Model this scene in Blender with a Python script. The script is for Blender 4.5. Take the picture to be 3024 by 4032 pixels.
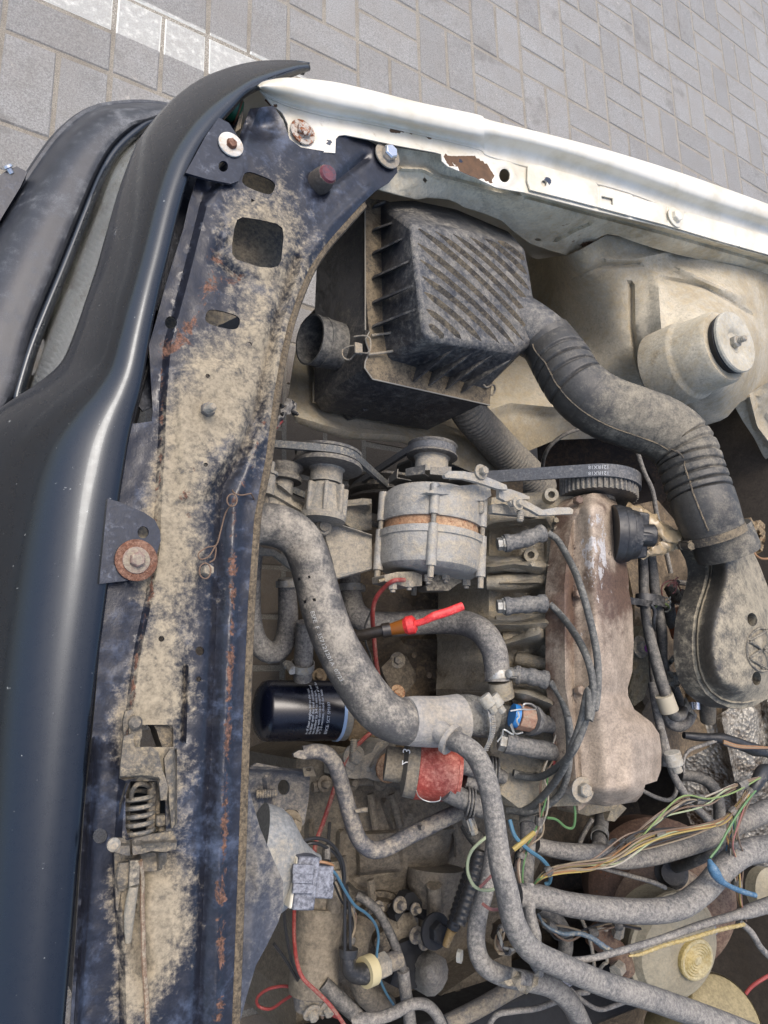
import bpy, bmesh, math, random
import numpy as np
from mathutils import Vector, Matrix, noise
from mathutils.geometry import delaunay_2d_cdt
random.seed(7)
V = Vector
for o in list(bpy.data.objects): bpy.data.objects.remove(o)
S = bpy.context.scene
COL = S.collection

# ---------------------------------------------------------------- camera
F = 2912.0                                   # focal length in photo pixels (26 mm equivalent)
RX = V((0.83577, -0.02045, 0.54869)); UX = V((-0.10201, 0.97613, 0.19175)); FX = V((0.53951, 0.21623, -0.81374))
CAM = V((0, 0, 1.40))
cd = bpy.data.cameras.new('camera'); cam = bpy.data.objects.new('camera', cd); COL.objects.link(cam)
cd.sensor_fit = 'VERTICAL'; cd.sensor_height = 36; cd.sensor_width = 27; cd.lens = 26.0
cd.clip_start = 0.01; cd.clip_end = 2000
M3 = Matrix((RX, UX, -FX)).transposed()
cam.matrix_world = Matrix.Translation(CAM) @ M3.to_4x4()
S.camera = cam
# ---------------------------------------------------------------- sky and sun
SUN_EL, SUN_AZ = math.radians(66), math.radians(118)     # azimuth measured from +X towards +Y
w = bpy.data.worlds.new('World'); S.world = w; w.use_nodes = True
nt = w.node_tree; nt.nodes.clear()
sky = nt.nodes.new('ShaderNodeTexSky'); sky.sky_type = 'NISHITA'; sky.sun_disc = False
sky.sun_elevation = SUN_EL; sky.sun_rotation = math.pi/2 - SUN_AZ
sky.air_density = 1.0; sky.dust_density = 4.2; sky.ozone_density = 1.0
bg = nt.nodes.new('ShaderNodeBackground'); bg.inputs[1].default_value = 0.15
wo = nt.nodes.new('ShaderNodeOutputWorld')
nt.links.new(sky.outputs[0], bg.inputs[0]); nt.links.new(bg.outputs[0], wo.inputs[0])
sl = bpy.data.lights.new('sun', 'SUN'); sl.energy = 0.6; sl.angle = math.radians(22); sl.color = (1, 0.96, 0.9)
so = bpy.data.objects.new('sun', sl); COL.objects.link(so)
sd = V((math.cos(SUN_EL)*math.cos(SUN_AZ), math.cos(SUN_EL)*math.sin(SUN_AZ), math.sin(SUN_EL)))
so.rotation_euler = sd.to_track_quat('Z', 'Y').to_euler(); so.location = sd*10
S.view_settings.view_transform = 'Standard'; S.view_settings.look = 'None'
S.view_settings.exposure = 1.0; S.view_settings.gamma = 1
S.render.engine = 'CYCLES'; S.cycles.max_bounces = 6; S.cycles.diffuse_bounces = 3; S.cycles.glossy_bounces = 3; S.cycles.transmission_bounces = 4; S.cycles.caustics_reflective = False; S.cycles.caustics_refractive = False; S.render.resolution_x = 768; S.render.resolution_y = 1024

# ---------------------------------------------------------------- pixel -> place on a height
def W(x, y, z):
    d = FX + RX*((x-1512)/F) + UX*((2016-y)/F)
    return CAM + d*((z-CAM.z)/d.z)
def depth(p): return (p-CAM).dot(FX)
class Crop:
    def __init__(s, x, y, w, ow=1659): s.x, s.y, s.s = x, y, w/ow
    def __call__(s, x, y, z): return W(s.x+x*s.s, s.y+y*s.s, z)
    def m(s, p, d): return d*s.s*depth(p)/F        # metres spanned by d pixels at p
D = Crop(0, 0, 3024)
K1 = Crop(0, 0, 1200); K2 = Crop(800, 200, 1200); K3 = Crop(1824, 400, 1200); K4 = Crop(0, 900, 1100)
K5 = Crop(1000, 700, 1200); K6 = Crop(1824, 1100, 1200); K7 = Crop(900, 1700, 1100); K8 = Crop(1700, 1800, 1100)
B1 = Crop(0, 1900, 1100); B2 = Crop(0, 2900, 1100); B3 = Crop(900, 2500, 1100); B4 = Crop(900, 3200, 1100)
B5 = Crop(1800, 2600, 1224); B6 = Crop(1800, 3200, 1224); B7 = Crop(2400, 2000, 624, 1534); B8 = Crop(1200, 0, 1824)
AX = V((0.108, 0.994, 0)).normalized()             # the engine's crankshaft direction
AN = V((0.994, -0.108, 0)).normalized()            # across the engine
UP = V((0, 0, 1))

# ---------------------------------------------------------------- objects
ORG = {}
def tag(o, label=None, cat=None, group=None, kind=None):
    if label: o['label'] = label
    if cat: o['category'] = cat
    if group: o['group'] = group
    if kind: o['kind'] = kind
    return o
def thing(name, label, cat, loc, group=None):
    o = bpy.data.objects.new(name, None); COL.objects.link(o); o.location = loc
    o.empty_display_size = .02
    ORG[o.name] = V(loc); return tag(o, label, cat, group)
def mesh_obj(name, vs, fs, mat, parent=None, sharp=35, smooth=True, bev=0, solid=0, attrs=None, sub=0):
    if parent is not None: org = ORG[parent.name]
    else:
        lo = [min(v[i] for v in vs) for i in range(3)]; hi = [max(v[i] for v in vs) for i in range(3)]
        org = V(((lo[0]+hi[0])/2, (lo[1]+hi[1])/2, lo[2]))
    me = bpy.data.meshes.new(name); me.from_pydata([V(v)-org for v in vs], [], fs); me.update()
    if attrs:
        for k, vals in attrs.items():
            a = me.attributes.new(k, 'FLOAT', 'POINT'); a.data.foreach_set('value', vals)
    o = bpy.data.objects.new(name, me); COL.objects.link(o); ORG[o.name] = org
    me.materials.append(mat)
    if smooth:
        me.polygons.foreach_set('use_smooth', [True]*len(me.polygons))
        if sharp: me.set_sharp_from_angle(angle=math.radians(sharp))
    if parent is not None: o.parent = parent
    else: o.location = org
    if solid:
        md = o.modifiers.new('t', 'SOLIDIFY'); md.thickness = solid; md.offset = -1; md.use_even_offset = False
    if sub:
        md = o.modifiers.new('s', 'SUBSURF'); md.levels = sub; md.render_levels = sub
    if bev:
        md = o.modifiers.new('b', 'BEVEL'); md.width = bev; md.segments = 2; md.limit_method = 'ANGLE'; md.angle_limit = math.radians(35)
    return o
def frame(d, up=UP):
    d = V(d).normalized(); a = up.cross(d)
    if a.length < 1e-4: a = V((1, 0, 0)).cross(d)
    a.normalize(); return a, d.cross(a).normalized(), d
class MB:
    """collects shapes into one mesh"""
    def __init__(s): s.v = []; s.f = []
    def add(s, vs, fs):
        n = len(s.v); s.v += [V(v) for v in vs]; s.f += [tuple(i+n for i in f) for f in fs]; return s
    def lathe(s, prof, o, ax, n=32, up=UP, sx=1, sy=1, cap=True):
        """prof: (t along axis, radius)"""
        a, b, d = frame(ax, up); vs = []; fs = []; o = V(o)
        for t, r in prof:
            for k in range(n):
                q = 2*math.pi*k/n; vs.append(o+d*t+a*(r*sx*math.cos(q))+b*(r*sy*math.sin(q)))
        m = len(prof)
        for i in range(m-1):
            for k in range(n): fs.append((i*n+k, i*n+(k+1) % n, (i+1)*n+(k+1) % n, (i+1)*n+k))
        if cap and prof[0][1] > 1e-6: fs.append(tuple(range(n-1, -1, -1)))
        if cap and prof[-1][1] > 1e-6: fs.append(tuple((m-1)*n+k for k in range(n)))
        return s.add(vs, fs)
    def box(s, c, x, y, z, dx, dy, dz, taper=1):
        c = V(c); vs = []
        for k in (-1, 1):
            t = taper if k > 0 else 1
            for i, j in ((-1, -1), (1, -1), (1, 1), (-1, 1)): vs.append(c+x*(i*dx/2*t)+y*(j*dy/2*t)+z*(k*dz/2))
        return s.add(vs, [(3, 2, 1, 0), (4, 5, 6, 7), (0, 1, 5, 4), (1, 2, 6, 5), (2, 3, 7, 6), (3, 0, 4, 7)])
    def hexh(s, o, ax, r, h, n=6):
        return s.lathe([(0, r), (h*.8, r), (h, r*.82)], o, ax, n)
    def bolt(s, o, ax, r, h, washer=True):
        """hex head with a washer, base at o"""
        o = V(o); ax = V(ax).normalized()
        if washer: s.lathe([(0, r*1.75), (h*.3, r*1.75), (h*.32, r*1.6)], o, ax, 20)
        return s.hexh(o+ax*(h*.3 if washer else 0), ax, r, h)
    def stud(s, o, ax, r, h):
        pr = []; k = max(3, int(h/(r*.5)))
        for i in range(k*2+1): pr.append((h*i/(k*2), r*(1 if i % 2 else .86)))
        pr.append((h+r*.3, r*.6)); return s.lathe(pr, o, ax, 12)
    def tube(s, pts, rad, n=12, caps=True, flat=1):
        """pts: world points, rad: number or list"""
        m = len(pts); fs = []; vs = []
        if not isinstance(rad, (list, tuple)): rad = [rad]*m
        ta = []
        for i in range(m):
            t = pts[min(i+1, m-1)]-pts[max(i-1, 0)]; ta.append(t.normalized() if t.length > 1e-9 else (ta[-1] if ta else V((1, 0, 0))))
        a, b, _ = frame(ta[0], UP if abs(ta[0].z) < .9 else V((0, 1, 0)))
        for i in range(m):
            t = ta[i]; a = (a-t*a.dot(t)); a.normalize(); b = t.cross(a)
            for k in range(n):
                q = 2*math.pi*k/n; vs.append(pts[i]+a*(rad[i]*math.cos(q))+b*(rad[i]*flat*math.sin(q)))
        for i in range(m-1):
            for k in range(n): fs.append((i*n+k, i*n+(k+1) % n, (i+1)*n+(k+1) % n, (i+1)*n+k))
        if caps: fs += [tuple(range(n-1, -1, -1)), tuple((m-1)*n+k for k in range(n))]
        return s.add(vs, fs)
    def build(s, name, mat, parent=None, **k): return mesh_obj(name, s.v, s.f, mat, parent, **k)
def cat(P, n, closed=False):
    """Catmull-Rom through P (vectors or tuples), n samples per span"""
    P = [V(p) for p in P]; m = len(P); out = []
    if m < 2: return P
    for i in range(m if closed else m-1):
        if closed: p0, p1, p2, p3 = P[i-1], P[i], P[(i+1) % m], P[(i+2) % m]
        else: p1, p2 = P[i], P[i+1]; p0 = P[i-1] if i else p1*2-p2; p3 = P[i+2] if i+2 < m else p2*2-p1
        for k in range(n):
            t = k/n; out.append(.5*((2*p1)+(p2-p0)*t+(2*p0-5*p1+4*p2-p3)*t*t+(3*p1-p0-3*p2+p3)*t**3))
    if not closed: out.append(P[-1].copy())
    return out
def resample(P, n):
    """n points evenly spaced along polyline P"""
    L = [0]
    for a, b in zip(P, P[1:]): L.append(L[-1]+(b-a).length)
    out = []; j = 0
    for i in range(n):
        t = L[-1]*i/(n-1)
        while j < len(P)-2 and L[j+1] < t: j += 1
        q = (t-L[j])/max(1e-9, L[j+1]-L[j]); out.append(P[j].lerp(P[j+1], min(1, q)))
    return out
def path(K, pts, n=8):
    """pts (x,y,z[,d]) -> smooth world points and radii"""
    d = None; Q = []
    for p in pts:
        w = K[0](*p[:3]) if isinstance(K, tuple) else K(*p[:3])
        if len(p) > 3: d = p[3]
        Q.append(V((*w, K.m(w, d)/2 if d else 0)))
    C = cat(Q, n); return [V(c[:3]) for c in C], [max(1e-4, c[3]) for c in C]
def hose(name, K, pts, mat, parent=None, n=14, seg=8, rib=None, hollow=False, wob=0, even=0, **k):
    """tube along a path of (x,y,z,diameter px); rib = (pitch m, depth fraction)"""
    P, R = path(K, pts, seg)
    if rib or even:
        L = sum((b-a).length for a, b in zip(P, P[1:])); m = max(8, int(L/(rib[0]/8 if rib else even)))
        Q = resample([V((*p, r)) for p, r in zip(P, R)], m) if False else None
        Ls = [0]
        for a, b in zip(P, P[1:]): Ls.append(Ls[-1]+(b-a).length)
        NP, NR = [], []; j = 0
        for i in range(m):
            t = L*i/(m-1)
            while j < len(P)-2 and Ls[j+1] < t: j += 1
            q = min(1, (t-Ls[j])/max(1e-9, Ls[j+1]-Ls[j]))
            NP.append(P[j].lerp(P[j+1], q)); r = R[j]*(1-q)+R[j+1]*q
            if rib: r *= 1-rib[1]*(.5+.5*math.cos(2*math.pi*t/rib[0]))
            NR.append(r)
        P, R = NP, NR
    if wob: R = [r*(1+wob*noise.noise(p*40)) for p, r in zip(P, R)]
    mb = MB().tube(P, R, n); return mb.build(name, mat, parent, **k)
def loft(sections, name, mat, parent=None, nu=5, nv=4, solid=0, flip=False, attrs=None, **k):
    """smooth surface through cross-sections of equal point count"""
    rows = [cat(s, nv) for s in sections]; m = len(rows[0])
    cols = [cat([r[j] for r in rows], nu) for j in range(m)]
    nrow = len(cols[0]); vs = [cols[j][i] for i in range(nrow) for j in range(m)]
    fs = []
    for i in range(nrow-1):
        for j in range(m-1):
            f = (i*m+j, i*m+j+1, (i+1)*m+j+1, (i+1)*m+j); fs.append(f[::-1] if flip else f)
    at = None
    if attrs: at = {kk: [fn(i/(nrow-1), j/(m-1)) for i in range(nrow) for j in range(m)] for kk, fn in attrs.items()}
    return mesh_obj(name, vs, fs, mat, parent, solid=solid, attrs=at, **k)
def seg_d(x, y, a, b):
    dx, dy = b[0]-a[0], b[1]-a[1]; l = dx*dx+dy*dy
    t = max(0, min(1, ((x-a[0])*dx+(y-a[1])*dy)/l)) if l else 0
    return math.hypot(x-a[0]-t*dx, y-a[1]-t*dy)
def poly_d(x, y, P): return min(seg_d(x, y, a, b) for a, b in zip(P, P[1:]))
def sstep(a, b, x):
    t = max(0, min(1, (x-a)/(b-a))); return t*t*(3-2*t)
def field(ctrl, p=0, reg=1e-3):
    """smooth thin-plate surface through (x,y,value)"""
    C = np.array(ctrl, float); sc = max(np.ptp(C[:, 0]), np.ptp(C[:, 1]), 1.); m0 = C[:, :2].mean(0); Q = (C[:, :2]-m0)/sc; n = len(Q)
    def U(r2): return np.where(r2 > 1e-12, r2*np.log(r2+1e-20), 0.)
    A = np.zeros((n+3, n+3)); d = Q[:, None]-Q[None]; A[:n, :n] = U((d**2).sum(2))+np.eye(n)*reg
    A[:n, n] = 1; A[:n, n+1:] = Q; A[n, :n] = 1; A[n+1:, :n] = Q.T
    w = np.linalg.solve(A, np.r_[C[:, 2], 0, 0, 0]); lo, hi = C[:, 2].min(), C[:, 2].max(); mg = (hi-lo)*.12
    def f(x, y):
        q = (np.array((x, y))-m0)/sc; v = float(U(((Q-q)**2).sum(1))@w[:n]+w[n]+w[n+1]*q[0]+w[n+2]*q[1])
        return min(hi+mg, max(lo-mg, v))
    return f
def inside(x, y, P):
    c = False; j = len(P)-1
    for i in range(len(P)):
        if (P[i][1] > y) != (P[j][1] > y) and x < (P[j][0]-P[i][0])*(y-P[i][1])/(P[j][1]-P[i][1])+P[i][0]: c = not c
        j = i
    return c
def ell(cx, cy, rx, ry, rot=0, n=16, sq=2):
    o = []; c, s = math.cos(math.radians(rot)), math.sin(math.radians(rot))
    for i in range(n):
        q = 2*math.pi*i/n; a = math.copysign(abs(math.cos(q))**(2/sq), math.cos(q))*rx; b = math.copysign(abs(math.sin(q))**(2/sq), math.sin(q))*ry
        o.append((cx+a*c-b*s, cy+a*s+b*c))
    return o
def panel(name, K, outline, mat, parent=None, holes=(), z=.7, step=16, thick=.0015, skirt=0, feats=(), attrs=None, smooth_out=0, rough=0, **k):
    """pressed sheet: outline and holes in crop pixels, height z(x,y); feats = list of
    ('ridge', pts, width, dz) | ('bump', x, y, rx, ry, dz) | ('plat', poly, edge, dz)"""
    zf0 = z if callable(z) else (lambda x, y: z)
    def zf(x, y):
        h = zf0(x, y)
        for ft in feats:
            if ft[0] == 'ridge': h += ft[3]*math.exp(-(poly_d(x, y, ft[1])/ft[2])**2)
            elif ft[0] == 'bump': h += ft[5]*math.exp(-(((x-ft[1])/ft[3])**2+((y-ft[2])/ft[4])**2))
            elif ft[0] == 'plat':
                d = poly_d(x, y, list(ft[1])+[ft[1][0]]); d = d if inside(x, y, ft[1]) else -d
                h += ft[3]*sstep(-ft[2], ft[2], d)
            elif ft[0] == 'hole_lip':
                d = math.hypot((x-ft[1])/ft[3], (y-ft[2])/ft[4]); h += ft[5]*math.exp(-((d-1)/.35)**2)
        if rough: h += rough*noise.fractal(V((x*.02, y*.02, 3.1)), 1, 2, 3)
        return h
    out = [tuple(p[:2]) for p in (cat([V((a[0], a[1], 0)) for a in outline], smooth_out, True) if smooth_out else outline)]
    loops = [out]+[list(h) for h in holes]
    pts = []; eds = []
    for L in loops:
        # subdivide long edges
        M = []
        for a, b in zip(L, L[1:]+L[:1]):
            n = max(1, int(math.hypot(b[0]-a[0], b[1]-a[1])/(step*1.2)))
            M += [(a[0]+(b[0]-a[0])*i/n, a[1]+(b[1]-a[1])*i/n) for i in range(n)]
        s0 = len(pts); pts += M; eds += [(s0+i, s0+(i+1) % len(M)) for i in range(len(M))]
    allb = [loops[0]]+loops[1:]
    xs = [p[0] for p in out]; ys = [p[1] for p in out]
    y = min(ys); r = 0
    bnd = list(pts); cell = {}
    for p in bnd: cell.setdefault((int(p[0]//step), int(p[1]//step)), []).append(p)
    for ft in feats:
        if ft[0] not in ('plat', 'ridge'): continue
        Lp = [V((a, b, 0)) for a, b in ft[1]]
        if ft[0] == 'plat': Lp.append(Lp[0]); offs = (-1, 0, 1)
        else: offs = (-1.3, -.6, 0, .6, 1.3)
        tot = sum((b-a).length for a, b in zip(Lp, Lp[1:])); Q = resample(Lp, max(3, int(tot/(step*.8)))+1)
        for of in offs:
            last = None
            for i, q in enumerate(Q):
                t = Q[min(i+1, len(Q)-1)]-Q[max(i-1, 0)]; nn = V((-t.y, t.x, 0)).normalized()
                a = q+nn*(of*ft[2]); ci, cj = int(a.x//step), int(a.y//step)
                if not inside(a.x, a.y, out) or any(inside(a.x, a.y, h) for h in loops[1:]): last = None; continue
                if any(math.hypot(p[0]-a.x, p[1]-a.y) < min(step*.45, ft[2]*.4) for i2 in (-1, 0, 1) for j2 in (-1, 0, 1) for p in cell.get((ci+i2, cj+j2), ())): last = None; continue
                if last is not None: eds.append((last, len(pts)))
                last = len(pts); pts.append((a.x, a.y)); cell.setdefault((ci, cj), []).append((a.x, a.y))
    while y < max(ys):
        x = min(xs)+(step/2 if r % 2 else 0)
        while x < max(xs):
            if inside(x, y, out) and not any(inside(x, y, h) for h in loops[1:]):
                ci, cj = int(x//step), int(y//step); ok = True
                for i in (-1, 0, 1):
                    for j in (-1, 0, 1):
                        for p in cell.get((ci+i, cj+j), ()):
                            if math.hypot(p[0]-x, p[1]-y) < step*.5: ok = False
                if ok: pts.append((x, y))
            x += step
        y += step*.87; r += 1
    cdt = delaunay_2d_cdt([V(p) for p in pts], eds, [], 1, 1e-4)
    vv = cdt[0]; fs = []
    for f in cdt[2]:
        cx = sum(vv[i][0] for i in f)/len(f); cy = sum(vv[i][1] for i in f)/len(f)
        if inside(cx, cy, out) and not any(inside(cx, cy, h) for h in loops[1:]): fs.append(f)
    vs = [K(p[0], p[1], zf(p[0], p[1])) for p in vv]
    fs = [tuple(f) for f in fs]
    # face the camera
    a, b, c = (vs[i] for i in fs[0][:3])
    if (b-a).cross(c-a).dot(CAM-a) < 0: fs = [f[::-1] for f in fs]
    at = {kk: [fn(p[0], p[1]) for p in vv] for kk, fn in attrs.items()} if attrs else None
    if not skirt: skirt = thick
    if skirt:
        cnt = {}
        for f in fs:
            for i in range(len(f)):
                e = (f[i], f[(i+1) % len(f)]); cnt[e] = cnt.get(e, 0)+1
        be = [e for e in cnt if (e[1], e[0]) not in cnt]; n0 = len(vs); mp = {}
        for e in be:
            for i in e:
                if i not in mp: mp[i] = len(vs); vs.append(vs[i]-UP*skirt)
        fs += [(e[1], e[0], mp[e[0]], mp[e[1]]) for e in be]
        if at:
            for kk in at: at[kk] += [0.0]*(len(vs)-len(at[kk]))
    return mesh_obj(name, vs, fs, mat, parent, solid=0 if skirt else thick, attrs=at, **k)

def lettering(name, body, size, fn, mat, parent, align='CENTER', thick=0, line=1.0):
    """flat print: glyph mesh mapped by fn(x, y) -> world point"""
    cu = bpy.data.curves.new(name, 'FONT'); cu.body = body; cu.size = size; cu.align_x = align; cu.align_y = 'CENTER'; cu.space_line = line; cu.resolution_u = 2
    t = bpy.data.objects.new('tmp', cu); COL.objects.link(t); bpy.context.view_layer.update()
    me = t.to_mesh(); vs = [v.co.copy() for v in me.vertices]; fs = [tuple(p.vertices) for p in me.polygons]
    t.to_mesh_clear(); bpy.data.objects.remove(t); bpy.data.curves.remove(cu)
    return mesh_obj(name, [fn(v.x, v.y) for v in vs], fs, mat, parent, smooth=False, solid=thick)

# ---------------------------------------------------------------- materials
def lin(r, g, b): return tuple(((c/255+.055)/1.055)**2.4 if c > 10 else c/255/12.92 for c in (r, g, b))+(1,)
class NG:
    def __init__(s, name):
        s.m = bpy.data.materials.new(name); s.m.use_nodes = True; s.t = s.m.node_tree; s.t.nodes.clear()
        s.out = s.t.nodes.new('ShaderNodeOutputMaterial'); s.b = s.t.nodes.new('ShaderNodeBsdfPrincipled')
        s.t.links.new(s.b.outputs[0], s.out.inputs[0])
    def n(s, ty, **kw):
        d = s.t.nodes.new('ShaderNode'+ty)
        for k, v in kw.items(): setattr(d, k, v)
        return d
    def l(s, a, b): s.t.links.new(a, b)
    def val(s, i, v):
        if hasattr(v, 'links') or hasattr(v, 'is_linked'): s.l(v, i)
        else: i.default_value = v
    def co(s, kind='Object', sc=(1, 1, 1), rot=(0, 0, 0)):
        tc = s.n('TexCoord'); mp = s.n('Mapping'); mp.inputs['Scale'].default_value = sc; mp.inputs['Rotation'].default_value = rot
        s.l(tc.outputs[kind], mp.inputs[0]); return mp.outputs[0]
    def noise(s, sc, det=5, rough=.6, co=None, w=0, dist=0):
        d = s.n('TexNoise'); d.inputs['Scale'].default_value = sc; d.inputs['Detail'].default_value = min(det, 5)
        d.inputs['Roughness'].default_value = rough; d.inputs['Distortion'].default_value = dist
        v = s.n('VectorMath', operation='ADD'); s.l(co if co is not None else s.co(), v.inputs[0]); v.inputs[1].default_value = (w*.37, w*.73, w*.19)
        s.l(v.outputs[0], d.inputs['Vector']); return d.outputs[0]
    def vor(s, sc, co=None, feat='F1', out=0):
        d = s.n('TexVoronoi', feature=feat); d.inputs['Scale'].default_value = sc; s.l(co if co is not None else s.co(), d.inputs['Vector']); return d.outputs[out]
    def ramp(s, x, a, b, lo=0., hi=1.):
        d = s.n('MapRange', interpolation_type='SMOOTHSTEP'); s.val(d.inputs[0], x)
        for i, v in zip((1, 2, 3, 4), (a, b, lo, hi)): s.val(d.inputs[i], v)
        return d.outputs[0]
    def math(s, op, a, b=0., c=0.):
        d = s.n('Math', operation=op); s.val(d.inputs[0], a); s.val(d.inputs[1], b)
        if len(d.inputs) > 2: s.val(d.inputs[2], c)
        return d.outputs[0]
    def mix(s, f, a, b):
        d = s.n('Mix', data_type='RGBA'); s.val(d.inputs[0], f); s.val(d.inputs[6], a); s.val(d.inputs[7], b); return d.outputs[2]
    def attr(s, name):
        d = s.n('Attribute'); d.attribute_name = name; return d.outputs['Fac']
    def up(s):
        g = s.n('NewGeometry'); x = s.n('SeparateXYZ'); s.l(g.outputs['Normal'], x.inputs[0]); return x.outputs[2]
    def bump(s, h, st, dist=.002):
        d = s.n('Bump'); d.inputs['Strength'].default_value = st; d.inputs['Distance'].default_value = dist; s.val(d.inputs['Height'], h)
        s.l(d.outputs[0], s.b.inputs['Normal']); return d
    def fin(s, col, rough, metal=0., spec=.5):
        s.val(s.b.inputs['Base Color'], col); s.val(s.b.inputs['Roughness'], rough); s.val(s.b.inputs['Metallic'], metal)
        s.b.inputs['Specular IOR Level'].default_value = spec; return s.m
TAN = lin(158, 144, 120); DUST = lin(140, 131, 113); RUST = lin(128, 78, 48); OIL = lin(38, 30, 22); CHIP = lin(190, 195, 200)
MATS = {}
def grime(name, base, rough=.5, metal=0., dust=.45, dustc=DUST, up=.35, sc=22, rust=0., rustc=RUST, oil=0., oilc=OIL,
          chip=0., chipc=CHIP, var=.25, bmp=.25, bsc=180, spec=.5, soft=.2, fine=.8, amp=.8, film=.18, lump=0., w=None):
    """painted / rubber / cast surface under settled dust, with rust, oil and chips"""
    if name in MATS: return MATS[name]
    g = NG(name); w = w if w is not None else random.random()*50; co = g.co()
    n1 = g.noise(sc, 5, .68, co, w, .4); n2 = g.noise(sc*6, 5, .7, co, w+9); n3 = g.noise(max(bsc, 260), 4, .7, co, w+4)
    b2 = tuple(min(1, c*(1+var)) for c in base[:3])+(1,); b1 = tuple(c*(1-var) for c in base[:3])+(1,)
    col = g.mix(n2, b1, b2)
    r = (rough,)*3+(1,)
    if oil:
        no = g.noise(sc*.8, 5, .72, co, w+21, .8); no = g.math('ADD', no, g.math('MULTIPLY', g.math('SUBTRACT', n2, .5), .5))
        fo = g.ramp(no, 1-oil-.16, 1-oil+.14); col = g.mix(fo, col, oilc); r = g.mix(fo, r, (.38,)*3+(1,))
    # settled dust: broad patches, fine speckle, faces that look up, and the amount laid on by hand
    k = g.math('MULTIPLY_ADD', g.math('SUBTRACT', n1, .5), amp, .5)
    k = g.math('MULTIPLY_ADD', g.math('SUBTRACT', n2, .5), fine, k)
    k = g.math('MULTIPLY_ADD', g.math('SUBTRACT', n3, .5), .45, k)
    k = g.math('MULTIPLY_ADD', g.math('SUBTRACT', g.up(), .5), up, k)
    k = g.math('ADD', k, g.attr('dirt'))
    fd = g.ramp(k, 1-dust-soft, 1-dust+soft, film, 1.)
    dc = g.mix(n2, tuple(c*.70 for c in dustc[:3])+(1,), tuple(min(1, c*1.22) for c in dustc[:3])+(1,))
    col = g.mix(fd, col, dc); rr = g.mix(fd, r, (.93,)*3+(1,))
    mm = g.mix(fd, (metal,)*3+(1,), (0, 0, 0, 1)) if metal else 0.
    if rust:
        nr = g.math('ADD', g.noise(sc*2.2, 5, .8, co, w+55, .6), g.attr('rust'))
        fr = g.ramp(nr, 1-rust-.03, 1-rust+.05); rc2 = tuple(c*.4 for c in rustc[:3])+(1,)
        col = g.mix(fr, col, g.mix(g.ramp(n3, .3, .7), rc2, tuple(min(1, c*1.3) for c in rustc[:3])+(1,))); rr = g.mix(fr, rr, (.95,)*3+(1,))
    if chip:
        nc = g.noise(sc*4.1, 5, .75, co, w+77); fc = g.ramp(nc, 1-chip-.02, 1-chip+.02); col = g.mix(fc, col, chipc)
    # fine grain of the dirt itself
    sp = g.n('HueSaturation'); g.l(col, sp.inputs['Color']); g.l(g.ramp(g.math('MULTIPLY_ADD', n3, .6, g.math('MULTIPLY', n2, .4)), .32, .68, .72, 1.27), sp.inputs['Value']); col = sp.outputs[0]
    h = g.math('MULTIPLY_ADD', n3, .5, g.math('MULTIPLY_ADD', n2, .7, g.math('MULTIPLY', fd, .5)))
    if lump: h = g.math('MULTIPLY_ADD', n1, lump*8, h)
    g.bump(h, bmp, .0014)
    MATS[name] = g.fin(col, rr, mm, spec); return MATS[name]
def plain(name, base, rough=.5, metal=0., spec=.5, var=.12, sc=60, bmp=.08):
    if name in MATS: return MATS[name]
    g = NG(name); co = g.co(); n = g.noise(sc, 6, .65, co, random.random()*20)
    col = g.mix(n, tuple(c*(1-var) for c in base[:3])+(1,), tuple(min(1, c*(1+var)) for c in base[:3])+(1,))
    g.bump(n, bmp, .001); MATS[name] = g.fin(col, g.ramp(n, .2, .8, rough*.85, min(1, rough*1.2)), metal, spec); return MATS[name]
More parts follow.
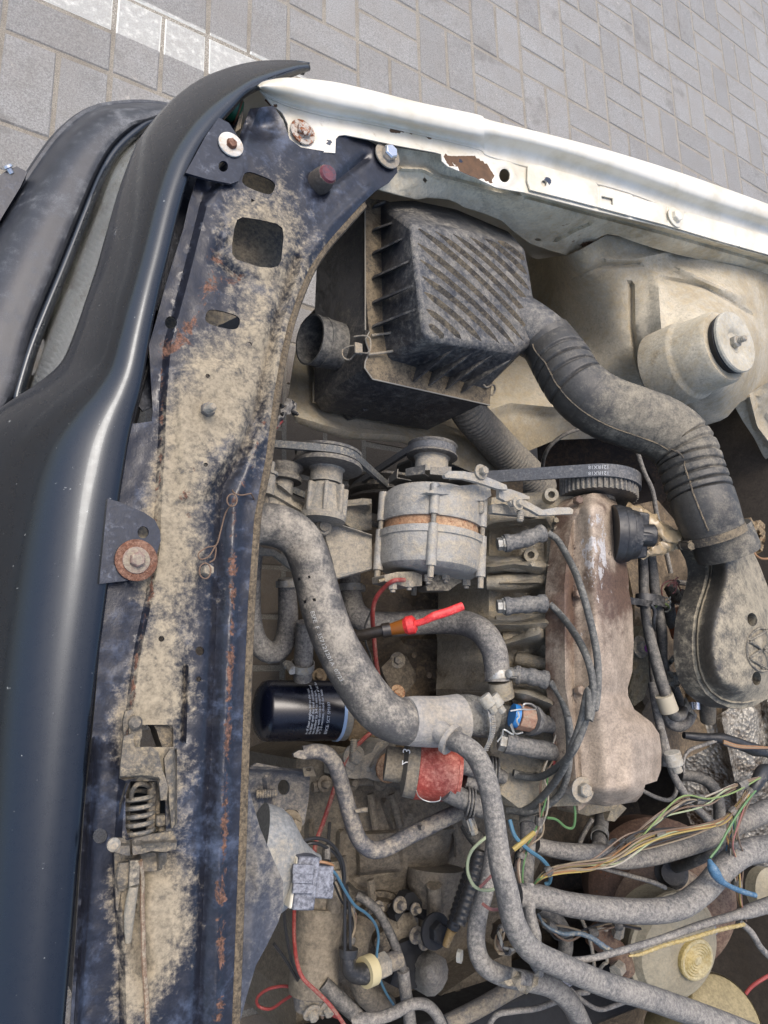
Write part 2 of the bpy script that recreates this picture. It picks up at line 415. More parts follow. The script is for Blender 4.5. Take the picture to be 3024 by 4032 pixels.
# ================================================================ materials of the bodywork
def paver_mat():
    g = NG('paver_concrete'); co = g.co('Object'); gp = g.n('NewGeometry'); oi = g.n('ObjectInfo')
    P = gp.outputs['Position']
    n1 = g.noise(9, 6, .65, P, 3); n2 = g.noise(320, 5, .75, P, 8); n3 = g.vor(480, P); n4 = g.noise(60, 6, .7, P, 5)
    a = g.mix(g.ramp(n2, .3, .7), lin(108, 107, 104), lin(156, 155, 151))
    a = g.mix(g.ramp(n1, .3, .7, 0, .35), a, lin(122, 116, 108)); a = g.mix(g.ramp(g.noise(3.1, 5, .75, P, 31), .56, .68, 0, .45), a, lin(92, 88, 82)); a = g.mix(g.ramp(g.noise(26, 5, .8, P, 41), .63, .70, 0, .5), a, lin(176, 170, 158))
    a = g.mix(g.ramp(g.noise(700, 3, .6, P, 12), .66, .72, 0, .8), a, lin(64, 66, 66))
    a = g.mix(g.ramp(g.noise(900, 2, .5, P, 15), .68, .74, 0, .7), a, lin(205, 203, 198))
    rnd = g.math('MULTIPLY_ADD', oi.outputs['Random'], .18, .91)
    hs = g.n('HueSaturation'); g.l(a, hs.inputs['Color']); g.l(rnd, hs.inputs['Value']); a = hs.outputs[0]
    # oil and earth stains where cars stand
    sq = g.n('SeparateXYZ'); g.l(P, sq.inputs[0])
    st = g.math('MULTIPLY', g.ramp(g.math('MULTIPLY_ADD', n1, .3, sq.outputs[0]), .35, .62), g.math('SUBTRACT', 1., g.ramp(g.math('MULTIPLY_ADD', n1, .3, sq.outputs[1]), .72, 1.0)))
    a = g.mix(g.math('MULTIPLY', st, .8), a, g.mix(n4, lin(84, 72, 58), lin(122, 106, 86)))
    # worn white stripe, a band across the bays
    sx = g.n('SeparateXYZ'); g.l(P, sx.inputs[0])
    yy = g.math('ADD', sx.outputs[1], g.math('MULTIPLY', g.math('SUBTRACT', g.noise(140, 4, .6, P, 1), .5), .004))
    band = g.math('MULTIPLY', g.ramp(yy, 1.348, 1.351), g.math('SUBTRACT', 1., g.ramp(yy, 1.459, 1.464)))
    up = g.up(); chamf = g.ramp(up, .9995, .97)
    wear = g.ramp(g.math('ADD', n4, g.math('MULTIPLY', chamf, .5)), .45, .85, .26, .95)
    pt = g.math('MULTIPLY', band, wear)
    a = g.mix(pt, a, lin(226, 226, 216))
    h = g.math('ADD', g.math('MULTIPLY', n2, 1.), g.math('MULTIPLY', n4, .6)); g.bump(h, .55, .002)
    return g.fin(a, .92)
def sand_mat():
    g = NG('joint_sand'); P = g.n('NewGeometry').outputs['Position']; n = g.noise(420, 5, .75, P); n2 = g.noise(14, 5, .6, P, 4)
    c = g.mix(g.ramp(n, .3, .7), lin(112, 106, 95), lin(172, 165, 151)); c = g.mix(g.ramp(n2, .4, .7, 0, .5), c, lin(112, 104, 92))
    sx = g.n('SeparateXYZ'); g.l(P, sx.inputs[0]); yy = sx.outputs[1]
    band = g.math('MULTIPLY', g.ramp(yy, 1.352, 1.358), g.math('SUBTRACT', 1., g.ramp(yy, 1.452, 1.458)))
    c = g.mix(g.math('MULTIPLY', band, g.ramp(n, .5, .62, 0, .6)), c, lin(215, 212, 200))
    g.bump(n, .9, .003); return g.fin(c, .97)
PAV, SAND = paver_mat(), sand_mat()
def gloss_black():
    g = NG('satin_black_paint'); co = g.co(); n = g.noise(9, 6, .6, co); n2 = g.noise(120, 5, .7, co, 3); sc = g.noise(1, 8, .7, g.co('Object', (420, 9, 60)), 2)
    c = g.mix(n, lin(5, 8, 14), lin(11, 15, 23)); k = g.ramp(g.noise(34, 9, .75, co, 9), .66, .69); c = g.mix(g.math('MULTIPLY', k, g.ramp(n, .55, .7)), c, lin(150, 155, 160))
    c = g.mix(g.ramp(g.noise(200, 3, .5, co, 7), .73, .76), c, lin(120, 122, 120))
    g.bump(g.math('ADD', g.math('MULTIPLY', n2, .3), sc), .035, .0006)
    g.b.inputs['Coat Weight'].default_value = .45; g.b.inputs['Coat Roughness'].default_value = .08; g.b.inputs['Specular Tint'].default_value = (.8, .9, 1., 1)  # blue of the sky's reflection put into specular tint and base colour
    return g.fin(c, g.ramp(g.math('ADD', n2, g.math('MULTIPLY', sc, .5)), .3, 1., .2, .34), 0., .5)
GBLK = gloss_black()
BUMP = grime('bumper_plastic', lin(36, 40, 48), .4, dust=.3, film=.08, dustc=lin(104, 106, 108), up=.2, sc=9, bmp=.12, bsc=900, var=.1, chip=.255, chipc=lin(24, 27, 32))
def white_paint():
    g = NG('white_car_paint'); co = g.co(); n = g.noise(13, 8, .68, co); n2 = g.noise(90, 6, .7, co, 5)
    c = g.mix(g.ramp(n, .35, .75), lin(216, 211, 197), lin(192, 183, 160)); 
    k = g.math('ADD', n2, g.math('SUBTRACT', g.attr('dirt'), .28)); c = g.mix(g.ramp(k, .4, .7), c, lin(150, 136, 110))
    r = g.math('ADD', g.noise(42, 9, .72, co, 11), g.attr('rust')); fr = g.ramp(r, .93, .955)
    c = g.mix(fr, c, g.mix(n2, lin(52, 42, 33), lin(118, 88, 62)))
    b = g.math('ADD', g.noise(30, 6, .7, co, 21), g.attr('blue')); c = g.mix(g.ramp(b, .98, 1.0), c, lin(34, 44, 60))
    g.bump(n2, .08, .001); g.b.inputs['Coat Weight'].default_value = .08
    return g.fin(c, g.mix(fr, (.4,)*3+(1,), (.9,)*3+(1,)))
WHITE = white_paint()
DWHITE = grime('dirty_white_panel', lin(196, 188, 168), .55, dust=.43, dustc=lin(156, 143, 117), up=.14, sc=11, rust=.22, rustc=lin(120, 92, 64), oil=.34, oilc=lin(140, 126, 100), bmp=.45, bsc=160, soft=.24, fine=1., film=.25, amp=1.)
CARR = grime('navy_painted_steel', lin(17, 23, 36), .26, dust=.2, dustc=lin(142, 131, 110), up=.12, sc=17, rust=.27, rustc=lin(104, 75, 60), chip=.25, chipc=lin(150, 160, 172), oil=.36, oilc=lin(58, 68, 86), bmp=.35, soft=.2, fine=.8, amp=.6, film=.03)
NAVY = grime('navy_bracket_steel', lin(22, 29, 42), .3, dust=.2, film=.04, dustc=lin(100, 104, 112), up=.12, sc=14, rust=.2, chip=.24, bmp=.2)
RUSTM = grime('rusty_washer', lin(98, 62, 44), .9, dust=.3, dustc=lin(128, 98, 80), sc=60, rust=.42, rustc=lin(104, 62, 42), bmp=.5)
STEEL = grime('zinc_bolt', lin(150, 148, 140), .42, .5, dust=.4, dustc=lin(150, 138, 118), sc=80, rust=.3, bmp=.3)
BRIGHT = plain('bright_zinc', lin(205, 208, 212), .25, .9)
WWASH = grime('white_washer', lin(214, 212, 204), .5, dust=.3, dustc=lin(165, 150, 128), sc=60, rust=.33, bmp=.2)
STRIP = grime('dusty_rubber_strip', lin(52, 46, 38), .8, dust=.42, dustc=lin(104, 92, 73), sc=50, bmp=.6)
DARK = plain('dark_cavity_metal', lin(30, 31, 33), .7)
CAST = grime('dusty_cast_alloy', lin(138, 138, 134), .55, .2, dust=.46, dustc=lin(146, 138, 122), up=.3, sc=26, oil=.22, oilc=lin(70, 60, 46), bmp=.5, bsc=420)
GREYM = grime('dusty_grey_steel', lin(96, 98, 102), .5, .3, dust=.47, dustc=lin(138, 128, 110), up=.3, sc=26, rust=.27, bmp=.35)

# ================================================================ pavement
GO = V((.0603, 1.4489)); GS = .204
def sheet(name, x0, x1, y0, y1, z, mat):
    o = mesh_obj(name, [(x0, y0, z), (x1, y0, z), (x1, y1, z), (x0, y1, z)], [(0, 1, 2, 3)], mat, None, smooth=False)
    return tag(o, kind='structure')
ground = sheet('ground', -150, 150, -150, 150, -.0020, SAND)
pave = thing('pavement', None, None, (0, 0, 0)); pave['kind'] = 'structure'
def paver_mesh(seed):
    r = random.Random(seed); bm = bmesh.new(); L, Wd, h, c = .1955, .0940, .05, .0028
    def ring(i, z): 
        return [bm.verts.new((sx*(L/2-i)+r.uniform(-.0006, .0006), sy*(Wd/2-i)+r.uniform(-.0006, .0006), z)) for sx, sy in ((-1, -1), (1, -1), (1, 1), (-1, 1))]
    a, b, t = ring(0, -h), ring(0, -c), ring(c, 0)
    for p, q in ((a, b), (b, t)):
        for i in range(4): bm.faces.new((p[i], p[(i+1) % 4], q[(i+1) % 4], q[i]))
    bm.faces.new(t); me = bpy.data.meshes.new('paver'); bm.to_mesh(me); me.materials.append(PAV); return me
PM = [paver_mesh(i) for i in range(4)]
FEN = [(0, 880), (60, 400), (160, 275), (330, 228), (440, 172), (560, 137), (680, 178), (900, 223), (1140, 289), (1382, 368), (1659, 445), (1800, 480)]
def proj(p):
    c = V(p)-CAM; d = c.dot(FX); k = 1659/3024
    return ((1512+F*c.dot(RX)/d)*k, (2016-F*c.dot(UX)/d)*k) if d > .05 else (9e9, 9e9)
cand = []
rest = MB()
for i in range(-8, 26):
    for j in range(-16, 12):
        for k in (-.25, .25):
            vert = (i+j) % 2 == 0
            cx = GO.x+(i+.5+(k if vert else 0))*GS; cy = GO.y+(j+.5+(0 if vert else k))*GS
            u, v = proj((cx, cy, 0)); vis = 3
            if -90 < u < 1750 and -90 < v < 2300:
                lim = 0
                for a, b in zip(FEN, FEN[1:]):
                    if a[0] <= u <= b[0]: lim = a[1]+(b[1]-a[1])*(u-a[0])/(b[0]-a[0])
                vis = 0 if v < lim+90 else (1 if 470 < u < 1060 else 2)
            cand.append((vis, V((cx, cy)).length, cx, cy, vert))
cand.sort(key=lambda t: t[:2])
rng = random.Random(3)
for q, (vis, d, cx, cy, vert) in enumerate(cand):
    z = rng.uniform(-.0012, .0008); tx, ty = rng.uniform(-.006, .006), rng.uniform(-.006, .006); rz = rng.uniform(-.012, .012)+(math.pi/2 if vert else 0)
    me = PM[rng.randrange(4)]
    if q < 290:
        o = bpy.data.objects.new('paver', me); COL.objects.link(o); o.parent = pave
        o.location = (cx, cy, z); o.rotation_euler = (tx, ty, rz)
    else:
        mt = Matrix.Translation((cx, cy, z)) @ Matrix.Rotation(rz, 4, 'Z')
        rest.add([mt @ v.co for v in me.vertices], [tuple(p.vertices) for p in me.polygons])
o = rest.build('paver_field', PAV, pave, smooth=False); o['kind'] = 'stuff'

# ================================================================ front bumper, headlamp, grille
def mid(a, b, t, z, K=D): return K(a[0]+(b[0]-a[0])*t, a[1]+(b[1]-a[1])*t, z)
bump = thing('front_bumper', 'dark grey plastic front bumper curving round the car corner', 'bumper', D(60, 600, .2))
bs = [((470, 262), (470, 280)), ((400, 240), (400, 262)), ((331, 228), (350, 252)), ((270, 229), (318, 262)), ((205, 242), (285, 272)), ((140, 292), (240, 312)), ((80, 372), (207, 366)), ((20, 465), (172, 446)), ((-60, 600), (126, 560)), ((-150, 800), (66, 705)), ((-215, 950), (32, 830)), ((-260, 1060), (-6, 925)), ((-290, 1300), (-60, 1200)), ((-300, 1700), (-80, 1700))]
secs = []
for L, G in bs:
    e = D(L[0], L[1], .455); out = (e-D(G[0], G[1], .5)); out.z = 0; out.normalize()
    secs.append([e+out*.012-UP*.25, e+out*.012-UP*.03, e, mid(L, G, .22, .492), mid(L, G, .5, .507), mid(L, G, .8, .511), mid(L, G, 1, .508), D(G[0], G[1], .508)-UP*.03])
loft(secs, 'bumper_skin', BUMP, bump, solid=.003)
# shiny lip along the lamp opening
lip = []
for a, b in [((400, 262), (402, 275)), ((330, 254), (336, 268)), ((290, 274), (300, 290)), ((245, 316), (258, 330)), ((212, 370), (226, 383)), ((178, 450), (194, 462)), ((132, 565), (150, 575)), ((92, 660), (112, 668)), ((56, 750), (78, 756)), ((30, 835), (52, 842)), ((24, 862), (48, 866))]:
    lip.append([D(a[0]-9, a[1]-5, .50)-UP*.02, D(a[0]-5, a[1]-3, .5005), D(a[0], a[1], .506), mid(a, b, .5, .511), mid(a, b, 1, .506), mid(a, b, 1, .49)])
loft(lip, 'lamp_opening_lip', GBLK, bump, solid=.002)
pl = thing('plate_holder', 'black bracket with a silver screw at the bumper edge', 'bracket', K1(60, 1000, .40))
panel('plate', K1, [(-60, 1000), (25, 935), (90, 905), (150, 935), (110, 1020), (30, 1150), (-60, 1300)], NAVY, pl, z=.47, step=30, skirt=.05)
MB().lathe([(0, .004), (.006, .004), (.007, .007), (.010, .0065), (.0115, .003)], K1(62, 945, .468), V((-.5, .5, .3)), 16).build('screw', BRIGHT, pl)

lamp = thing('headlamp', 'rectangular glass headlamp with fine ribs between bumper and black grille', 'headlamp', D(190, 600, .38))
def lens_mat():
    g = NG('ribbed_lamp_glass'); c = g.noise(30, 5, .6); g.b.inputs['Transmission Weight'].default_value = .8; g.b.inputs['IOR'].default_value = 1.45
    return g.fin(g.mix(g.ramp(c, .45, .75), lin(238, 240, 236), lin(205, 203, 192)), .06)
LENS = lens_mat()
REFL = plain('lamp_reflector', lin(200, 202, 198), .35, .45)
top_l = [(300, 292), (262, 330), (236, 372), (206, 450), (160, 565), (122, 660), (88, 755), (62, 850)]
top_r = [(345, 330), (325, 380), (300, 440), (275, 520), (240, 630), (205, 720), (150, 800), (95, 860)]
lv = []; lf = []; NU = 90
rows_l = resample(cat([V((a, b, 0)) for a, b in top_l], 6), NU); rows_r = resample(cat([V((a, b, 0)) for a, b in top_r], 6), NU)
for i in range(NU):
    rp = .0022*math.cos(i*math.pi)         # fluting
    for j in range(7):
        t = j/6; q = rows_l[i].lerp(rows_r[i], t); z = .478+.105*t+.012*math.sin(math.pi*t)
        p = D(q.x, q.y, z); lv.append(p+V((-.7, .15, .7))*(rp if t > .3 else 0))
for i in range(NU-1):
    for j in range(6): lf.append((i*7+j, i*7+j+1, (i+1)*7+j+1, (i+1)*7+j))
mesh_obj('lens', lv, lf, LENS, lamp, solid=.003, sharp=0)
rs = []
for i in range(0, NU, 11):
    a, b = rows_l[i], rows_r[i]; rs.append([D(a.x+2, a.y, .474), D(a.x+30, a.y+8, .45)+V((.02, 0, 0)), D((a.x+b.x)/2+40, (a.y+b.y)/2+8, .47), D(b.x+40, b.y+8, .54), D(b.x+12, b.y, .58)])
loft(rs, 'reflector', REFL, lamp, solid=.002)
hs = thing('headlamp_seal', 'grey chipped rubber frame along the headlamp glass', 'seal', D(220, 450, .46))
sp = [(330, 285), (296, 308), (252, 352), (222, 400), (190, 470), (150, 572), (108, 672), (72, 762), (50, 848)]
MB().tube(cat([D(x, y, .484) for x, y in sp], 6), .0045, 10).build('seal_bead', grime('worn_grey_rubber', lin(92, 92, 90), .7, dust=.4, dustc=lin(140, 136, 126), sc=40, bmp=.4), hs)

gr = thing('front_grille', 'long satin black grille panel arching along the front of the car', 'grille', D(150, 1100, .35))
ge = [((668, 141), (668, 147), .700), ((630, 136), (632, 155), .690), ((560, 137), (541, 192), .668), ((500, 149), (498, 232), .655), ((440, 172), (466, 268), .64), ((395, 202), (445, 296), .632), ((362, 232), (430, 320), .625), ((325, 275), (414, 352), .62), ((296, 320), (402, 385), .615), ((262, 410), (385, 440), .61), ((236, 500), (357, 555), .607), ((213, 580), (343, 610), .607), ((190, 650), (330, 670), .61), ((165, 722), (318, 730), .606), ((135, 787), (307, 795), .600), ((80, 835), (297, 845), .592), ((20, 874), (285, 890), .580), ((-40, 925), (272, 945), .570), ((-80, 990), (262, 1005), .565), ((-120, 1100), (246, 1110), .56), ((-160, 1300), (221, 1300), .56), ((-190, 1500), (195, 1500), .56), ((-215, 1750), (171, 1750), .56), ((-235, 2000), (149, 2000), .56), ((-260, 2320), (122, 2320), .56)]
secs = []
for L, R, zl in ge:
    zr = .702; s = []
    for t, zz in ((0, 0), (.07, .20), (.18, .40), (.33, .61), (.48, .78), (.62, .905), (.74, .97), (.84, 1.0), (.93, 1.0), (1, .985)):
        s.append(mid(L, R, t, zl+(zr-zl)*zz))
    e = s[-1]; s.append(e-UP*.006+V((.0012, 0, 0)))
    if zl > .69: s[-1] = e-UP*.002
    f = s[0]; inw = (s[3]-s[0]); inw.z = 0; inw = inw.normalized() if inw.length > 1e-6 else V((1, 0, 0))
    s.insert(0, f-UP*.012+inw*.006)
    secs.append(s)
loft(secs, 'grille_skin', GBLK, gr, nu=6, nv=3, solid=.0025, sharp=60)
MB().tube(cat([D(R[0]+.5, R[1]+.3, .6995) for L, R, z in ge[1:]], 4), .0011, 6).build('raw_edge', plain('raw_white_edge', lin(190, 192, 188), .6), gr)

# ================================================================ lock carrier
lc = thing('lock_carrier', 'navy painted steel front crossmember with tan dirt and rust patches', 'crossmember', D(400, 1400, .2))
CO = [(727, 290), (790, 300), (852, 335), (859, 372), (840, 395), (812, 412), (780, 442), (735, 492), (700, 532), (668, 580), (642, 640), (622, 700), (606, 770), (592, 850), (583, 920), (574, 990), (562, 1050), (549, 1120), (536, 1300), (527, 1500), (520, 1700), (513, 1900), (500, 2240),
      (150, 2240), (165, 2000), (182, 1750), (202, 1560), (224, 1300), (232, 1200), (246, 1090), (262, 985), (268, 930), (280, 916), (300, 914), (328, 910), (330, 886), (326, 820), (322, 745), (338, 690), (358, 614), (380, 545), (396, 494), (408, 440), (425, 385), (470, 370), (510, 330), (522, 280), (540, 235), (590, 228), (612, 260), (626, 300), (650, 318), (722, 330)]
plat = [(440, 440), (400, 600), (362, 740), (352, 860), (349, 950), (340, 1120), (338, 1180), (322, 1290), (298, 1400), (285, 1490), (272, 1600), (262, 1700), (250, 1900), (262, 2050), (268, 2300), (700, 2300), (700, 1200), (900, 500), (900, 250), (560, 210), (525, 300), (500, 360)]
chan = [(640, 560), (598, 690), (572, 800), (556, 890), (520, 985), (482, 1050), (476, 1115), (469, 1297), (462, 1479), (455, 1646), (444, 1846), (432, 2100), (425, 2300)]
ridge = [(800, 405), (720, 480), (660, 560), (625, 650), (598, 770), (578, 890), (545, 990), (508, 1080), (500, 1300), (490, 1500), (483, 1700), (474, 1900), (462, 2300)]
kd = lambda K, x, y: ((K.x+x*K.s)*1659/3024, (K.y+y*K.s)*1659/3024)
def ringc(K, cx, cy, rx, ry, rot=0, n=18, sq=2): return [kd(K, a, b) for a, b in ell(cx, cy, rx, ry, rot, n, sq)]
H = [ringc(K2, 302, 720, 92, 44, 22, 20, 3.2), [kd(K2, a, b) for a, b in [(170, 965), (185, 920), (215, 905), (300, 918), (400, 940), (432, 965), (438, 1010), (425, 1140), (408, 1172), (370, 1182), (300, 1175), (180, 1135), (158, 1105), (158, 1050)]],
     ringc(K4, 1322, 540, 104, 48, 14, 20, 3.2), ringc(K4, 1015, 558, 36, 38), ringc(K4, 1480, 688, 15, 16), ringc(K4, 1233, 875, 13, 13), ringc(K4, 1222, 1402, 13, 12), ringc(K2, 268, 815, 14, 13, 0, 3),
     ringc(B1, 958, 928, 18, 18), ringc(B1, 1187, 1000, 26, 27), ringc(B1, 1180, 1167, 16, 16), ringc(B2, 595, 592, 44, 46),
     [kd(B1, a, b) for a, b in [(842, 1438), (1015, 1438), (1030, 1455), (1030, 1570), (830, 1572)]],
     [kd(B2, a, b) for a, b in [(775, 265), (930, 265), (985, 390), (985, 560), (880, 585), (765, 605), (745, 540), (745, 340)]]]
dirt = field([(450, 830, .34), (400, 900, .42), (500, 900, .28), (440, 1000, .2), (370, 1000, .42), (360, 1120, .42), (440, 1090, .12), (410, 1180, .2), (350, 1240, .40), (430, 1280, .05), (330, 1400, .40), (420, 1400, .0), (330, 1500, .42), (300, 1600, .40), (360, 1560, .25), (420, 1600, -.02), (420, 1800, .02), (330, 1900, .40), (330, 2050, .42), (290, 2150, .36), (390, 2100, .05), (360, 2180, .05), (300, 1700, .2), (440, 1950, .02), (620, 600, .2), (560, 700, .26), (540, 600, .2), (610, 480, .26), (500, 480, .2), (680, 450, -.02), (620, 380, .08), (700, 350, -.06), (560, 300, -.1), (430, 420, -.14), (400, 560, -.12), (440, 640, -.08), (345, 720, -.1), (300, 960, -.14), (290, 1050, -.14), (280, 1350, -.14), (240, 1450, -.14), (230, 1700, -.14), (190, 1900, -.14), (220, 2100, -.12), (500, 1300, .04), (500, 1700, 0), (480, 2000, -.05), (800, 360, -.1)], 3)
rl = [([(470, 560), (450, 620), (400, 720), (355, 765), (360, 740)], 26, .22), ([(350, 800), (347, 950), (338, 1100), (325, 1290), (298, 1400), (275, 1600)], 8, .27), ([(420, 1020), (405, 1080), (415, 1120)], 24, .17), ([(505, 1080), (500, 1400), (487, 1700), (474, 2200)], 13, .235), ([(470, 1900), (470, 2000)], 16, .2), ([(520, 590), (560, 700), (600, 800)], 16, .1), ([(575, 900), (520, 1060)], 9, .2), ([(455, 560), (470, 600), (520, 600)], 16, .2), ([(560, 395), (585, 400)], 14, .2), ([(445, 960), (440, 1200)], 60, .06)]
def rustf(x, y): return max(a*math.exp(-(poly_d(x, y, p)/w)**2) for p, w, a in rl)
panel('carrier_sheet', D, CO, CARR, lc, holes=H, z=.691, step=9, thick=.002, attrs={'dirt': lambda x, y: dirt(x, y)*1.35-.03, 'rust': rustf}, rough=.0012, sharp=50,
      feats=[('plat', plat, 8, .009), ('ridge', chan, 11, -.007), ('ridge', ridge, 10, .004), ('ridge', [(490, 490), (470, 560), (520, 600)], 12, -.006), ('ridge', [(590, 640), (560, 720)], 26, .004), ('hole_lip', 560, 522, 62, 62, .005),
             ('plat', [(380, 810), (430, 780), (520, 790), (550, 850), (530, 930), (480, 1010), (440, 1080), (390, 1080), (385, 960)], 10, .006), ('ridge', [(690, 420), (790, 340)], 8, -.005), ('bump', 690, 385, 26, 26, -.006), ('bump', 560, 275, 40, 30, -.015),
             ('ridge', [(400, 1440), (395, 1600)], 6, -.006), ('ridge', [(300, 1860), (290, 2000), (310, 2090)], 18, -.012), ('bump', 350, 1850, 40, 40, -.012), ('ridge', [(205, 1600), (180, 2000), (165, 2240)], 6, .006), ('ridge', [(560, 560), (480, 500)], 10, .003)])
# unseen wall added below the front edge to block light
wl = [D(x, y, .68) for x, y in [(522, 300), (408, 440), (322, 745), (262, 985), (224, 1300), (182, 1750), (150, 2240)]]
loft([[p+V((.004, 0, -.004)), p+V((.02, 0, -.1)), p+V((.02, 0, -.5))] for p in wl], 'light_block_wall', DARK, lc, solid=.002)
MB().tube(cat([D(x+4, y, .695) for x, y in CO[6:23]], 4), .0062, 8, flat=.8).build('rubber_strip', STRIP, lc)
# fittings on the carrier
def bolt_thing(name, label, K, x, y, z, r, h, mat, ax=UP, wm=None, wr=None, group=None):
    p = K(x, y, z); t = thing(name, label, 'bolt', p, group)
    if wr: MB().lathe([(0, wr*.45), (0, wr), (.0022, wr), (.003, wr*.9), (.003, wr*.4)], p, ax, 28).build('washer', wm or mat, t)
    MB().bolt(p+V(ax)*.002, ax, r, h, washer=not wr).build('hex_head', mat, t, bev=.0004); return t
st = thing('threaded_stud', 'short threaded stud with nut on the tan dirt of the crossmember', 'stud', K4(1235, 1075, .705))
MB().hexh(K4(1228, 1080, .705), UP, .0075, .008).build('nut', GREYM, st); MB().stud(K4(1228, 1080, .713), V((.12, .0, 1)), .0042, .014).build('thread', STEEL, st)
rb = thing('rubber_bump_stop', 'worn red topped rubber buffer standing on the navy crossmember', 'buffer', K2(625, 715, .694))
MB().lathe([(0, .0155), (.012, .0145), (.022, .0128), (.024, .0118)], K2(622, 725, .694), V((.05, -.05, 1)), 28).build('body', grime('old_rubber', lin(44, 38, 40), .6, dust=.3, sc=50, rust=.3), rb)
MB().lathe([(.0235, .0118), (.0275, .0098), (.028, 0)], K2(622, 725, .694), V((.05, -.05, 1)), 28).build('red_top', grime('faded_red_rubber', lin(112, 52, 58), .6, dust=.3, dustc=lin(60, 62, 72), sc=90), rb)
bt = thing('grille_bracket', 'navy bracket plate with a white washer bolt at the grille corner', 'bracket', K1(1200, 850, .70))
panel('plate', K1, [(1010, 940), (1060, 850), (1120, 740), (1190, 640), (1245, 668), (1300, 750), (1322, 850), (1320, 940), (1300, 985), (1255, 1000), (1130, 975)], NAVY, bt, holes=[ell(1216, 905, 26, 30)], z=.708, step=24, thick=.003)
MB().lathe([(0, .006), (0, .0145), (.002, .0145), (.003, .0128), (.003, .006)], K1(1255, 790, .709), UP, 30).build('washer', WWASH, bt)
MB().bolt(K1(1255, 792, .710), UP, .0062, .007, False).build('bolt', RUSTM, bt, bev=.0004)
bt = thing('grille_bracket', 'rounded navy bracket plate with a large rusty washer against the grille', 'bracket', B1(760, 380, .70))
panel('plate', B1, [(640, 95), (700, 112), (780, 145), (860, 180), (920, 222), (950, 285), (955, 345), (930, 430), (880, 508), (820, 560), (760, 582), (590, 602)], NAVY, bt, holes=[ell(850, 295, 34, 36)], z=.707, step=24, thick=.003, attrs={'rust': lambda x, y: .0}, smooth_out=0)
MB().lathe([(0, .007), (0, .0195), (.0018, .0195), (.0026, .018), (.0022, .008)], B1(808, 462, .708), UP, 36).build('rusty_washer', RUSTM, bt)
MB().bolt(B1(808, 462, .710), UP, .0072, .007, True).build('bolt', grime('pinkish_bolt', lin(140, 112, 104), .6, dust=.4, sc=60), bt, bev=.0004)
wt = thing('tie_wire', 'rusty twisted wire looped round a small nut on the crossmember', 'wire', B1(1230, 450, .70))
WIRE = plain('rusty_wire', lin(104, 84, 68), .75)
wp = [(1490, 65, .712), (1430, 75, .716), (1390, 60, .714), (1380, 45, .70)]
MB().tube(cat([B1(*p) for p in wp], 8), .0008, 6).build('wire', WIRE, wt)
MB().tube(cat([B1(1378+30*math.cos(t), 105+36*math.sin(t), .712+.0008*t) for t in [i*.5 for i in range(24)]], 3), .0008, 6).build('coil', WIRE, wt)
MB().tube(cat([B1(*p) for p in [(1375, 130, .713), (1340, 180, .705), (1310, 290, .70), (1285, 370, .711), (1230, 385, .715), (1180, 420, .714), (1190, 455, .713), (1240, 440, .714), (1280, 380, .713), (1275, 450, .711), (1245, 475, .712)]], 6), .0008, 6).build('loop', WIRE, wt)
MB().tube(cat([B1(1218+34*math.cos(t), 525+46*math.sin(t), .712+.001*t) for t in [i*.55 for i in range(30)]], 3), .0008, 6).build('coil', WIRE, wt)
MB().hexh(B1(1222, 525, .708), UP, .0062, .010).build('nut', STEEL, wt, bev=.0005)
MB().tube(cat([B1(*p) for p in [(1490, 65, .712), (1510, 100, .70), (1525, 135, .69)]], 5), .0008, 6).build('wire', WIRE, wt)

# dark lamp housing seen through the gap and the crossmember holes
lh = thing('lamp_housing', 'dark navy lamp housing seen in the gap behind the grille', 'housing', D(340, 650, .45))
panel('housing_lid', D, [(520, 250), (400, 500), (340, 670), (318, 672), (345, 560), (380, 420), (450, 280), (500, 200)], NAVY, lh, z=.655, step=22, skirt=.1)
panel('back_shell', D, [(620, 350), (640, 480), (600, 640), (480, 700), (330, 760), (270, 940), (200, 950), (260, 760), (340, 640), (430, 420), (520, 300)], GREYM, lh, z=.60, step=40, skirt=.08)
panel('latch_strip', K4, [(815, 735), (850, 740), (862, 800), (845, 900), (830, 990), (800, 1060), (790, 1150), (760, 1150), (790, 900)], NAVY, lh, z=.672, step=20, thick=.003)
panel('side_strip', K4, [(868, 745), (882, 745), (905, 1060), (850, 1085), (820, 1050), (860, 900)], NAVY, lh, z=.664, step=20, thick=.003)
gp = thing('green_grommet', 'green plastic grommet with a steel clip under the grille tip', 'grommet', K1(1280, 600, .64))
MB().lathe([(-.004, .012), (.0, .016), (.008, .0165), (.012, .012), (.02, .009), (.028, .008)], K1(1285, 598, .665), V((-1, .2, .1)), 20).build('grommet', plain('green_plastic', lin(28, 92, 66), .4), gp)
MB().lathe([(0, .018), (.002, .018)], K1(1292, 598, .665), V((1, -.2, .1)), 24).build('rusty_disc', RUSTM, gp)
panel('clip', K1, [(1310, 548), (1330, 555), (1325, 620), (1310, 700), (1280, 720), (1300, 640)], GREYM, gp, z=.67, step=20, thick=.002)

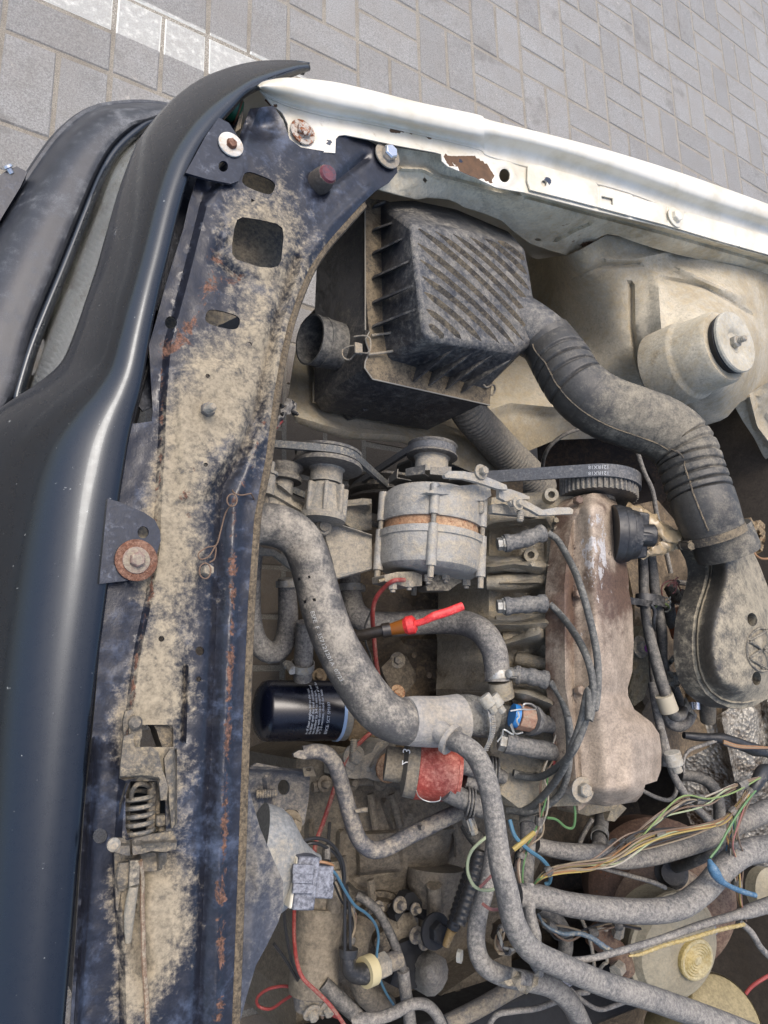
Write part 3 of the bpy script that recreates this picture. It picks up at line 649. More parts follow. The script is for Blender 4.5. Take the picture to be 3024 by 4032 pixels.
# ================================================================ fender
fd = thing('front_fender', 'chipped white front fender running along the far side of the car', 'fender', D(1200, 400, .3))
def zD(x): return .716+(x-620)/1035*.088
def k23(x, y): return (x+1416, y+276.5)
fs_ = [(K2, 306, 196, 200, 206), (K2, 335, 174, 214, 236), (K2, 400, 158, 234, 268), (K2, 500, 152, 254, 306), (K2, 700, 172, 300, 355), (K2, 900, 215, 340, 390), (K2, 1200, 290, 408, 455), (K2, 1500, 352, 470, 530), (K3, 150, 105, 195, 296), (K3, 500, 190, 275, 390), (K3, 900, 300, 400, 492), (K3, 1300, 430, 540, 648), (K3, 1700, 575, 668, 745), (K3, 2050, 712, 795, 868), (K3, 2500, 900, 970, 1030)]
secs = []
for K, x, yo, yl, yg in fs_:
    zz = zD((K.x+x*K.s)*1659/3024); o_ = K(x, yo, zz)
    secs.append([o_+V((-.01, .05, -.42)), o_+V((-.01, .05, -.2)), o_+V((-.005, .026, -.05)), o_+V((0, .01, -.012)), o_, K(x, yo+(yl-yo)*.35, zz+.005), K(x, yo+(yl-yo)*.75, zz+.002), K(x, yl, zz-.004), K(x, yl+(yg-yl)*.35, zz-.015), K(x, yl+(yg-yl)*.8, zz-.021), K(x, yg+4, zz-.021)])
loft(secs, 'fender_skin', WHITE, fd, nu=4, nv=3, solid=.0015, attrs={'rust': lambda i, j: 0.}, sharp=60)
fo = [(300, 198), (335, 232), (400, 264), (500, 302), (700, 351), (900, 386), (1200, 451), (1500, 525), k23(150, 290), k23(500, 386), k23(900, 488), k23(1300, 645), k23(1700, 742), k23(2050, 865), k23(2050, 955), k23(1659, 842), k23(1400, 768), k23(1100, 684), k23(720, 594), k23(330, 494), (1640, 752), (1590, 742), (1480, 690), (1330, 628), (1300, 600), (1296, 562), (1260, 552), (1060, 516), (900, 482), (770, 457), (738, 462), (722, 480), (719, 556), (640, 551), (530, 540), (490, 512), (466, 470), (460, 396), (430, 336), (370, 290), (330, 240)]
rp = [(1308, 562), (1480, 576), (1550, 610), (1588, 690), (1572, 728), (1450, 680), (1322, 622)]
def frust(x, y):
    v = 0
    if inside(x, y, rp): v = .6
    for cx, cy, rx, ry, a in ((1060, 428, 50, 26, .46), (1120, 440, 30, 22, .4), (1235, 462, 34, 24, .46), (1385, 495, 16, 12, .4), (440, 380, 20, 40, .35), (395, 300, 20, 16, .4), (545, 430, 46, 50, .3), (k23(1040, 478)[0], k23(0, 478)[1], 18, 10, .35), (k23(1285, 548)[0], k23(0, 548)[1], 26, 9, .4), (k23(940, 440)[0], k23(0, 440)[1], 14, 8, .35)):
        v = max(v, (a+.06)*math.exp(-(((x-cx)/rx/1.25)**2+((y-cy)/ry/1.25)**2)**2))
    return v
def fblue(x, y):
    v = 0
    for cx, cy, rx, ry, a in ((540, 510, 46, 26, .5), (690, 495, 34, 32, .52), (1395, 600, 34, 20, .5)):
        v = max(v, a*math.exp(-(((x-cx)/rx)**2+((y-cy)/ry)**2)**2))
    return v
ZF = lambda x, y: zD(438.9+.3968*x)-.0225
ffl = panel('flange', K2, fo, WHITE, fd, holes=[[k23(a, b) for a, b in ell(225, 402, 30, 38)]], z=ZF, step=15, thick=.0015, attrs={'rust': frust, 'blue': fblue, 'dirt': lambda x, y: .12}, feats=[('bump', 590, 440, 90, 70, -.004), ('hole_lip', 1416+222, 276+395, 50, 55, .003)])
ms = [(352, 352), (366, 343), (420, 348), (560, 388), (720, 437), (745, 462), (920, 508), (935, 522), (1100, 566), (1110, 575), (1200, 598), (1400, 655), (1659, 732), (2050, 858), (2050, 945), (1659, 832), (1400, 760), (1100, 670), (900, 618), (600, 538), (365, 480), (350, 430)]
fms = panel('mounting_strip', K3, ms, WHITE, fd, holes=[[(752, 512), (815, 526), (818, 565), (756, 548)], ell(440, 445, 16, 18)], z=lambda x, y: zD(1000.6+.3968*x)-.0185, step=16, thick=.002, feats=[('ridge', [(925, 500), (925, 640)], 10, -.002), ('ridge', [(1110, 560), (1110, 690)], 8, -.002), ('ridge', [(1205, 580), (1205, 720)], 8, -.002), ('ridge', [(1490, 660), (1490, 800)], 10, -.002), ('ridge', [(735, 430), (735, 600)], 8, -.002)],
      attrs={'dirt': lambda x, y: .05, 'blue': lambda x, y: .53*math.exp(-(((x-450)/42)**2+((y-440)/40)**2)**3), 'rust': lambda x, y: .0})
MB().bolt(K3(1150, 632, zD(1457)-.018), UP, .010, .007, True).build('bolt', WHITE, fms, bev=.0005)
MB().bolt(K2(540, 445, zD(652)-.021), UP, .0095, .007, True).build('bolt', grime('rusty_painted_bolt', lin(180, 172, 160), .6, dust=.2, sc=60, rust=.5), ffl, bev=.0005)
bolt_thing('flange_bolt', 'bright silver bolt joining the navy crossmember to the white fender', K2, 1000, 572, .704, .0105, .011, BRIGHT, wm=STEEL, wr=.0185)
# rusty hole edge under the front corner of the fender
panel('torn_edge', K2, [(340, 262), (380, 256), (410, 290), (400, 310), (370, 292)], RUSTM, fd, z=.682, step=14, thick=.003)

# ================================================================ inner wing
iw = thing('inner_wing', 'dirty white inner wing with strut tower behind the air filter', 'inner wing', D(1350, 750, .3))
ro = [(1040, 524), (1300, 566), (1600, 706), (1746, 772), k23(720, 596), k23(1100, 686), k23(1659, 842), k23(2050, 955), k23(2050, 1040), k23(1659, 934), k23(1400, 880), k23(1180, 832), k23(1060, 800), k23(930, 758), k23(850, 727), k23(790, 718), k23(750, 732), k23(700, 770), k23(640, 800), k23(570, 834), k23(470, 805), k23(370, 770), k23(280, 705), k23(215, 645), k23(130, 610), (1416, 846), (1400, 832), (1340, 806), (1280, 800), (1225, 796), (1170, 806), (1060, 782), (955, 752), (1000, 722), (1035, 682), (1058, 610)]
rz = field([(1040, 524, .690), (1300, 566, .700), (1746, 772, .722), (2516, 960, .762), (3075, 1118, .785), (3400, 1230, .80), (955, 752, .672), (1170, 806, .655), (1400, 832, .652), (1546, 886, .652), (1696, 981, .64), (1786, 1046, .625), (1986, 1110, .625), (2056, 1076, .64), (2206, 994, .685), (2346, 1034, .70), (2596, 1108, .715), (3075, 1210, .745), (1700, 850, .69), (2000, 950, .69), (2300, 930, .725), (1200, 680, .685)], 3)
panel('upper_rail', K2, ro, grime('lightened_rail_white', lin(222, 212, 186), .5, dust=.34, dustc=lin(168, 154, 126), up=.1, sc=14, rust=.24, rustc=lin(112, 84, 60), oil=.3, oilc=lin(150, 136, 110), bmp=.5, film=.1), iw, z=rz, step=18, thick=.002, rough=.002, holes=[ell(1209, 702, 15, 19, 0, 4, 2), [k23(a, b) for a, b in ell(410, 750, 20, 10)]],  # dirty white lightened: light its facing lacks is put into the colour
      attrs={'dirt': lambda x, y: .03+.14*sstep(1500, 2000, x), 'rust': lambda x, y: .42*math.exp(-(((x-2110)/70)**2+((y-1060)/26)**2))+.2*math.exp(-(((x-2000)/80)**2+((y-1000)/60)**2))},
      feats=[('ridge', [(1080, 640), (1200, 645), (1290, 690), (1420, 720), (1600, 770), (1720, 790)], 14, .008), ('ridge', [(1760, 790), (2136, 890), (2516, 990), (3075, 1150)], 12, -.008), ('ridge', [k23(500, 750), k23(610, 690), k23(680, 660)], 14, -.010), ('bump', 1960, 1010, 40, 30, .006)])
to = [(1227, 551), (1254, 539), (1310, 508), (1340, 510), (1370, 521), (1469, 549), (1560, 568), (1659, 590), (1800, 620), (1800, 800), (1660, 840), (1600, 868), (1588, 881), (1572, 900), (1556, 909), (1524, 919), (1400, 938), (1300, 946), (1200, 950), (1140, 975), (1090, 1040), (1040, 1030), (945, 987), (866, 955), (747, 947), (680, 928), (640, 912), (622, 870), (632, 800), (650, 700), (760, 580), (1000, 500), (1160, 560)]
tz = field([(1227, 549, .632), (1310, 512, .672), (1469, 548, .705), (1659, 588, .742), (1659, 700, .72), (1659, 820, .67), (1588, 881, .655), (1530, 910, .63), (1225, 620, .56), (1300, 620, .63), (1400, 600, .68), (1400, 700, .67), (1440, 780, .665), (1500, 770, .715), (1530, 690, .73), (1560, 840, .70), (1600, 760, .73), (1330, 720, .62), (1300, 800, .57), (1250, 720, .53), (1400, 880, .56), (1300, 900, .5), (1200, 945, .42), (1150, 850, .44), (1050, 920, .42), (950, 960, .42), (850, 920, .43), (700, 910, .43), (640, 860, .43), (650, 740, .40), (760, 600, .38), (1000, 520, .38), (1160, 570, .42), (1100, 1030, .40)], 3.2)
TP = lambda x, y: ((K6.x+x*K6.s)*1659/3024, (K6.y+y*K6.s)*1659/3024)
panel('strut_tower', D, to, DWHITE, iw, z=tz, step=11, thick=.002, rough=.0012,
      attrs={'dirt': lambda x, y: .12*math.exp(-(poly_d(x, y, [(1180, 640), (1300, 600)])/80)**2)+.18*math.exp(-(((x-1100)/120)**2+((y-960)/60)**2))-.1*math.exp(-(((x-1420)/90)**2+((y-720)/120)**2))},
      feats=[('ridge', [TP(915, 30), TP(918, 250), TP(945, 420), TP(1000, 590)], 6, -.009), ('ridge', [TP(1060, 0), TP(1080, 300), TP(1150, 560), TP(1250, 700)], 16, .010), ('ridge', [(1310, 560), (1370, 560), (1440, 545)], 8, .006), ('ridge', [(1470, 580), (1560, 620), (1600, 640)], 10, .008), ('bump', 1535, 775, 85, 95, .045), ('ridge', [(1240, 600), (1300, 575), (1380, 570)], 5, -.005), ('ridge', [(1180, 690), (1260, 760), (1330, 860)], 7, .006), ('ridge', [(1420, 600), (1520, 620), (1620, 680)], 6, -.006), ('ridge', [(700, 880), (900, 905), (1060, 960)], 6, -.006), ('bump', 1250, 590, 30, 20, .004), ('ridge', [(640, 900), (760, 935), (870, 940), (960, 970)], 14, .02), ('ridge', [(1020, 900), (1100, 870), (1200, 880)], 14, .015)])
cc = K6(1470, 345, .800)
MB().lathe([(-.13, .068), (-.078, .068), (-.074, .067), (-.070, .0635), (-.066, .0625), (-.02, .0605), (-.014, .057), (-.014, .03)], cc, UP, 48).build('turret', DWHITE, iw)
sc_ = thing('strut_cap', 'round dusty disc with a centre nut on top of the strut tower', 'strut mount', cc)
MB().lathe([(-.014, .046), (-.004, .050), (-.001, .046)], cc, UP, 40).build('rubber', DARK, sc_)
MB().lathe([(.0, .0), (.0, .0165), (-.001, .017), (.004, .021), (.006, .026), (.006, .049), (.0035, .0505), (-.001, .050)][::-1], cc, UP, 48).build('disc', grime('strut_disc', lin(190, 186, 172), .6, dust=.4, dustc=lin(160, 150, 128), up=.2, sc=22, oil=.2, oilc=lin(120, 110, 90)), sc_)
MB().hexh(cc, UP, .0105, .009).stud(cc+UP*.008, UP, .0055, .012).build('nut', STEEL, sc_, bev=.0004)
panel('rear_brace', K6, [(1480, 680), (1560, 620), (1659, 560), (1900, 520), (1900, 1300), (1720, 1060), (1640, 960), (1590, 860), (1530, 770)], DWHITE, iw, z=field([(1480, 680, .65), (1659, 560, .70), (1900, 900, .66), (1640, 960, .60), (1560, 800, .63)]), step=26, thick=.003, rough=.004, feats=[('ridge', [(1560, 640), (1600, 800), (1720, 960)], 22, .015)])
sd_ = thing('threaded_stud', 'thin threaded stud sticking up beside the fender rail', 'stud', K3(1515, 990, .70)); MB().stud(K3(1518, 1005, .712), V((.0, .05, 1)), .0042, .024).build('thread', STEEL, sd_)
# rest of the body shell that closes the bay: bulkhead and far panels
SH = thing('bulkhead', 'dark sooty bulkhead wall behind the engine', 'bulkhead', (1.52, 0, .2))
loft([[V((1.36, y, .08)), V((1.47, y, .3)), V((1.50, y, .55)), V((1.54, y, .80)), V((1.64, y, .86)), V((1.80, y, .87))] for y in (.80, .4, 0, -.4, -.8, -1.1)], 'bulkhead_sheet', grime('sooty_panel', lin(52, 48, 44), .7, dust=.3, dustc=lin(100, 88, 70), sc=12, oil=.3), SH, solid=.003)
nf = thing('near_fender', 'white fender on the near side of the car', 'fender', (.7, -1.0, .2))
loft([[V((x, -.86-.02*(x > .5), z_-.05)), V((x, -.90, z_)), V((x, -.97, z_-.01)), V((x, -1.02, z_-.1)), V((x, -1.03, .25))] for x, z_ in ((.15, .70), (.5, .73), (1, .77), (1.5, .82))], 'fender_skin', WHITE, nf, solid=.002)
uf = thing('chassis_rails', 'dark steel chassis legs and subframe low under the engine', 'chassis', (.7, 0, .12))
mb = MB(); X, Y = V((1, 0, 0)), V((0, 1, 0))
mb.box((.85, -.55, .34), X, Y, UP, 1.0, .09, .12); mb.build('chassis_leg', DARK, uf, bev=.01)
MB().box((1.0, -.1, .16), X, Y, UP, .25, 1.1, .07).build('subframe', DARK, uf, bev=.01)
# ================================================================ air filter box
PLAST = grime('dusty_black_plastic', lin(31, 38, 50), .34, dust=.43, dustc=lin(122, 118, 109), up=.12, sc=20, bmp=.3, bsc=500, soft=.3, fine=1., amp=.9, film=.14)
PLASTD = grime('tan_dusted_plastic', lin(40, 40, 42), .6, dust=.46, dustc=lin(118, 106, 86), up=.3, sc=22, bmp=.3, bsc=400)
RUB = grime('dusty_black_rubber', lin(38, 40, 42), .45, dust=.40, dustc=lin(120, 115, 106), up=.35, sc=20, bmp=.25, bsc=420, soft=.36, fine=1.)
RUBG = grime('greyed_rubber', lin(70, 71, 73), .55, dust=.47, dustc=lin(136, 131, 122), up=.3, sc=34, bmp=.3, bsc=420, soft=.3, fine=.9, amp=.9, chip=.235, chipc=lin(150, 148, 140))
CABLE = grime('lead_rubber', lin(58, 60, 60), .5, dust=.42, dustc=lin(112, 110, 103), up=.3, sc=40, bmp=.12)
CLAMP = grime('hose_clamp_steel', lin(170, 170, 166), .3, .8, dust=.3, dustc=lin(150, 140, 120), sc=60, rust=.25, bmp=.15)
ab = thing('air_filter_box', 'black dusty plastic air filter box with diagonal ridges on its lid', 'air filter', K5(900, 800, .44))
abase = panel('base', K5, [(612, 125), (1330, 300), (1290, 800), (1262, 1222), (655, 1088), (612, 1030), (600, 600)], PLAST, ab, z=.598, step=60, skirt=.15, sharp=30)
afl = panel('flange', K5, [(604, 112), (700, 118), (1370, 290), (1330, 800), (1284, 1238), (645, 1096), (602, 1034), (606, 1000), (628, 950), (606, 880), (628, 835), (606, 600)], PLASTD, ab, z=.607, step=50, skirt=.006, bev=.001)
ztop = lambda x: .704-.032*max(0, (x-900)/650)
br = [(690, 135), (694, 480), (702, 820), (728, 985), (1000, 1066), (1262, 1150), (1390, 1000), (1420, 800), (1430, 500), (1400, 300), (1100, 172), (860, 122)]
tr = [(852, 252), (885, 520), (926, 835), (958, 886), (1200, 915), (1440, 943), (1502, 915), (1556, 842), (1506, 540), (1476, 385), (1180, 300), (1000, 274)]
vs = [K5(x, y, .607) for x, y in br]+[K5(x, y, ztop(x)) for x, y in tr]; n = 12
alid = mesh_obj('lid', vs, [(i, n+i, n+(i+1) % n, (i+1) % n) for i in range(n)]+[tuple(range(2*n-1, n-1, -1))], PLAST, ab, bev=.007, sharp=28)
for y0, y1, x1 in ((165, 128, 720), (290, 240, 765), (415, 322, 825), (548, 452, 845), (682, 585, 868), (812, 715, 880)):
    a, b, c = K5(642, y0, .608), K5(700, y0-14, .608), K5(x1, y1, .608+.092*min(1, (x1-690)/175)); e = V((0, .0016, 0))
    d = a+UP*.006
    mesh_obj('rib', [p+e for p in (a, b, c, d)]+[p-e for p in (a, b, c, d)], [(0, 1, 2, 3), (7, 6, 5, 4), (0, 4, 5, 1), (1, 5, 6, 2), (2, 6, 7, 3), (3, 7, 4, 0)], PLAST, alid, smooth=False)
for a, b, c in (((868, 1110), (890, 1030), (1082, 940)), ((952, 1132), (975, 1055), (1198, 952)), ((1046, 1150), (1070, 1085), (1308, 962)), ((1128, 1170), (1152, 1110), (1420, 980))):
    a, b, c = K5(*a, .608), K5(*b, .608), K5(*c, .69); e = V((.0017, .0004, 0)); d = a+UP*.006
    mesh_obj('rib', [p+e for p in (a, b, c, d)]+[p-e for p in (a, b, c, d)], [(0, 1, 2, 3), (7, 6, 5, 4), (0, 4, 5, 1), (1, 5, 6, 2), (2, 6, 7, 3), (3, 7, 4, 0)], PLAST, alid, smooth=False)
for x0, y0, x1, y1 in ((1330, 345, 1472, 450), (1258, 332, 1486, 528), (1172, 322, 1500, 615), (1082, 306, 1512, 702), (988, 292, 1524, 790), (898, 276, 1510, 850), (892, 356, 1466, 890), (906, 446, 1420, 916), (916, 536, 1336, 904), (926, 622, 1238, 892), (938, 716, 1126, 878), (950, 800, 1030, 872)):
    P = []; R = []
    for i in range(13):
        t = i/12; bow = 18*math.sin(math.pi*t)*((x1-x0)/600); x = x0+(x1-x0)*t+bow*.6; y = y0+(y1-y0)*t-bow
        P.append(K5(x, y, ztop(x)-.0005)); R.append(.0052*max(.06, min(1, 7*t, 7*(1-t)))**.7)
    MB().tube(P, R, 4, flat=1.15).build('ridge', PLASTD, alid, smooth=False)
MB().tube(*[(lambda q: q)(z) for z in path(K6, [(250, 200, .640, 290), (360, 270, .655, 292), (430, 318, .664, 285), (478, 352, .670, 278)], 6)], n=28).build('outlet_neck', PLAST, ab)
sn = V((-1, -.04, .10)).normalized(); so_ = K5(490, 930, .520)
MB().lathe([(-.02, .036), (.02, .0355), (.0395, .0355), (.040, .0368), (.044, .0368), (.0445, .0355), (.055, .0355), (.0555, .0368), (.061, .0370), (.061, .0342), (.02, .0335), (.0, .030), (-.005, 0)], so_, sn, 44).build('inlet_snout', grime('grey_dusted_plastic', lin(72, 74, 76), .55, dust=.45, dustc=lin(124, 121, 113), up=.15, sc=20, bmp=.2), ab)
for i in range(5):
    y = 330+i*165; a = K5(604, y+20, .585); b = K5(560, y+95, .50); MB().tube([a, b], .0022, 6).build('base_rib', PLAST, abase)
MB().tube([K5(x, y, .6085) for x, y in ((604, 112), (606, 600), (606, 830), (628, 838), (606, 880), (628, 950), (606, 1000), (602, 1034), (645, 1096), (960, 1166), (1284, 1238))], .0011, 6).build('pale_edge', plain('pale_worn_edge', lin(136, 132, 122), .7), afl)
wr = lambda pts, r=.0012: MB().tube(cat([K5(*p) for p in pts], 6), r, 8)
wr([(545, 865, .60), (600, 860, .612), (632, 880, .618), (625, 950, .617), (560, 955, .60), (520, 990, .585), (485, 975, .58), (485, 935, .58), (530, 915, .59), (575, 915, .60)]).build('spring_clip', STEEL, ab)
MB().box(K5(568, 930, .602), X, Y, UP, .012, .016, .004).build('clip_plate', STEEL, ab, bev=.001)
wr([(640, 858, .612), (700, 850, .614), (752, 843, .625)], .0018).build('clip_bar', STEEL, ab); wr([(620, 962, .612), (700, 952, .614), (757, 943, .625)], .0018).build('clip_bar', STEEL, ab)
wr([(1240, 1110, .612), (1265, 1140, .612), (1300, 1125, .608), (1312, 1150, .60), (1300, 1180, .595), (1280, 1180, .60)], .0016).build('spring_clip', STEEL, ab)
hose('lower_duct', K5, [(545, 1275, .46, 34), (620, 1262, .47), (720, 1225, .475), (830, 1185, .48)], RUB, ab, rib=(.005, .12)); hose('lower_duct', K5, [(600, 1290, .455, 30), (700, 1260, .465), (800, 1220, .47), (870, 1190, .475)], RUB, ab)
panel('resonator', K5, [(540, 1200), (700, 1150), (860, 1170), (760, 1230), (600, 1270)], PLAST, ab, z=.485, step=30, skirt=.05)
for x, y, l in ((372, 1168, 'studded bracket under the snout of the air filter box'), (775, 1278, 'studded bracket below the lower flange of the air filter box')):
    t = thing('mount_bracket', l, 'bracket', K5(x, y, .44)); MB().box(K5(x, y+10, .442), X, Y, UP, .034, .034, .004).build('plate', DWHITE, t, bev=.001); MB().stud(K5(x, y, .444), V((0, .05, 1)), .0045, .016).build('stud', STEEL, t)

ph = thing('preheat_hose', 'grey corrugated warm air hose running down under the air filter box', 'hose', K5(1330, 1450, .42))
hose('corrugated_tube', K5, [(1110, 1170, .50, 196), (1180, 1290, .485), (1280, 1400, .46), (1380, 1510, .44), (1490, 1620, .42), (1560, 1700, .40)], grime('grey_paper_hose', lin(120, 118, 112), .75, dust=.5, dustc=lin(134, 128, 116), up=.2, sc=30), ph, n=28, rib=(.0078, .07))

# ---------------------------------------------------------------- intake hose
ih = thing('intake_hose', 'wide black rubber intake hose snaking from air filter box to throttle cover', 'hose', K6(900, 800, .6))
ipts = [(440, 318, .668, 292), (478, 368, .674, 300), (535, 455, .69, 322), (596, 555, .705, 328), (680, 640, .72, 338), (790, 705, .735, 345), (920, 752, .75, 345), (1050, 800, .765, 345), (1150, 865, .775, 345), (1215, 950, .785, 338), (1250, 1050, .79, 338), (1288, 1160, .795, 342), (1322, 1260, .80, 340), (1352, 1340, .80, 325), (1375, 1405, .80, 318)]
P, R = path(K6, ipts, 14)
Ls = [0]
for a, b in zip(P, P[1:]): Ls.append(Ls[-1]+(b-a).length)
T = Ls[-1]; Q = []; QR = []
N = 460; j = 0
gro = [.115, .155, .195, .235]+[.655+.032*i for i in range(7)]; gro2 = [.30+.028*i for i in range(10)]
for i in range(N):
    t = T*i/(N-1)
    while j < len(P)-2 and Ls[j+1] < t: j += 1
    q = min(1, (t-Ls[j])/max(1e-9, Ls[j+1]-Ls[j])); r = R[j]*(1-q)+R[j+1]*q; f = i/(N-1)
    d = 0
    for g_ in gro: d = max(d, .085*math.exp(-((f-g_)/.0045)**2))
    for g_ in gro: d -= .02*math.exp(-((f-g_+.016)/.008)**2)
    for g_ in gro2: d = max(d, .012*math.exp(-((f-g_)/.0025)**2))
    Q.append(P[j].lerp(P[j+1], q)); QR.append(r*(1-d))
HOSEM = grime('dusty_intake_rubber', lin(30, 33, 38), .38, dust=.36, dustc=lin(126, 119, 104), up=.3, sc=12, bmp=.25, bsc=420, soft=.34, fine=1.)
def along(f):
    for (a, va), (b, vb) in zip(DH, DH[1:]):
        if f <= b: return va+(vb-va)*(f-a)/(b-a)
    return DH[-1][1]
DH = [(0, -.22), (.22, -.2), (.30, -.12), (.40, .12), (.58, .14), (.68, .0), (.80, -.15), (.92, -.2), (1, -.05)]
MB().tube(Q, QR, 40).build('ribbed_tube', HOSEM, ih, sharp=60, attrs={'dirt': [along(i/(N-1)) for i in range(N) for _ in range(40)]})
seam = []; a0 = None
for i in range(20, N-20, 6):
    t = (Q[i+1]-Q[i]).normalized(); a = (V((-.55, -.75, .35))); a = (a-t*a.dot(t)).normalized(); seam.append(Q[i]+a*(QR[i]*1.0))
MB().tube(seam, .0013, 6).build('mould_seam', PLASTD, ih)
def band(K, x, y, z, ax, r, wd, name='clamp_band', mat=None, parent=None, screw=None, th=.0012, hs=1.):
    p = K(x, y, z); mb = MB().lathe([(-wd/2, r), (-wd/2, r+th), (wd/2, r+th), (wd/2, r)], p, ax, 40, cap=False)
    o = mb.build(name, mat or CLAMP, parent)
    if screw is not None:
        a, b, d = frame(ax); q = p+(a*math.cos(screw)+b*math.sin(screw))*(r+.004*hs); tg = (b*math.cos(screw)-a*math.sin(screw))
        MB().lathe([(-.010*hs, .0042*hs), (.006*hs, .0042*hs)], q, tg, 12).lathe([(.006*hs, .0056*hs), (.012*hs, .0056*hs), (.0125*hs, .0045*hs)], q, tg, 6).box(q-(a*math.cos(screw)+b*math.sin(screw))*.002, tg, d, (a*math.cos(screw)+b*math.sin(screw)), .016*hs, .011*hs, .006*hs).build('clamp_screw', mat or CLAMP, parent)
    return o
def clamp(label, K, x, y, z, ax, r, wd=.009, screw=2.4, group=None, mat=None, hs=1.):
    t = thing('hose_clamp', label, 'clamp', K(x, y, z), group); band(K, x, y, z, ax, r, wd, 'band', mat, t, screw, hs=hs); return t
ax1 = (Q[30]-Q[4]).normalized()
clamp('shiny wide clamp band where the intake hose leaves the air filter box', K6, 472, 350, .672, ax1, .0372, .012, None)
ax2 = (Q[-1]-Q[-25]).normalized()
clamp('tan dusted worm clamp between intake hose and throttle cover', K6, 1368, 1388, .80, ax2, .0415, .011, 3.6, mat=PLASTD, hs=1.2)
# ---------------------------------------------------------------- throttle cover
tcv = thing('throttle_cover', 'dusty black moulded throttle cover with round emblem and two holes', 'intake cover', B7(1250, 1300, .70))
oc = [(1290, 240), (1345, 330), (1400, 440), (1460, 570), (1530, 760), (1620, 950), (1690, 1200), (1700, 1450), (1650, 1680), (1560, 1830), (1400, 1915), (1300, 1945), (1160, 1935), (1040, 1885), (930, 1800), (860, 1690), (818, 1560), (798, 1400), (798, 1250), (818, 1050), (858, 900), (905, 770), (930, 640), (928, 560), (905, 470), (860, 380), (830, 340), (1000, 290), (1150, 260)]
def oz(x, y):
    d = poly_d(x, y, oc+[oc[0]]); m = .758+.040*sstep(0, 240, d)
    return m+.018*sstep(600, 250, y)
COVM = grime('dusty_cover_plastic', lin(34, 36, 40), .45, dust=.47, dustc=lin(140, 131, 112), up=.28, sc=9, bmp=.35, bsc=300, soft=.26, fine=1.2)
tcs = panel('cover_shell', B7, oc, COVM, tcv, holes=[ell(1382, 1080, 48, 66, -12), ell(1424, 1650, 44, 68, 0)], z=oz, step=34, skirt=.03, feats=[('ridge', [(900, 380), (965, 470), (985, 560), (965, 720), (905, 900), (862, 1060), (845, 1250), (848, 1400), (870, 1560), (915, 1680), (985, 1780), (1080, 1850), (1180, 1885), (1300, 1893), (1400, 1870)], 12, .004)], attrs={'dirt': lambda x, y: .22*math.exp(-(poly_d(x, y, [(980, 500), (900, 900), (848, 1250), (860, 1500), (980, 1780), (1200, 1890)])/16)**2)-.25*math.exp(-(poly_d(x, y, [(1100, 500), (1020, 850), (960, 1300), (1020, 1600)])/70)**2)+.12*sstep(1100, 1400, x)}, sharp=50)
ec = B7(1470, 1370, .8005); 
def ebox(x0, y0, x1, y1): 
    P = [B7(x0, y0, .800), B7(x1, y1, .800)]; MB().tube(P, .0021, 6, flat=.7).build('emblem_stroke', COVM, tcs)
MB().tube([B7(1480+152*math.cos(t), 1370+208*math.sin(t), .7985) for t in [i*math.pi/20 for i in range(41)]], .0022, 6, flat=.8).build('emblem_ring', COVM, tcs)
EM = lambda ux, uy: (1480+uy*146, 1370+ux*200)
for L_ in ([(-.45, .88), (0, .12), (.45, .88)], [(-.93, .35), (-.42, -.88), (0, -.02), (.42, -.88), (.93, .35)]):
    for q0, q1 in zip(L_, L_[1:]): ebox(*EM(*q0), *EM(*q1))
MB().lathe([(-.02, .043), (-.005, .044), (.012, .045), (.02, .0435)], B7(1110, 330, .792), ax2, 36).build('neck_ring', HOSEM, tcv)
# ================================================================ engine
HEADM = grime('oily_cast_alloy', lin(150, 144, 130), .45, .3, dust=.4, dustc=lin(148, 136, 112), up=.2, sc=22, oil=.36, oilc=lin(66, 55, 41), bmp=.7, bsc=380, lump=.25)
BLOCKM = grime('oily_iron_block', lin(98, 85, 68), .5, dust=.36, dustc=lin(128, 111, 86), up=.12, sc=15, oil=.48, oilc=lin(30, 24, 18), bmp=.7, bsc=260, lump=.3)
GBOXM = grime('dusty_gearbox_alloy', lin(98, 92, 82), .6, .1, dust=.47, dustc=lin(118, 109, 94), up=.25, sc=20, oil=.36, oilc=lin(58, 50, 40), bmp=.65, bsc=300, lump=.25)  # shade deep in the bay is put into these darker alloy and dust colours
ALTM = grime('dusty_alternator_alloy', lin(158, 158, 154), .42, .35, dust=.42, dustc=lin(156, 146, 127), up=.2, sc=18, oil=.3, oilc=lin(104, 102, 98), bmp=.5, bsc=420)
PUL = grime('grey_pulley_steel', lin(92, 92, 92), .45, .5, dust=.42, dustc=lin(124, 118, 106), sc=40, bmp=.2)
BELT = grime('belt_rubber', lin(66, 70, 76), .55, dust=.3, dustc=lin(110, 108, 104), sc=60, bmp=.15)
RUSTB = grime('rusted_band', lin(150, 112, 82), .7, dust=.4, dustc=lin(170, 142, 112), sc=40, rust=.42, rustc=lin(150, 92, 58), bmp=.4)
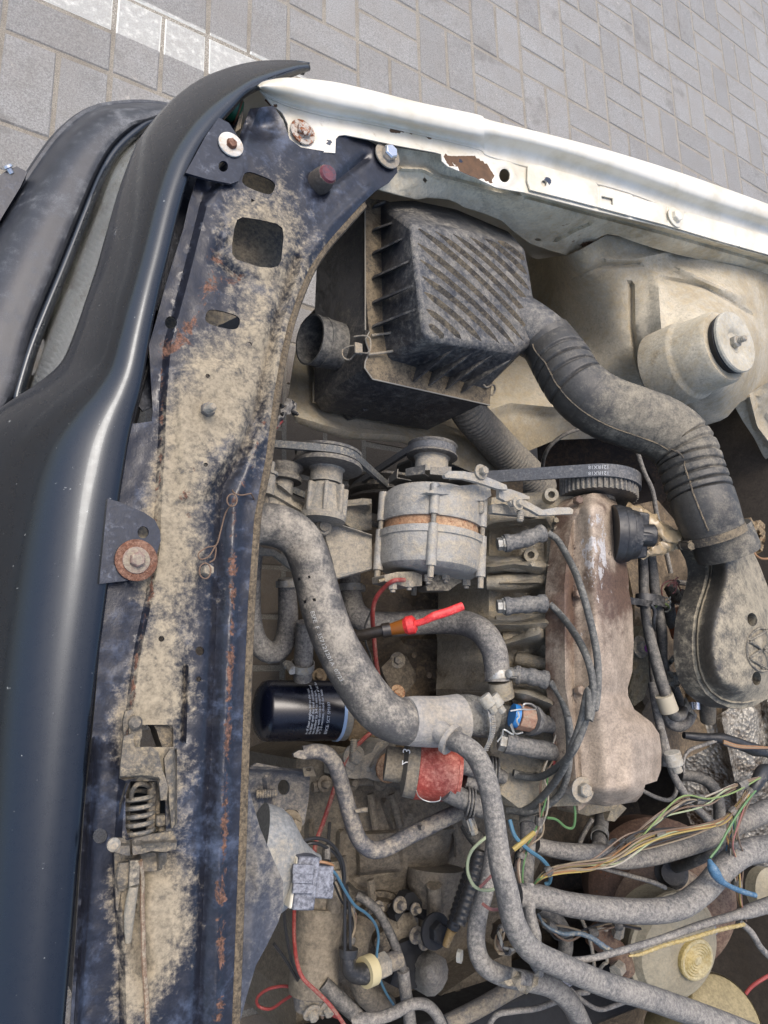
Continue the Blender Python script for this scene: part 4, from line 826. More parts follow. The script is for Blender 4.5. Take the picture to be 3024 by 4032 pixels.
def vc_mat():
    g = NG('worn_valve_cover_paint'); co = g.co(); n = g.noise(16, 5, .7, co, 3); n2 = g.noise(1, 5, .75, g.co('Object', (70, 34, 60)), 7); n3 = g.noise(200, 5, .65, co, 2); n4 = g.noise(44, 5, .75, co, 12)
    c = g.mix(n3, lin(70, 54, 44), lin(112, 90, 75))
    c = g.mix(g.ramp(g.math('ADD', n, g.attr('dirt')), .42, .66), c, g.mix(n4, lin(118, 104, 88), lin(178, 162, 143)))
    c = g.mix(g.ramp(g.math('ADD', n2, g.attr('bare')), .66, .71), c, g.mix(n3, lin(140, 136, 132), lin(192, 188, 184)))
    c = g.mix(g.ramp(g.math('ADD', n4, g.attr('oil')), .62, .72), c, lin(46, 34, 28))
    sp = g.n('HueSaturation'); g.l(c, sp.inputs['Color']); g.l(g.ramp(g.math('MULTIPLY_ADD', g.noise(380, 4, .7, co, 44), .6, g.math('MULTIPLY', n4, .4)), .32, .68, .66, 1.3), sp.inputs['Value']); c = sp.outputs[0]
    g.bump(g.math('ADD', n3, n2), .4, .0012); return g.fin(c, .6, .08)
VCM = vc_mat()
eb = thing('engine_block', 'oily brown engine block and cylinder head under the alternator', 'engine', D(1000, 1450, .2))
blk = [(1000, 1040), (1130, 1040), (1130, 1250), (1135, 1700), (900, 1720), (780, 1650), (735, 1560), (735, 1240), (800, 1180)]
panel('block_side', D, blk, BLOCKM, eb, z=field([(1100, 1250, .52), (1120, 1500, .54), (1120, 1680, .50), (800, 1300, .36), (850, 1450, .40), (800, 1600, .38), (950, 1350, .42), (960, 1500, .44), (1000, 1100, .45), (750, 1400, .34)], 3), step=13, skirt=.2, rough=.004,
      feats=[('bump', 905, 1290, 16, 16, .012), ('bump', 1000, 1460, 20, 18, .012), ('ridge', [(880, 1380), (1060, 1385), (1080, 1500)], 10, .010), ('ridge', [(820, 1640), (900, 1540), (960, 1520)], 16, .02), ('bump', 1060, 1480, 30, 70, .015), ('ridge', [(960, 1430), (960, 1520)], 9, .01), ('bump', 930, 1490, 40, 26, -.012), ('ridge', [(1065, 1250), (1065, 1640)], 12, .02)])
hd = [(1062, 1075), (1160, 1062), (1256, 1075), (1262, 1300), (1262, 1600), (1256, 1740), (1120, 1745), (1062, 1700), (1056, 1500), (1056, 1300), (1056, 1180)]
chd = panel('cylinder_head', D, hd, HEADM, eb, z=field([(1070, 1150, .60), (1070, 1300, .60), (1070, 1450, .60), (1070, 1600, .60), (1150, 1100, .63), (1150, 1250, .63), (1150, 1400, .63), (1150, 1550, .63), (1200, 1150, .655), (1200, 1350, .655), (1200, 1550, .655), (1250, 1200, .685), (1250, 1400, .685), (1250, 1600, .685)], 3), step=9, skirt=.12, rough=.004,
      feats=[('ridge', [(1060, 1225), (1110, 1218), (1165, 1225)], 14, .045), ('ridge', [(1060, 1130), (1130, 1122), (1180, 1120)], 11, .036), ('ridge', [(1060, 1350), (1130, 1350), (1180, 1345)], 14, .040), ('ridge', [(1080, 1260), (1165, 1258)], 12, .036), ('ridge', [(1090, 1392), (1165, 1370)], 12, .034), ('ridge', [(1070, 1490), (1140, 1500), (1190, 1520)], 15, .036), ('bump', 1150, 1212, 11, 11, .02),
             ('bump', 1092, 1172, 20, 18, -.026), ('bump', 1098, 1310, 20, 18, -.026), ('bump', 1118, 1456, 20, 18, -.026), ('plat', [(1178, 1110), (1215, 1100), (1215, 1250), (1178, 1245)], 3, .008), ('bump', 1155, 1375, 24, 14, .026), ('bump', 1135, 1505, 18, 12, .028), ('bump', 1160, 1290, 14, 26, -.026), ('ridge', [(1230, 1120), (1228, 1700)], 5, .008), ('bump', 1160, 1430, 14, 26, -.026)])
for x, y, z in ((590, 580, .668), (712, 222, .685)):
    p = K8(x, y, z); MB().lathe([(-.03, .0105), (0, .0098), (0, .005), (-.012, .004)], p, (CAM-p).normalized()*.5+UP*.4-AN*.25, 20).build('boss', HEADM, chd)
for x, y in ((735, 380), (735, 432), (740, 545), (735, 595)): MB().hexh(K8(x, y, .668), UP*.8-AN*.5, .0045, .006).build('screw', HEADM, chd)
for pts in ([(330, 628, .612, 84), (420, 632, .632, 92), (560, 640, .646, 92), (660, 650, .652, 70)], [(330, 745, .612, 92), (450, 745, .632, 96), (580, 735, .644, 90), (680, 720, .652, 60)], [(350, 372, .612, 64), (460, 372, .632, 72), (600, 365, .646, 66)], [(380, 985, .616, 92), (500, 985, .632, 96), (620, 960, .642, 70), (690, 945, .648, 50)], [(420, 1085, .616, 92), (540, 1075, .632, 96), (650, 1050, .642, 66)], [(500, 1190, .616, 76), (600, 1215, .632, 84), (700, 1230, .646, 62)]): hose('port_boss', K8, pts, HEADM, chd, n=18, wob=.12)
CASTINK = HEADM
lettering('casting_number', '20', .016, lambda x, y: K8(705, 668, .672)+V((.9, -.1, .2))*x+V((0, .98, .05))*y+UP*.002, CASTINK, chd, thick=.0015)
lettering('casting_letter', 'H', .013, lambda x, y: K8(722, 1172, .672)+V((0, -.98, 0))*x+V((.9, 0, .2))*y+UP*.003, CASTINK, chd, thick=.0015)
for i, (x, y) in enumerate(((1005, 150), (1000, 350), (1335, 150), (1250, 220), (1190, 240), (1100, 120))):
    MB().lathe([(-.004, .0085), (.004, .008), (.004, .005), (.008, .0048)] if i < 3 else [(-.002, .005), (.002, .0045)], B3(x, y, .445), UP-AN*.4, 16).build('boss_bolt', BLOCKM, eb)
fl = thing('block_flange', 'dark diamond shaped flange plate with two bolts on the engine block', 'flange', B3(1010, 240, .42))
panel('plate', B3, [(905, 195), (960, 140), (1010, 112), (1055, 125), (1112, 230), (1115, 270), (1070, 330), (1020, 378), (985, 370), (960, 330)], grime('oily_plate', lin(56, 50, 43), .5, dust=.26, dustc=lin(104, 95, 80), sc=26, oil=.4), fl, z=.455, step=26, skirt=.014, bev=.002)
for x, y in ((1003, 150), (1000, 345)): MB().bolt(B3(x, y, .456), UP*.9-AN*.3, .007, .006).build('bolt', RUSTB if y > 200 else GREYM, fl, bev=.0004)

# valve cover
vc = thing('valve_cover', 'long rust brown and beige valve cover with worn silver patches', 'valve cover', D(1300, 1400, .62))
vo = [(1241, 1108), (1243, 1085), (1252, 1070), (1282, 1065), (1325, 1068), (1333, 1090), (1344, 1150), (1352, 1206), (1358, 1249), (1358, 1275), (1366, 1315), (1369, 1388), (1366, 1450), (1356, 1486), (1357, 1503), (1370, 1532), (1408, 1561), (1424, 1585), (1429, 1620), (1428, 1662), (1419, 1687), (1394, 1695), (1388, 1716), (1374, 1732), (1311, 1742), (1271, 1737), (1250, 1752), (1246, 1710), (1238, 1588), (1221, 1480), (1219, 1264), (1230, 1162)]
xrl = [(1050, 1330), (1206, 1351), (1315, 1366), (1450, 1366), (1486, 1356), (1531, 1370), (1562, 1408), (1600, 1428), (1690, 1420), (1760, 1380)]
def xr(y):
    for a, b in zip(xrl, xrl[1:]):
        if y <= b[0]: return a[1]+(b[1]-a[1])*(y-a[0])/(b[0]-a[0])
    return 1380
def vz(x, y):
    xl = 1242 if y < 1560 else 1242+(y-1560)*.09; f = (x-xl)/(xr(y)-xl)
    z = .706+.030*sstep(0, .42, f)-.020*sstep(.6, 1.08, f)
    z -= .02*sstep(1100, 1066, y)+.03*sstep(1700, 1745, y)
    if y > 1500: z += .012*sstep(1520, 1600, y)*sstep(.42, .72, f)*sstep(1.1, .9, f)
    return z
panel('cover_shell', D, vo, VCM, vc, z=vz, step=8, skirt=.035, sharp=50, feats=[('ridge', [(1240, 1120), (1238, 1300), (1240, 1500), (1252, 1700)], 5, -.005), ('ridge', [(1222, 1280), (1222, 1480), (1236, 1600)], 4, .002), ('bump', 1340, 1270, 30, 14, -.004), ('bump', 1330, 1500, 30, 10, -.004)],
      attrs={'bare': lambda x, y: .22*math.exp(-(((x-1285)/40)**2+((y-1190)/110)**2))+.08*math.exp(-(((x-1268)/24)**2+((y-1430)/170)**2))+.05*math.exp(-(((x-1285)/30)**2+((y-1680)/40)**2))-.08*sstep(1500, 1600, y)*sstep(1300, 1340, x)-.04,
             'dirt': lambda x, y: .08+.28*sstep(1280, 1560, y)+.16*math.exp(-(((x-1270)/20)**2+((y-1090)/25)**2))-.2*math.exp(-(((x-1320)/40)**2+((y-1280)/50)**2))-.15*sstep(1250, 1235, x), 'oil': lambda x, y: .16*math.exp(-(((x-1330)/22)**2+((y-1150)/70)**2))+.08*math.exp(-(((x-1320)/40)**2+((y-1265)/40)**2))+.14*math.exp(-((x-1240)/7)**2)-.05})
for x, y in ((860, 262), (860, 815), (870, 1385)):
    p = K8(x, y, .708); MB().hexh(p, UP-AN*.3, .0068, .009).build('bolt', VCM, vc, bev=.0005)
p = B5(665, 690, .706); MB().bolt(p, UP-AN*.3, .009, .010).build('bolt', STEEL, vc, bev=.0005)
# oil cap
CAPM = grime('black_bakelite', lin(22, 24, 28), .3, dust=.22, dustc=lin(90, 88, 84), sc=30, bmp=.06)
oc_ = thing('oil_filler_cap', 'black ribbed oil filler cap on the side of the valve cover', 'oil cap', K8(1130, 470, .72))
oa = (AN*.80+UP*.55+AX*.02).normalized(); op = K8(1120, 458, .728)
MB().lathe([(-.012, .041), (-.002, .0415), (.0, .041), (.002, .038)], op, oa, 44).build('neck', CAPM, oc_)
MB().lathe([(.001, .0395), (.004, .0400), (.011, .0385), (.0125, .036), (.020, .0345), (.023, .0325), (.024, .0)], op, oa, 44).build('skirt', CAPM, oc_)
a, b, d = frame(oa)
for k in range(4):
    q = k*math.pi/2+.35; r_ = a*math.cos(q)+b*math.sin(q); s_ = d.cross(r_)
    MB().box(op+r_*.0195+d*.026, r_, s_, d, .030, .015, .024, .8).build('grip', CAPM, oc_, bev=.003)
MB().lathe([(.02, .017), (.046, .016), (.048, .014), (.048, 0)], op, oa, 24).build('hub', CAPM, oc_)
# twisted plastic rag
rag = thing('plastic_wrap', 'twisted strip of beige clear plastic tied behind the oil cap', 'plastic strip', K8(1400, 470, .72))
RAG = plain('yellowed_plastic', lin(160, 142, 112), .3, 0, .6, .3, 90, .5)
for pts in ([(1160, 290, .72, 40), (1230, 320, .735, 60), (1310, 380, .745, 66), (1390, 440, .75, 60), (1460, 480, .75, 70), (1520, 495, .75, 40)], [(1250, 600, .73, 14), (1310, 560, .742, 44), (1390, 535, .75, 52), (1460, 505, .753, 56), (1515, 490, .752, 50)], [(1320, 400, .745, 40), (1400, 470, .755, 50), (1480, 470, .76, 60), (1510, 450, .755, 30)]):
    P, R = path(K8, pts, 10); R = [r*1.5 for r in R]; vs = MB().tube(P, R, 18, flat=.45)
    for i, v in enumerate(vs.v): vs.v[i] = v+V((noise.noise(v*120), noise.noise(v*120+V((5, 0, 0))), noise.noise(v*120+V((0, 9, 0)))))*.004
    vs.build('wrap_fold', RAG, rag)

# cam belt
def gear(mb, c, ax, r, w, n, tooth, inner=0):
    a, b, d = frame(ax); vs = []; m = n*4
    for s_ in (-w/2, w/2):
        for k in range(m):
            q = 2*math.pi*k/m; rr = r if (k % 4) in (0, 1) else r-tooth; vs.append(V(c)+d*s_+a*(rr*math.cos(q))+b*(rr*math.sin(q)))
    fs = [(k, (k+1) % m, m+(k+1) % m, m+k) for k in range(m)]+[tuple(range(m-1, -1, -1)), tuple(range(m, 2*m))]
    mb.add(vs, fs); return mb
cs = K8(990, 190, .690); cb = thing('cam_sprocket', 'toothed cam sprocket at the end of the valve cover', 'sprocket', cs-UP*.06)
gear(MB(), cs, AX, .0565, .030, 44, .003).build('toothed_wheel', PUL, cb, smooth=False)
MB().lathe([(-.02, .024), (-.015, .024), (-.015, .018), (-.035, .018)], cs, AX, 24).build('hub', PUL, cb)
def loop2(circs, n=64):
    """outer hull of circles in the plane across the engine: list of 2-D points"""
    pts = []
    for (cx, cy, r) in circs:
        for k in range(n): pts.append((cx+r*math.cos(2*math.pi*k/n), cy+r*math.sin(2*math.pi*k/n)))
    pts = sorted(set(pts))
    def half(ps):
        h = []
        for p in ps:
            while len(h) > 1 and (h[-1][0]-h[-2][0])*(p[1]-h[-2][1])-(h[-1][1]-h[-2][1])*(p[0]-h[-2][0]) <= 0: h.pop()
            h.append(p)
        return h
    a = half(pts); b = half(pts[::-1]); return a[:-1]+b[:-1]
def belt(name, o, circs, w, th, mat, parent, nseg=240, teeth=0, tdepth=.002):
    L = [o+AN*x+UP*z for x, z in loop2(circs)]; L.append(L[0]); Q = resample(L, nseg+1)[:-1]; m = nseg
    cen = sum(Q, V())/m; vs = []; fs = []
    ins = []
    for i, p in enumerate(Q):
        t = (Q[(i+1) % m]-Q[i-1]).normalized(); nn = t.cross(AX).normalized(); 
        if nn.dot(p-cen) < 0: nn = -nn
        ti = th+(tdepth if teeth and (i % 2) else 0)
        vs += [p-AX*w/2+nn*th*.0, p+AX*w/2, p+AX*w/2-nn*ti, p-AX*w/2-nn*ti]
    for i in range(m):
        j = (i+1) % m
        for k in range(4): fs.append((i*4+k, i*4+(k+1) % 4, j*4+(k+1) % 4, j*4+k))
    bm = bmesh.new(); me = bpy.data.meshes.new('t'); me.from_pydata(vs, [], fs); bm.from_mesh(me); bmesh.ops.recalc_face_normals(bm, faces=bm.faces); bm.to_mesh(me)
    fs = [tuple(p.vertices) for p in me.polygons]; bm.free(); bpy.data.meshes.remove(me)
    return mesh_obj(name, vs, fs, mat, parent, sharp=40), Q, cen
tb = thing('timing_belt', 'grey toothed timing belt with white print around the cam sprocket', 'belt', cs-UP*.4)
tbl_, Q, cen = belt('belt_loop', cs+AX*.009, [(0, 0, .0605), (-.135, -.20, .060), (-.03, -.40, .036)], .0185, .0025, BELT, tb, 300, teeth=1)
tq = min(range(len(Q)), key=lambda i: (Q[i]-K8(1000, 110, .752)).length)
INK = plain('faint_white_ink', lin(168, 170, 172), .7)
def on_belt(x, y, off):
    s_ = .0; L = len(Q); step_ = (Q[1]-Q[0]).length; sgn = 1 if (Q[(tq+5) % L]-Q[tq]).dot(AN) > 0 else -1
    k = -x*sgn/step_; i = int(math.floor(k)); f = k-i; p = Q[(tq+i) % L].lerp(Q[(tq+i+1) % L], f)
    t = (Q[(tq+i+1) % L]-Q[(tq+i) % L]).normalized(); nn = t.cross(AX); nn = nn if nn.dot(p-cen) > 0 else -nn
    return p-AX*(y+off)+nn*.0004
for off in (-.0042, .0048): lettering('print', '121RX18', .0075, lambda x, y: on_belt(x, y, off), INK, tbl_)
# pulleys and V belts
wpc = K7(590, 165, .575); apc = K7(1210, 118, .600)
wpp = thing('water_pump_pulley', 'wide grey pulley with knurled rim left of the alternator pulley', 'pulley', wpc-UP*.05)
MB().lathe([(-.014, .0), (-.014, .018), (-.013, .0465), (-.010, .047), (-.007, .0455), (-.006, .041), (.005, .041), (.006, .0445), (.009, .0455), (.010, .044), (.011, 0)], wpc, AX, 60).build('wheel', PUL, wpp)
gear(MB(), wpc, AX, .0422, .010, 90, .0006).build('knurled_rim', grime('bright_knurl', lin(150, 150, 146), .4, .6, dust=.35, sc=90), wpp, smooth=False)
MB().lathe([(-.034, .0215), (-.016, .0215), (-.014, .024)], wpc, AX, 36).build('hub', CAST, wpp)
app = thing('alternator_pulley', 'double flanged grey pulley on the alternator shaft', 'pulley', apc-UP*.05)
MB().lathe([(-.010, 0), (-.010, .034), (-.0085, .0362), (-.007, .0362), (-.002, .030), (.002, .0295), (.006, .0345), (.0085, .0355), (.010, .034), (.0105, .02), (.008, .0)], apc, AX, 56).build('wheel', PUL, app)
MB().lathe([(-.036, .0235), (-.012, .0235), (-.010, .026)], apc, AX, 40).build('hub', ALTM, app)
crc = K7(950, 330, .40)
crp = thing('crankshaft_pulley', 'dark grooved crankshaft pulley low behind the alternator', 'pulley', crc-UP*.07)
MB().lathe([(-.03, 0), (-.03, .066), (-.027, .068), (-.022, .058), (-.016, .068), (-.010, .068), (-.004, .058), (.002, .068), (.006, .068), (.008, .05), (.008, 0)], crc, AX, 56).build('wheel', grime('dark_pulley', lin(40, 44, 50), .4, .3, dust=.3, sc=40), crp)
def vec2(p, o): return ((p-o).dot(AN), (p-o).dot(UP))
vb = thing('fan_belt', 'grey V belt running from the alternator pulley down to the crankshaft', 'belt', crc-UP*.06)
belt('belt_loop', apc, [(0, 0, .0335), (*vec2(crc, apc), .062)], .0100, .0055, BELT, vb, 160)
vb = thing('water_pump_belt', 'blue grey V belt wrapped round the water pump pulley', 'belt', crc-UP*.06)
belt('belt_loop', wpc, [(0, 0, .0440), (*vec2(crc, wpc), .062), (-.13, -.06, .03)], .0098, .0055, grime('blue_grey_belt', lin(56, 66, 74), .5, dust=.25, sc=60), vb, 200)
# small idler at the left with its bracket bolts
idl = thing('idler_pulley', 'small dusty idler pulley half hidden beside the crossmember', 'pulley', K7(330, 260, .5))
MB().lathe([(-.012, .0), (-.012, .024), (-.008, .025), (-.002, .021), (.006, .025), (.010, .024), (.010, 0)], K7(330, 245, .545), AX, 40).build('wheel', PUL, idl)
MB().lathe([(-.034, .014), (-.012, .014)], K7(330, 245, .545), AX, 24).build('shaft', CAST, idl)
# water pump housing and alternator carrier
wph = thing('water_pump', 'ribbed cast alloy water pump housing below its pulley', 'water pump', K7(590, 400, .42))
MB().lathe([(-.085, .03), (-.078, .031), (-.074, .027), (-.036, .0195)], wpc, AX, 40).build('housing', CAST, wph)
for k in range(7):
    q = .35+k*.8; a, b, d = frame(AX); r_ = a*math.cos(q)+b*math.sin(q)
    MB().box(wpc-AX*.058+r_*.024, AX, d.cross(r_), r_, .040, .006, .014).build('rib', CAST, wph, bev=.002)
panel('pump_body', K7, [(460, 420), (560, 415), (720, 405), (800, 395), (850, 400), (850, 580), (760, 590), (650, 520), (560, 470), (470, 450)], CAST, wph, z=field([(460, 430, .50), (650, 460, .52), (800, 450, .53), (820, 560, .52)]), step=18, skirt=.1, feats=[('ridge', [(460, 440), (600, 455), (720, 440), (850, 430)], 12, .008), ('bump', 815, 440, 26, 30, .014), ('bump', 480, 400, 20, 30, .010)], rough=.003)
abk = thing('alternator_bracket', 'large triangular cast bracket between radiator hose and alternator', 'bracket', K7(550, 650, .45))
arm = [(185, 330), (215, 285), (260, 275), (300, 310), (380, 380), (470, 430), (560, 480), (650, 545), (760, 580), (850, 610), (852, 820), (780, 840), (700, 862), (640, 880), (560, 720), (440, 560), (300, 480), (180, 440)]
panel('arm', K7, arm, CAST, abk, holes=[ell(470, 508, 16, 17)], z=field([(200, 350, .560), (300, 350, .56), (480, 470, .56), (600, 600, .56), (700, 700, .57), (840, 650, .57), (840, 800, .57)]), step=16, skirt=.035, sharp=40, rough=.002, feats=[('ridge', [(300, 315), (470, 435), (650, 550), (850, 615)], 10, .010), ('hole_lip', 470, 508, 30, 30, .004), ('ridge', [(640, 870), (850, 812)], 10, .006), ('plat', [(230, 360), (420, 470), (560, 600), (620, 800), (560, 760), (420, 560), (240, 450)], 8, -.006)])
MB().lathe([(-.006, .011), (.004, .0105), (.005, .007), (.009, .0065)], K7(562, 568, .565), UP-AN*.3, 24).build('bolt', CAST, abk)
MB().lathe([(0, .0085), (.012, .0085), (.012, .0075)], K7(235, 235, .578), AX, 6).lathe([(-.004, .013), (0, .013)], K7(235, 240, .578), AX, 24).lathe([(-.03, .010), (-.004, .0105)], K7(235, 240, .578), AX, 24).build('pivot_bolt', CAST, abk, bev=.0005)
MB().tube([K7(222, 345, .575), K7(222, 430, .572)], .0042, 10).build('pivot_rod', GREYM, abk)

# ---------------------------------------------------------------- alternator
al = thing('alternator', 'dusty silver alternator with a rusty band round its middle', 'alternator', K7(1205, 620, .53))
ac = K7(1200, 612, .605)
alf = MB().lathe([(.010, .066), (.010, .0695), (.013, .0705), (.040, .0705), (.050, .068), (.056, .062), (.058, .050), (.058, 0)], ac, AX, 64); alf = alf.build('front_housing', ALTM, al)
MB().lathe([(-.012, .0655), (.016, .0655)], ac, AX, 64).build('stator_ring', RUSTB, al)
alr = MB().lathe([(-.056, 0), (-.056, .05), (-.0555, .060), (-.050, .068), (-.042, .0705), (-.014, .0712), (-.013, .0735), (-.004, .0735), (-.003, .0705), (-.003, .066)], ac, AX, 64).build('rear_housing', ALTM, al)
EA = [math.radians(q) for q in (124, 50, 198, 290)]
for q in EA:
    r_ = AN*math.cos(q)+UP*math.sin(q)
    MB().tube([ac+r_*.070+AX*.050, ac+r_*.070+AX*.010], .0068, 12).build('lug', ALTM, alf); MB().tube([ac+r_*.0705-AX*.003, ac+r_*.0705-AX*.058], .0068, 12).build('lug', ALTM, alr)
    MB().stud(ac+r_*.071-AX*.002, AX, .0038, .012).build('through_bolt', STEEL, al); MB().tube([ac+r_*.071-AX*.058, ac+r_*.071-AX*.073], [.0042, .004], 10).build('through_bolt', STEEL, al)
for q in (150, 118, 80, 40, 190, 230, 270, 310, 0):
    r_ = AN*math.cos(math.radians(q))+UP*math.sin(math.radians(q)); t_ = AX.cross(r_)
    o_ = ac+AX*.066+r_*.046; w_ = .028
    vs = [o_-t_*w_/2-r_*.020, o_+t_*w_/2-r_*.012, o_+t_*w_/2+r_*.016, o_-t_*w_/2+r_*.016]; up_ = [v+AX*.013 for v in vs[2:]]
    MB().add(vs+[vs[2]+AX*.013, vs[3]+AX*.010], [(0, 1, 2, 3), (3, 2, 4, 5)]).build('fan_blade', grime('fan_steel', lin(76, 78, 80), .35, .6, dust=.3, sc=50), al, solid=.0015, smooth=False)
# rear terminals
tp = ac-AX*.060
panel('brush_holder', K7, [(925, 850), (1000, 832), (1100, 828), (1150, 850), (1150, 915), (1060, 925), (1000, 905), (930, 890)], grime('grey_bakelite', lin(110, 104, 94), .6, dust=.5, sc=40), al, z=.622, step=22, skirt=.03, bev=.002)
panel('terminal_plate', K7, [(1230, 850), (1330, 842), (1400, 850), (1440, 880), (1360, 905), (1310, 945), (1180, 945), (1170, 915)], grime('dark_bakelite', lin(44, 42, 40), .5, dust=.4, sc=40), al, z=.616, step=22, skirt=.02, bev=.002)
for x, y, h in ((1072, 915, .014), (975, 928, .010), (1185, 880, .014), (1412, 905, .014), (1290, 870, .006)): MB().tube([K7(x, y-30, .622), K7(x, y+10, .622)], .006, 6).tube([K7(x, y+10, .622), K7(x, y+26, .622)], .0035, 10).build('terminal_nut', STEEL, al, bev=.0005)
MB().tube([K7(925, 878, .62), K7(890, 888, .62)], .0022, 8).build('spade', grime('brass', lin(150, 132, 96), .4, .7, dust=.3, sc=60), al)
panel('adjuster_lug', K7, [(1170, 360), (1250, 330), (1400, 318), (1500, 310), (1555, 330), (1562, 380), (1520, 410), (1440, 412), (1400, 375), (1280, 372)], ALTM, al, z=.672, step=26, skirt=.012, bev=.002)
MB().stud(K7(1498, 420, .668), -AX, .0052, .014).build('lug_stud', STEEL, al)
sb = thing('slider_bracket', 'flat dusty steel adjuster strap bolted over the alternator', 'bracket', K7(1500, 290, .66))
panel('strap', K7, [(1282, 255), (1310, 232), (1400, 234), (1520, 262), (1650, 315), (1659, 345), (1600, 340), (1480, 300), (1400, 280), (1290, 272)], ALTM, sb, z=.695, step=24, skirt=.006, bev=.001)
MB().bolt(K7(1495, 240, .696), UP, .0058, .009).build('bolt', STEEL, sb, bev=.0006)
panel('strap', K8, [(400, 185), (470, 190), (540, 215), (582, 235), (582, 250), (500, 252), (440, 262), (400, 240)], ALTM, sb, z=.685, step=20, skirt=.006, bev=.001)
br2 = thing('belt_guard_bracket', 'bent steel bracket arm reaching from the alternator to the valve cover', 'bracket', K8(650, 290, .68))
panel('arm', K8, [(462, 262), (500, 250), (560, 258), (610, 285), (660, 312), (740, 298), (820, 298), (842, 312), (838, 338), (770, 340), (690, 345), (640, 345), (590, 315), (540, 290), (480, 290)], ALTM, br2, z=field([(480, 270, .69), (640, 325, .70), (820, 315, .712)]), step=18, skirt=.006, bev=.001)
MB().stud(K8(526, 318, .688), -AX, .0052, .014).build('stud', STEEL, br2); MB().bolt(K8(510, 275, .692), UP, .0052, .006).build('bolt', ALTM, br2)
panel('backing', K8, [(360, 280), (420, 275), (500, 300), (600, 330), (640, 360), (500, 345), (360, 330)], CAST, br2, z=.67, step=24, skirt=.01)
# charging wires
redm = plain('red_cable', lin(164, 62, 60), .45, 0, .5, .2, 40, .15)
redd = grime('dusty_red_cable', lin(150, 48, 46), .5, dust=.36, dustc=lin(130, 96, 84), sc=40, bmp=.15)
cw = thing('charging_cable', 'red battery cable looping from the alternator down to the starter', 'cable', K7(870, 1200, .45))
P, R = path(K7, [(1045, 880, .628, 27), (980, 885, .63, 27), (920, 930, .61), (870, 1000, .59), (855, 1100, .57), (862, 1200, .54), (875, 1350, .52), (890, 1450, .50)], 8); MB().tube(P, R, 10).build('upper_run', redd, cw)
P, R = path(B3, [(890, 245, .50, 24), (900, 400, .47), (880, 540, .45), (800, 620, .45, 26), (710, 720, .45), (640, 880, .45), (600, 1000, .44), (560, 1120, .43), (520, 1230, .43), (505, 1330, .43)], 8); MB().tube(P, R, 10).build('lower_run', redd, cw)
P, R = path(B4, [(505, 250, .43, 24), (480, 330, .42), (400, 480, .44), (390, 600, .46), (390, 750, .48), (405, 880, .50), (440, 980, .51), (520, 1060, .51), (600, 1140, .51), (680, 1250, .51), (720, 1320, .51)], 8); MB().tube(P, R, 10).build('starter_run', redd, cw)
gw = thing('grey_sender_wire', 'thin grey wire hanging beside the red alternator cable', 'wire', K7(840, 1200, .45))
P, R = path(K7, [(905, 950, .60, 12), (880, 1000, .59), (840, 1080, .57), (810, 1160, .55), (815, 1250, .53), (845, 1340, .50), (860, 1440, .48)], 8); MB().tube(P, R, 8).build('wire', CABLE, gw)
# dipstick
ds = thing('oil_dipstick', 'engine oil dipstick with a bright red pull handle', 'dipstick', K7(1000, 1180, .5))
dp0, dp1, dp2 = K7(760, 1215, .575), K7(1000, 1165, .61), K7(1065, 1152, .625)
MB().tube([dp0, K7(920, 1180, .60)], .0072, 12).tube([K7(912, 1183, .60), K7(960, 1175, .605)], .0095, 14).build('tube', grime('oily_tube', lin(28, 23, 20), .35, dust=.1, up=.1, film=.05, sc=40), ds)
MB().tube([K7(955, 1176, .605), K7(1045, 1155, .62)], [.0075, .0098], 16).build('funnel', plain('amber_plastic', lin(126, 74, 24), .35), ds)
redp = grime('faded_red_plastic', lin(200, 46, 46), .4, dust=.24, dustc=lin(186, 96, 88), sc=50, film=.06, oil=.25, oilc=lin(90, 24, 22), bmp=.1)
MB().tube([K7(1045, 1155, .62), K7(1062, 1151, .623), K7(1100, 1143, .628), K7(1112, 1140, .63)], [.0095, .0120, .0118, .008], 28).build('collar', redp, ds)
hp = [K7(1100, 1142, .63), K7(1160, 1125, .64), K7(1220, 1095, .65), K7(1300, 1070, .655), K7(1390, 1035, .66)]
MB().tube(cat(hp, 5), [.0042]*5+[.0042+.0012*i/5 for i in range(6)]+[.0055]*10, 12, flat=.62).build('pull_handle', redp, ds)

# ---------------------------------------------------------------- spark plug leads
lead_pts = [
 ('top spark plug lead, nearest the timing belt', [(432, 512, .662), (520, 498, .672), (600, 470, .682), (675, 445, .69)], [(690, 450, .692), (745, 490, .70), (800, 580, .72), (850, 680, .75), (890, 790, .775), (930, 930, .785), (965, 1080, .785), (985, 1220, .785), (985, 1380, .782), (965, 1500, .78)], [(715, 150, .775), (690, 300, .77), (640, 440, .76), (590, 520, .74), (520, 580, .70), (430, 625, .66), (310, 615, .63)]),
 ('second spark plug lead from the timing belt', [(432, 885, .662), (520, 880, .672), (600, 872, .68), (685, 868, .688)], [(700, 872, .69), (760, 930, .70), (830, 1020, .73), (890, 1120, .765), (935, 1230, .78), (958, 1350, .78), (955, 1450, .78), (935, 1560, .78)], [(700, 160, .775), (660, 330, .765), (610, 470, .75), (560, 590, .72), (480, 700, .68), (380, 790, .64), (270, 800, .61)]),
 ('third spark plug lead, by the hose clamp', [(500, 1292, .655), (560, 1300, .664), (620, 1310, .672), (695, 1328, .68)], [(700, 1332, .685), (745, 1390, .69), (785, 1470, .70), (812, 1570, .71), (825, 1659, .715)], [(590, 300, .715), (600, 450, .71), (590, 600, .70), (550, 710, .68), (470, 780, .66), (380, 810, .64), (280, 800, .61)]),
]
PLUGM = grime('plug_zinc', lin(150, 152, 150), .35, .8, dust=.3, sc=80)
BOOT = grime('plug_boot_rubber', lin(72, 74, 76), .45, dust=.42, dustc=lin(122, 118, 110), up=.3, sc=40, bmp=.1)
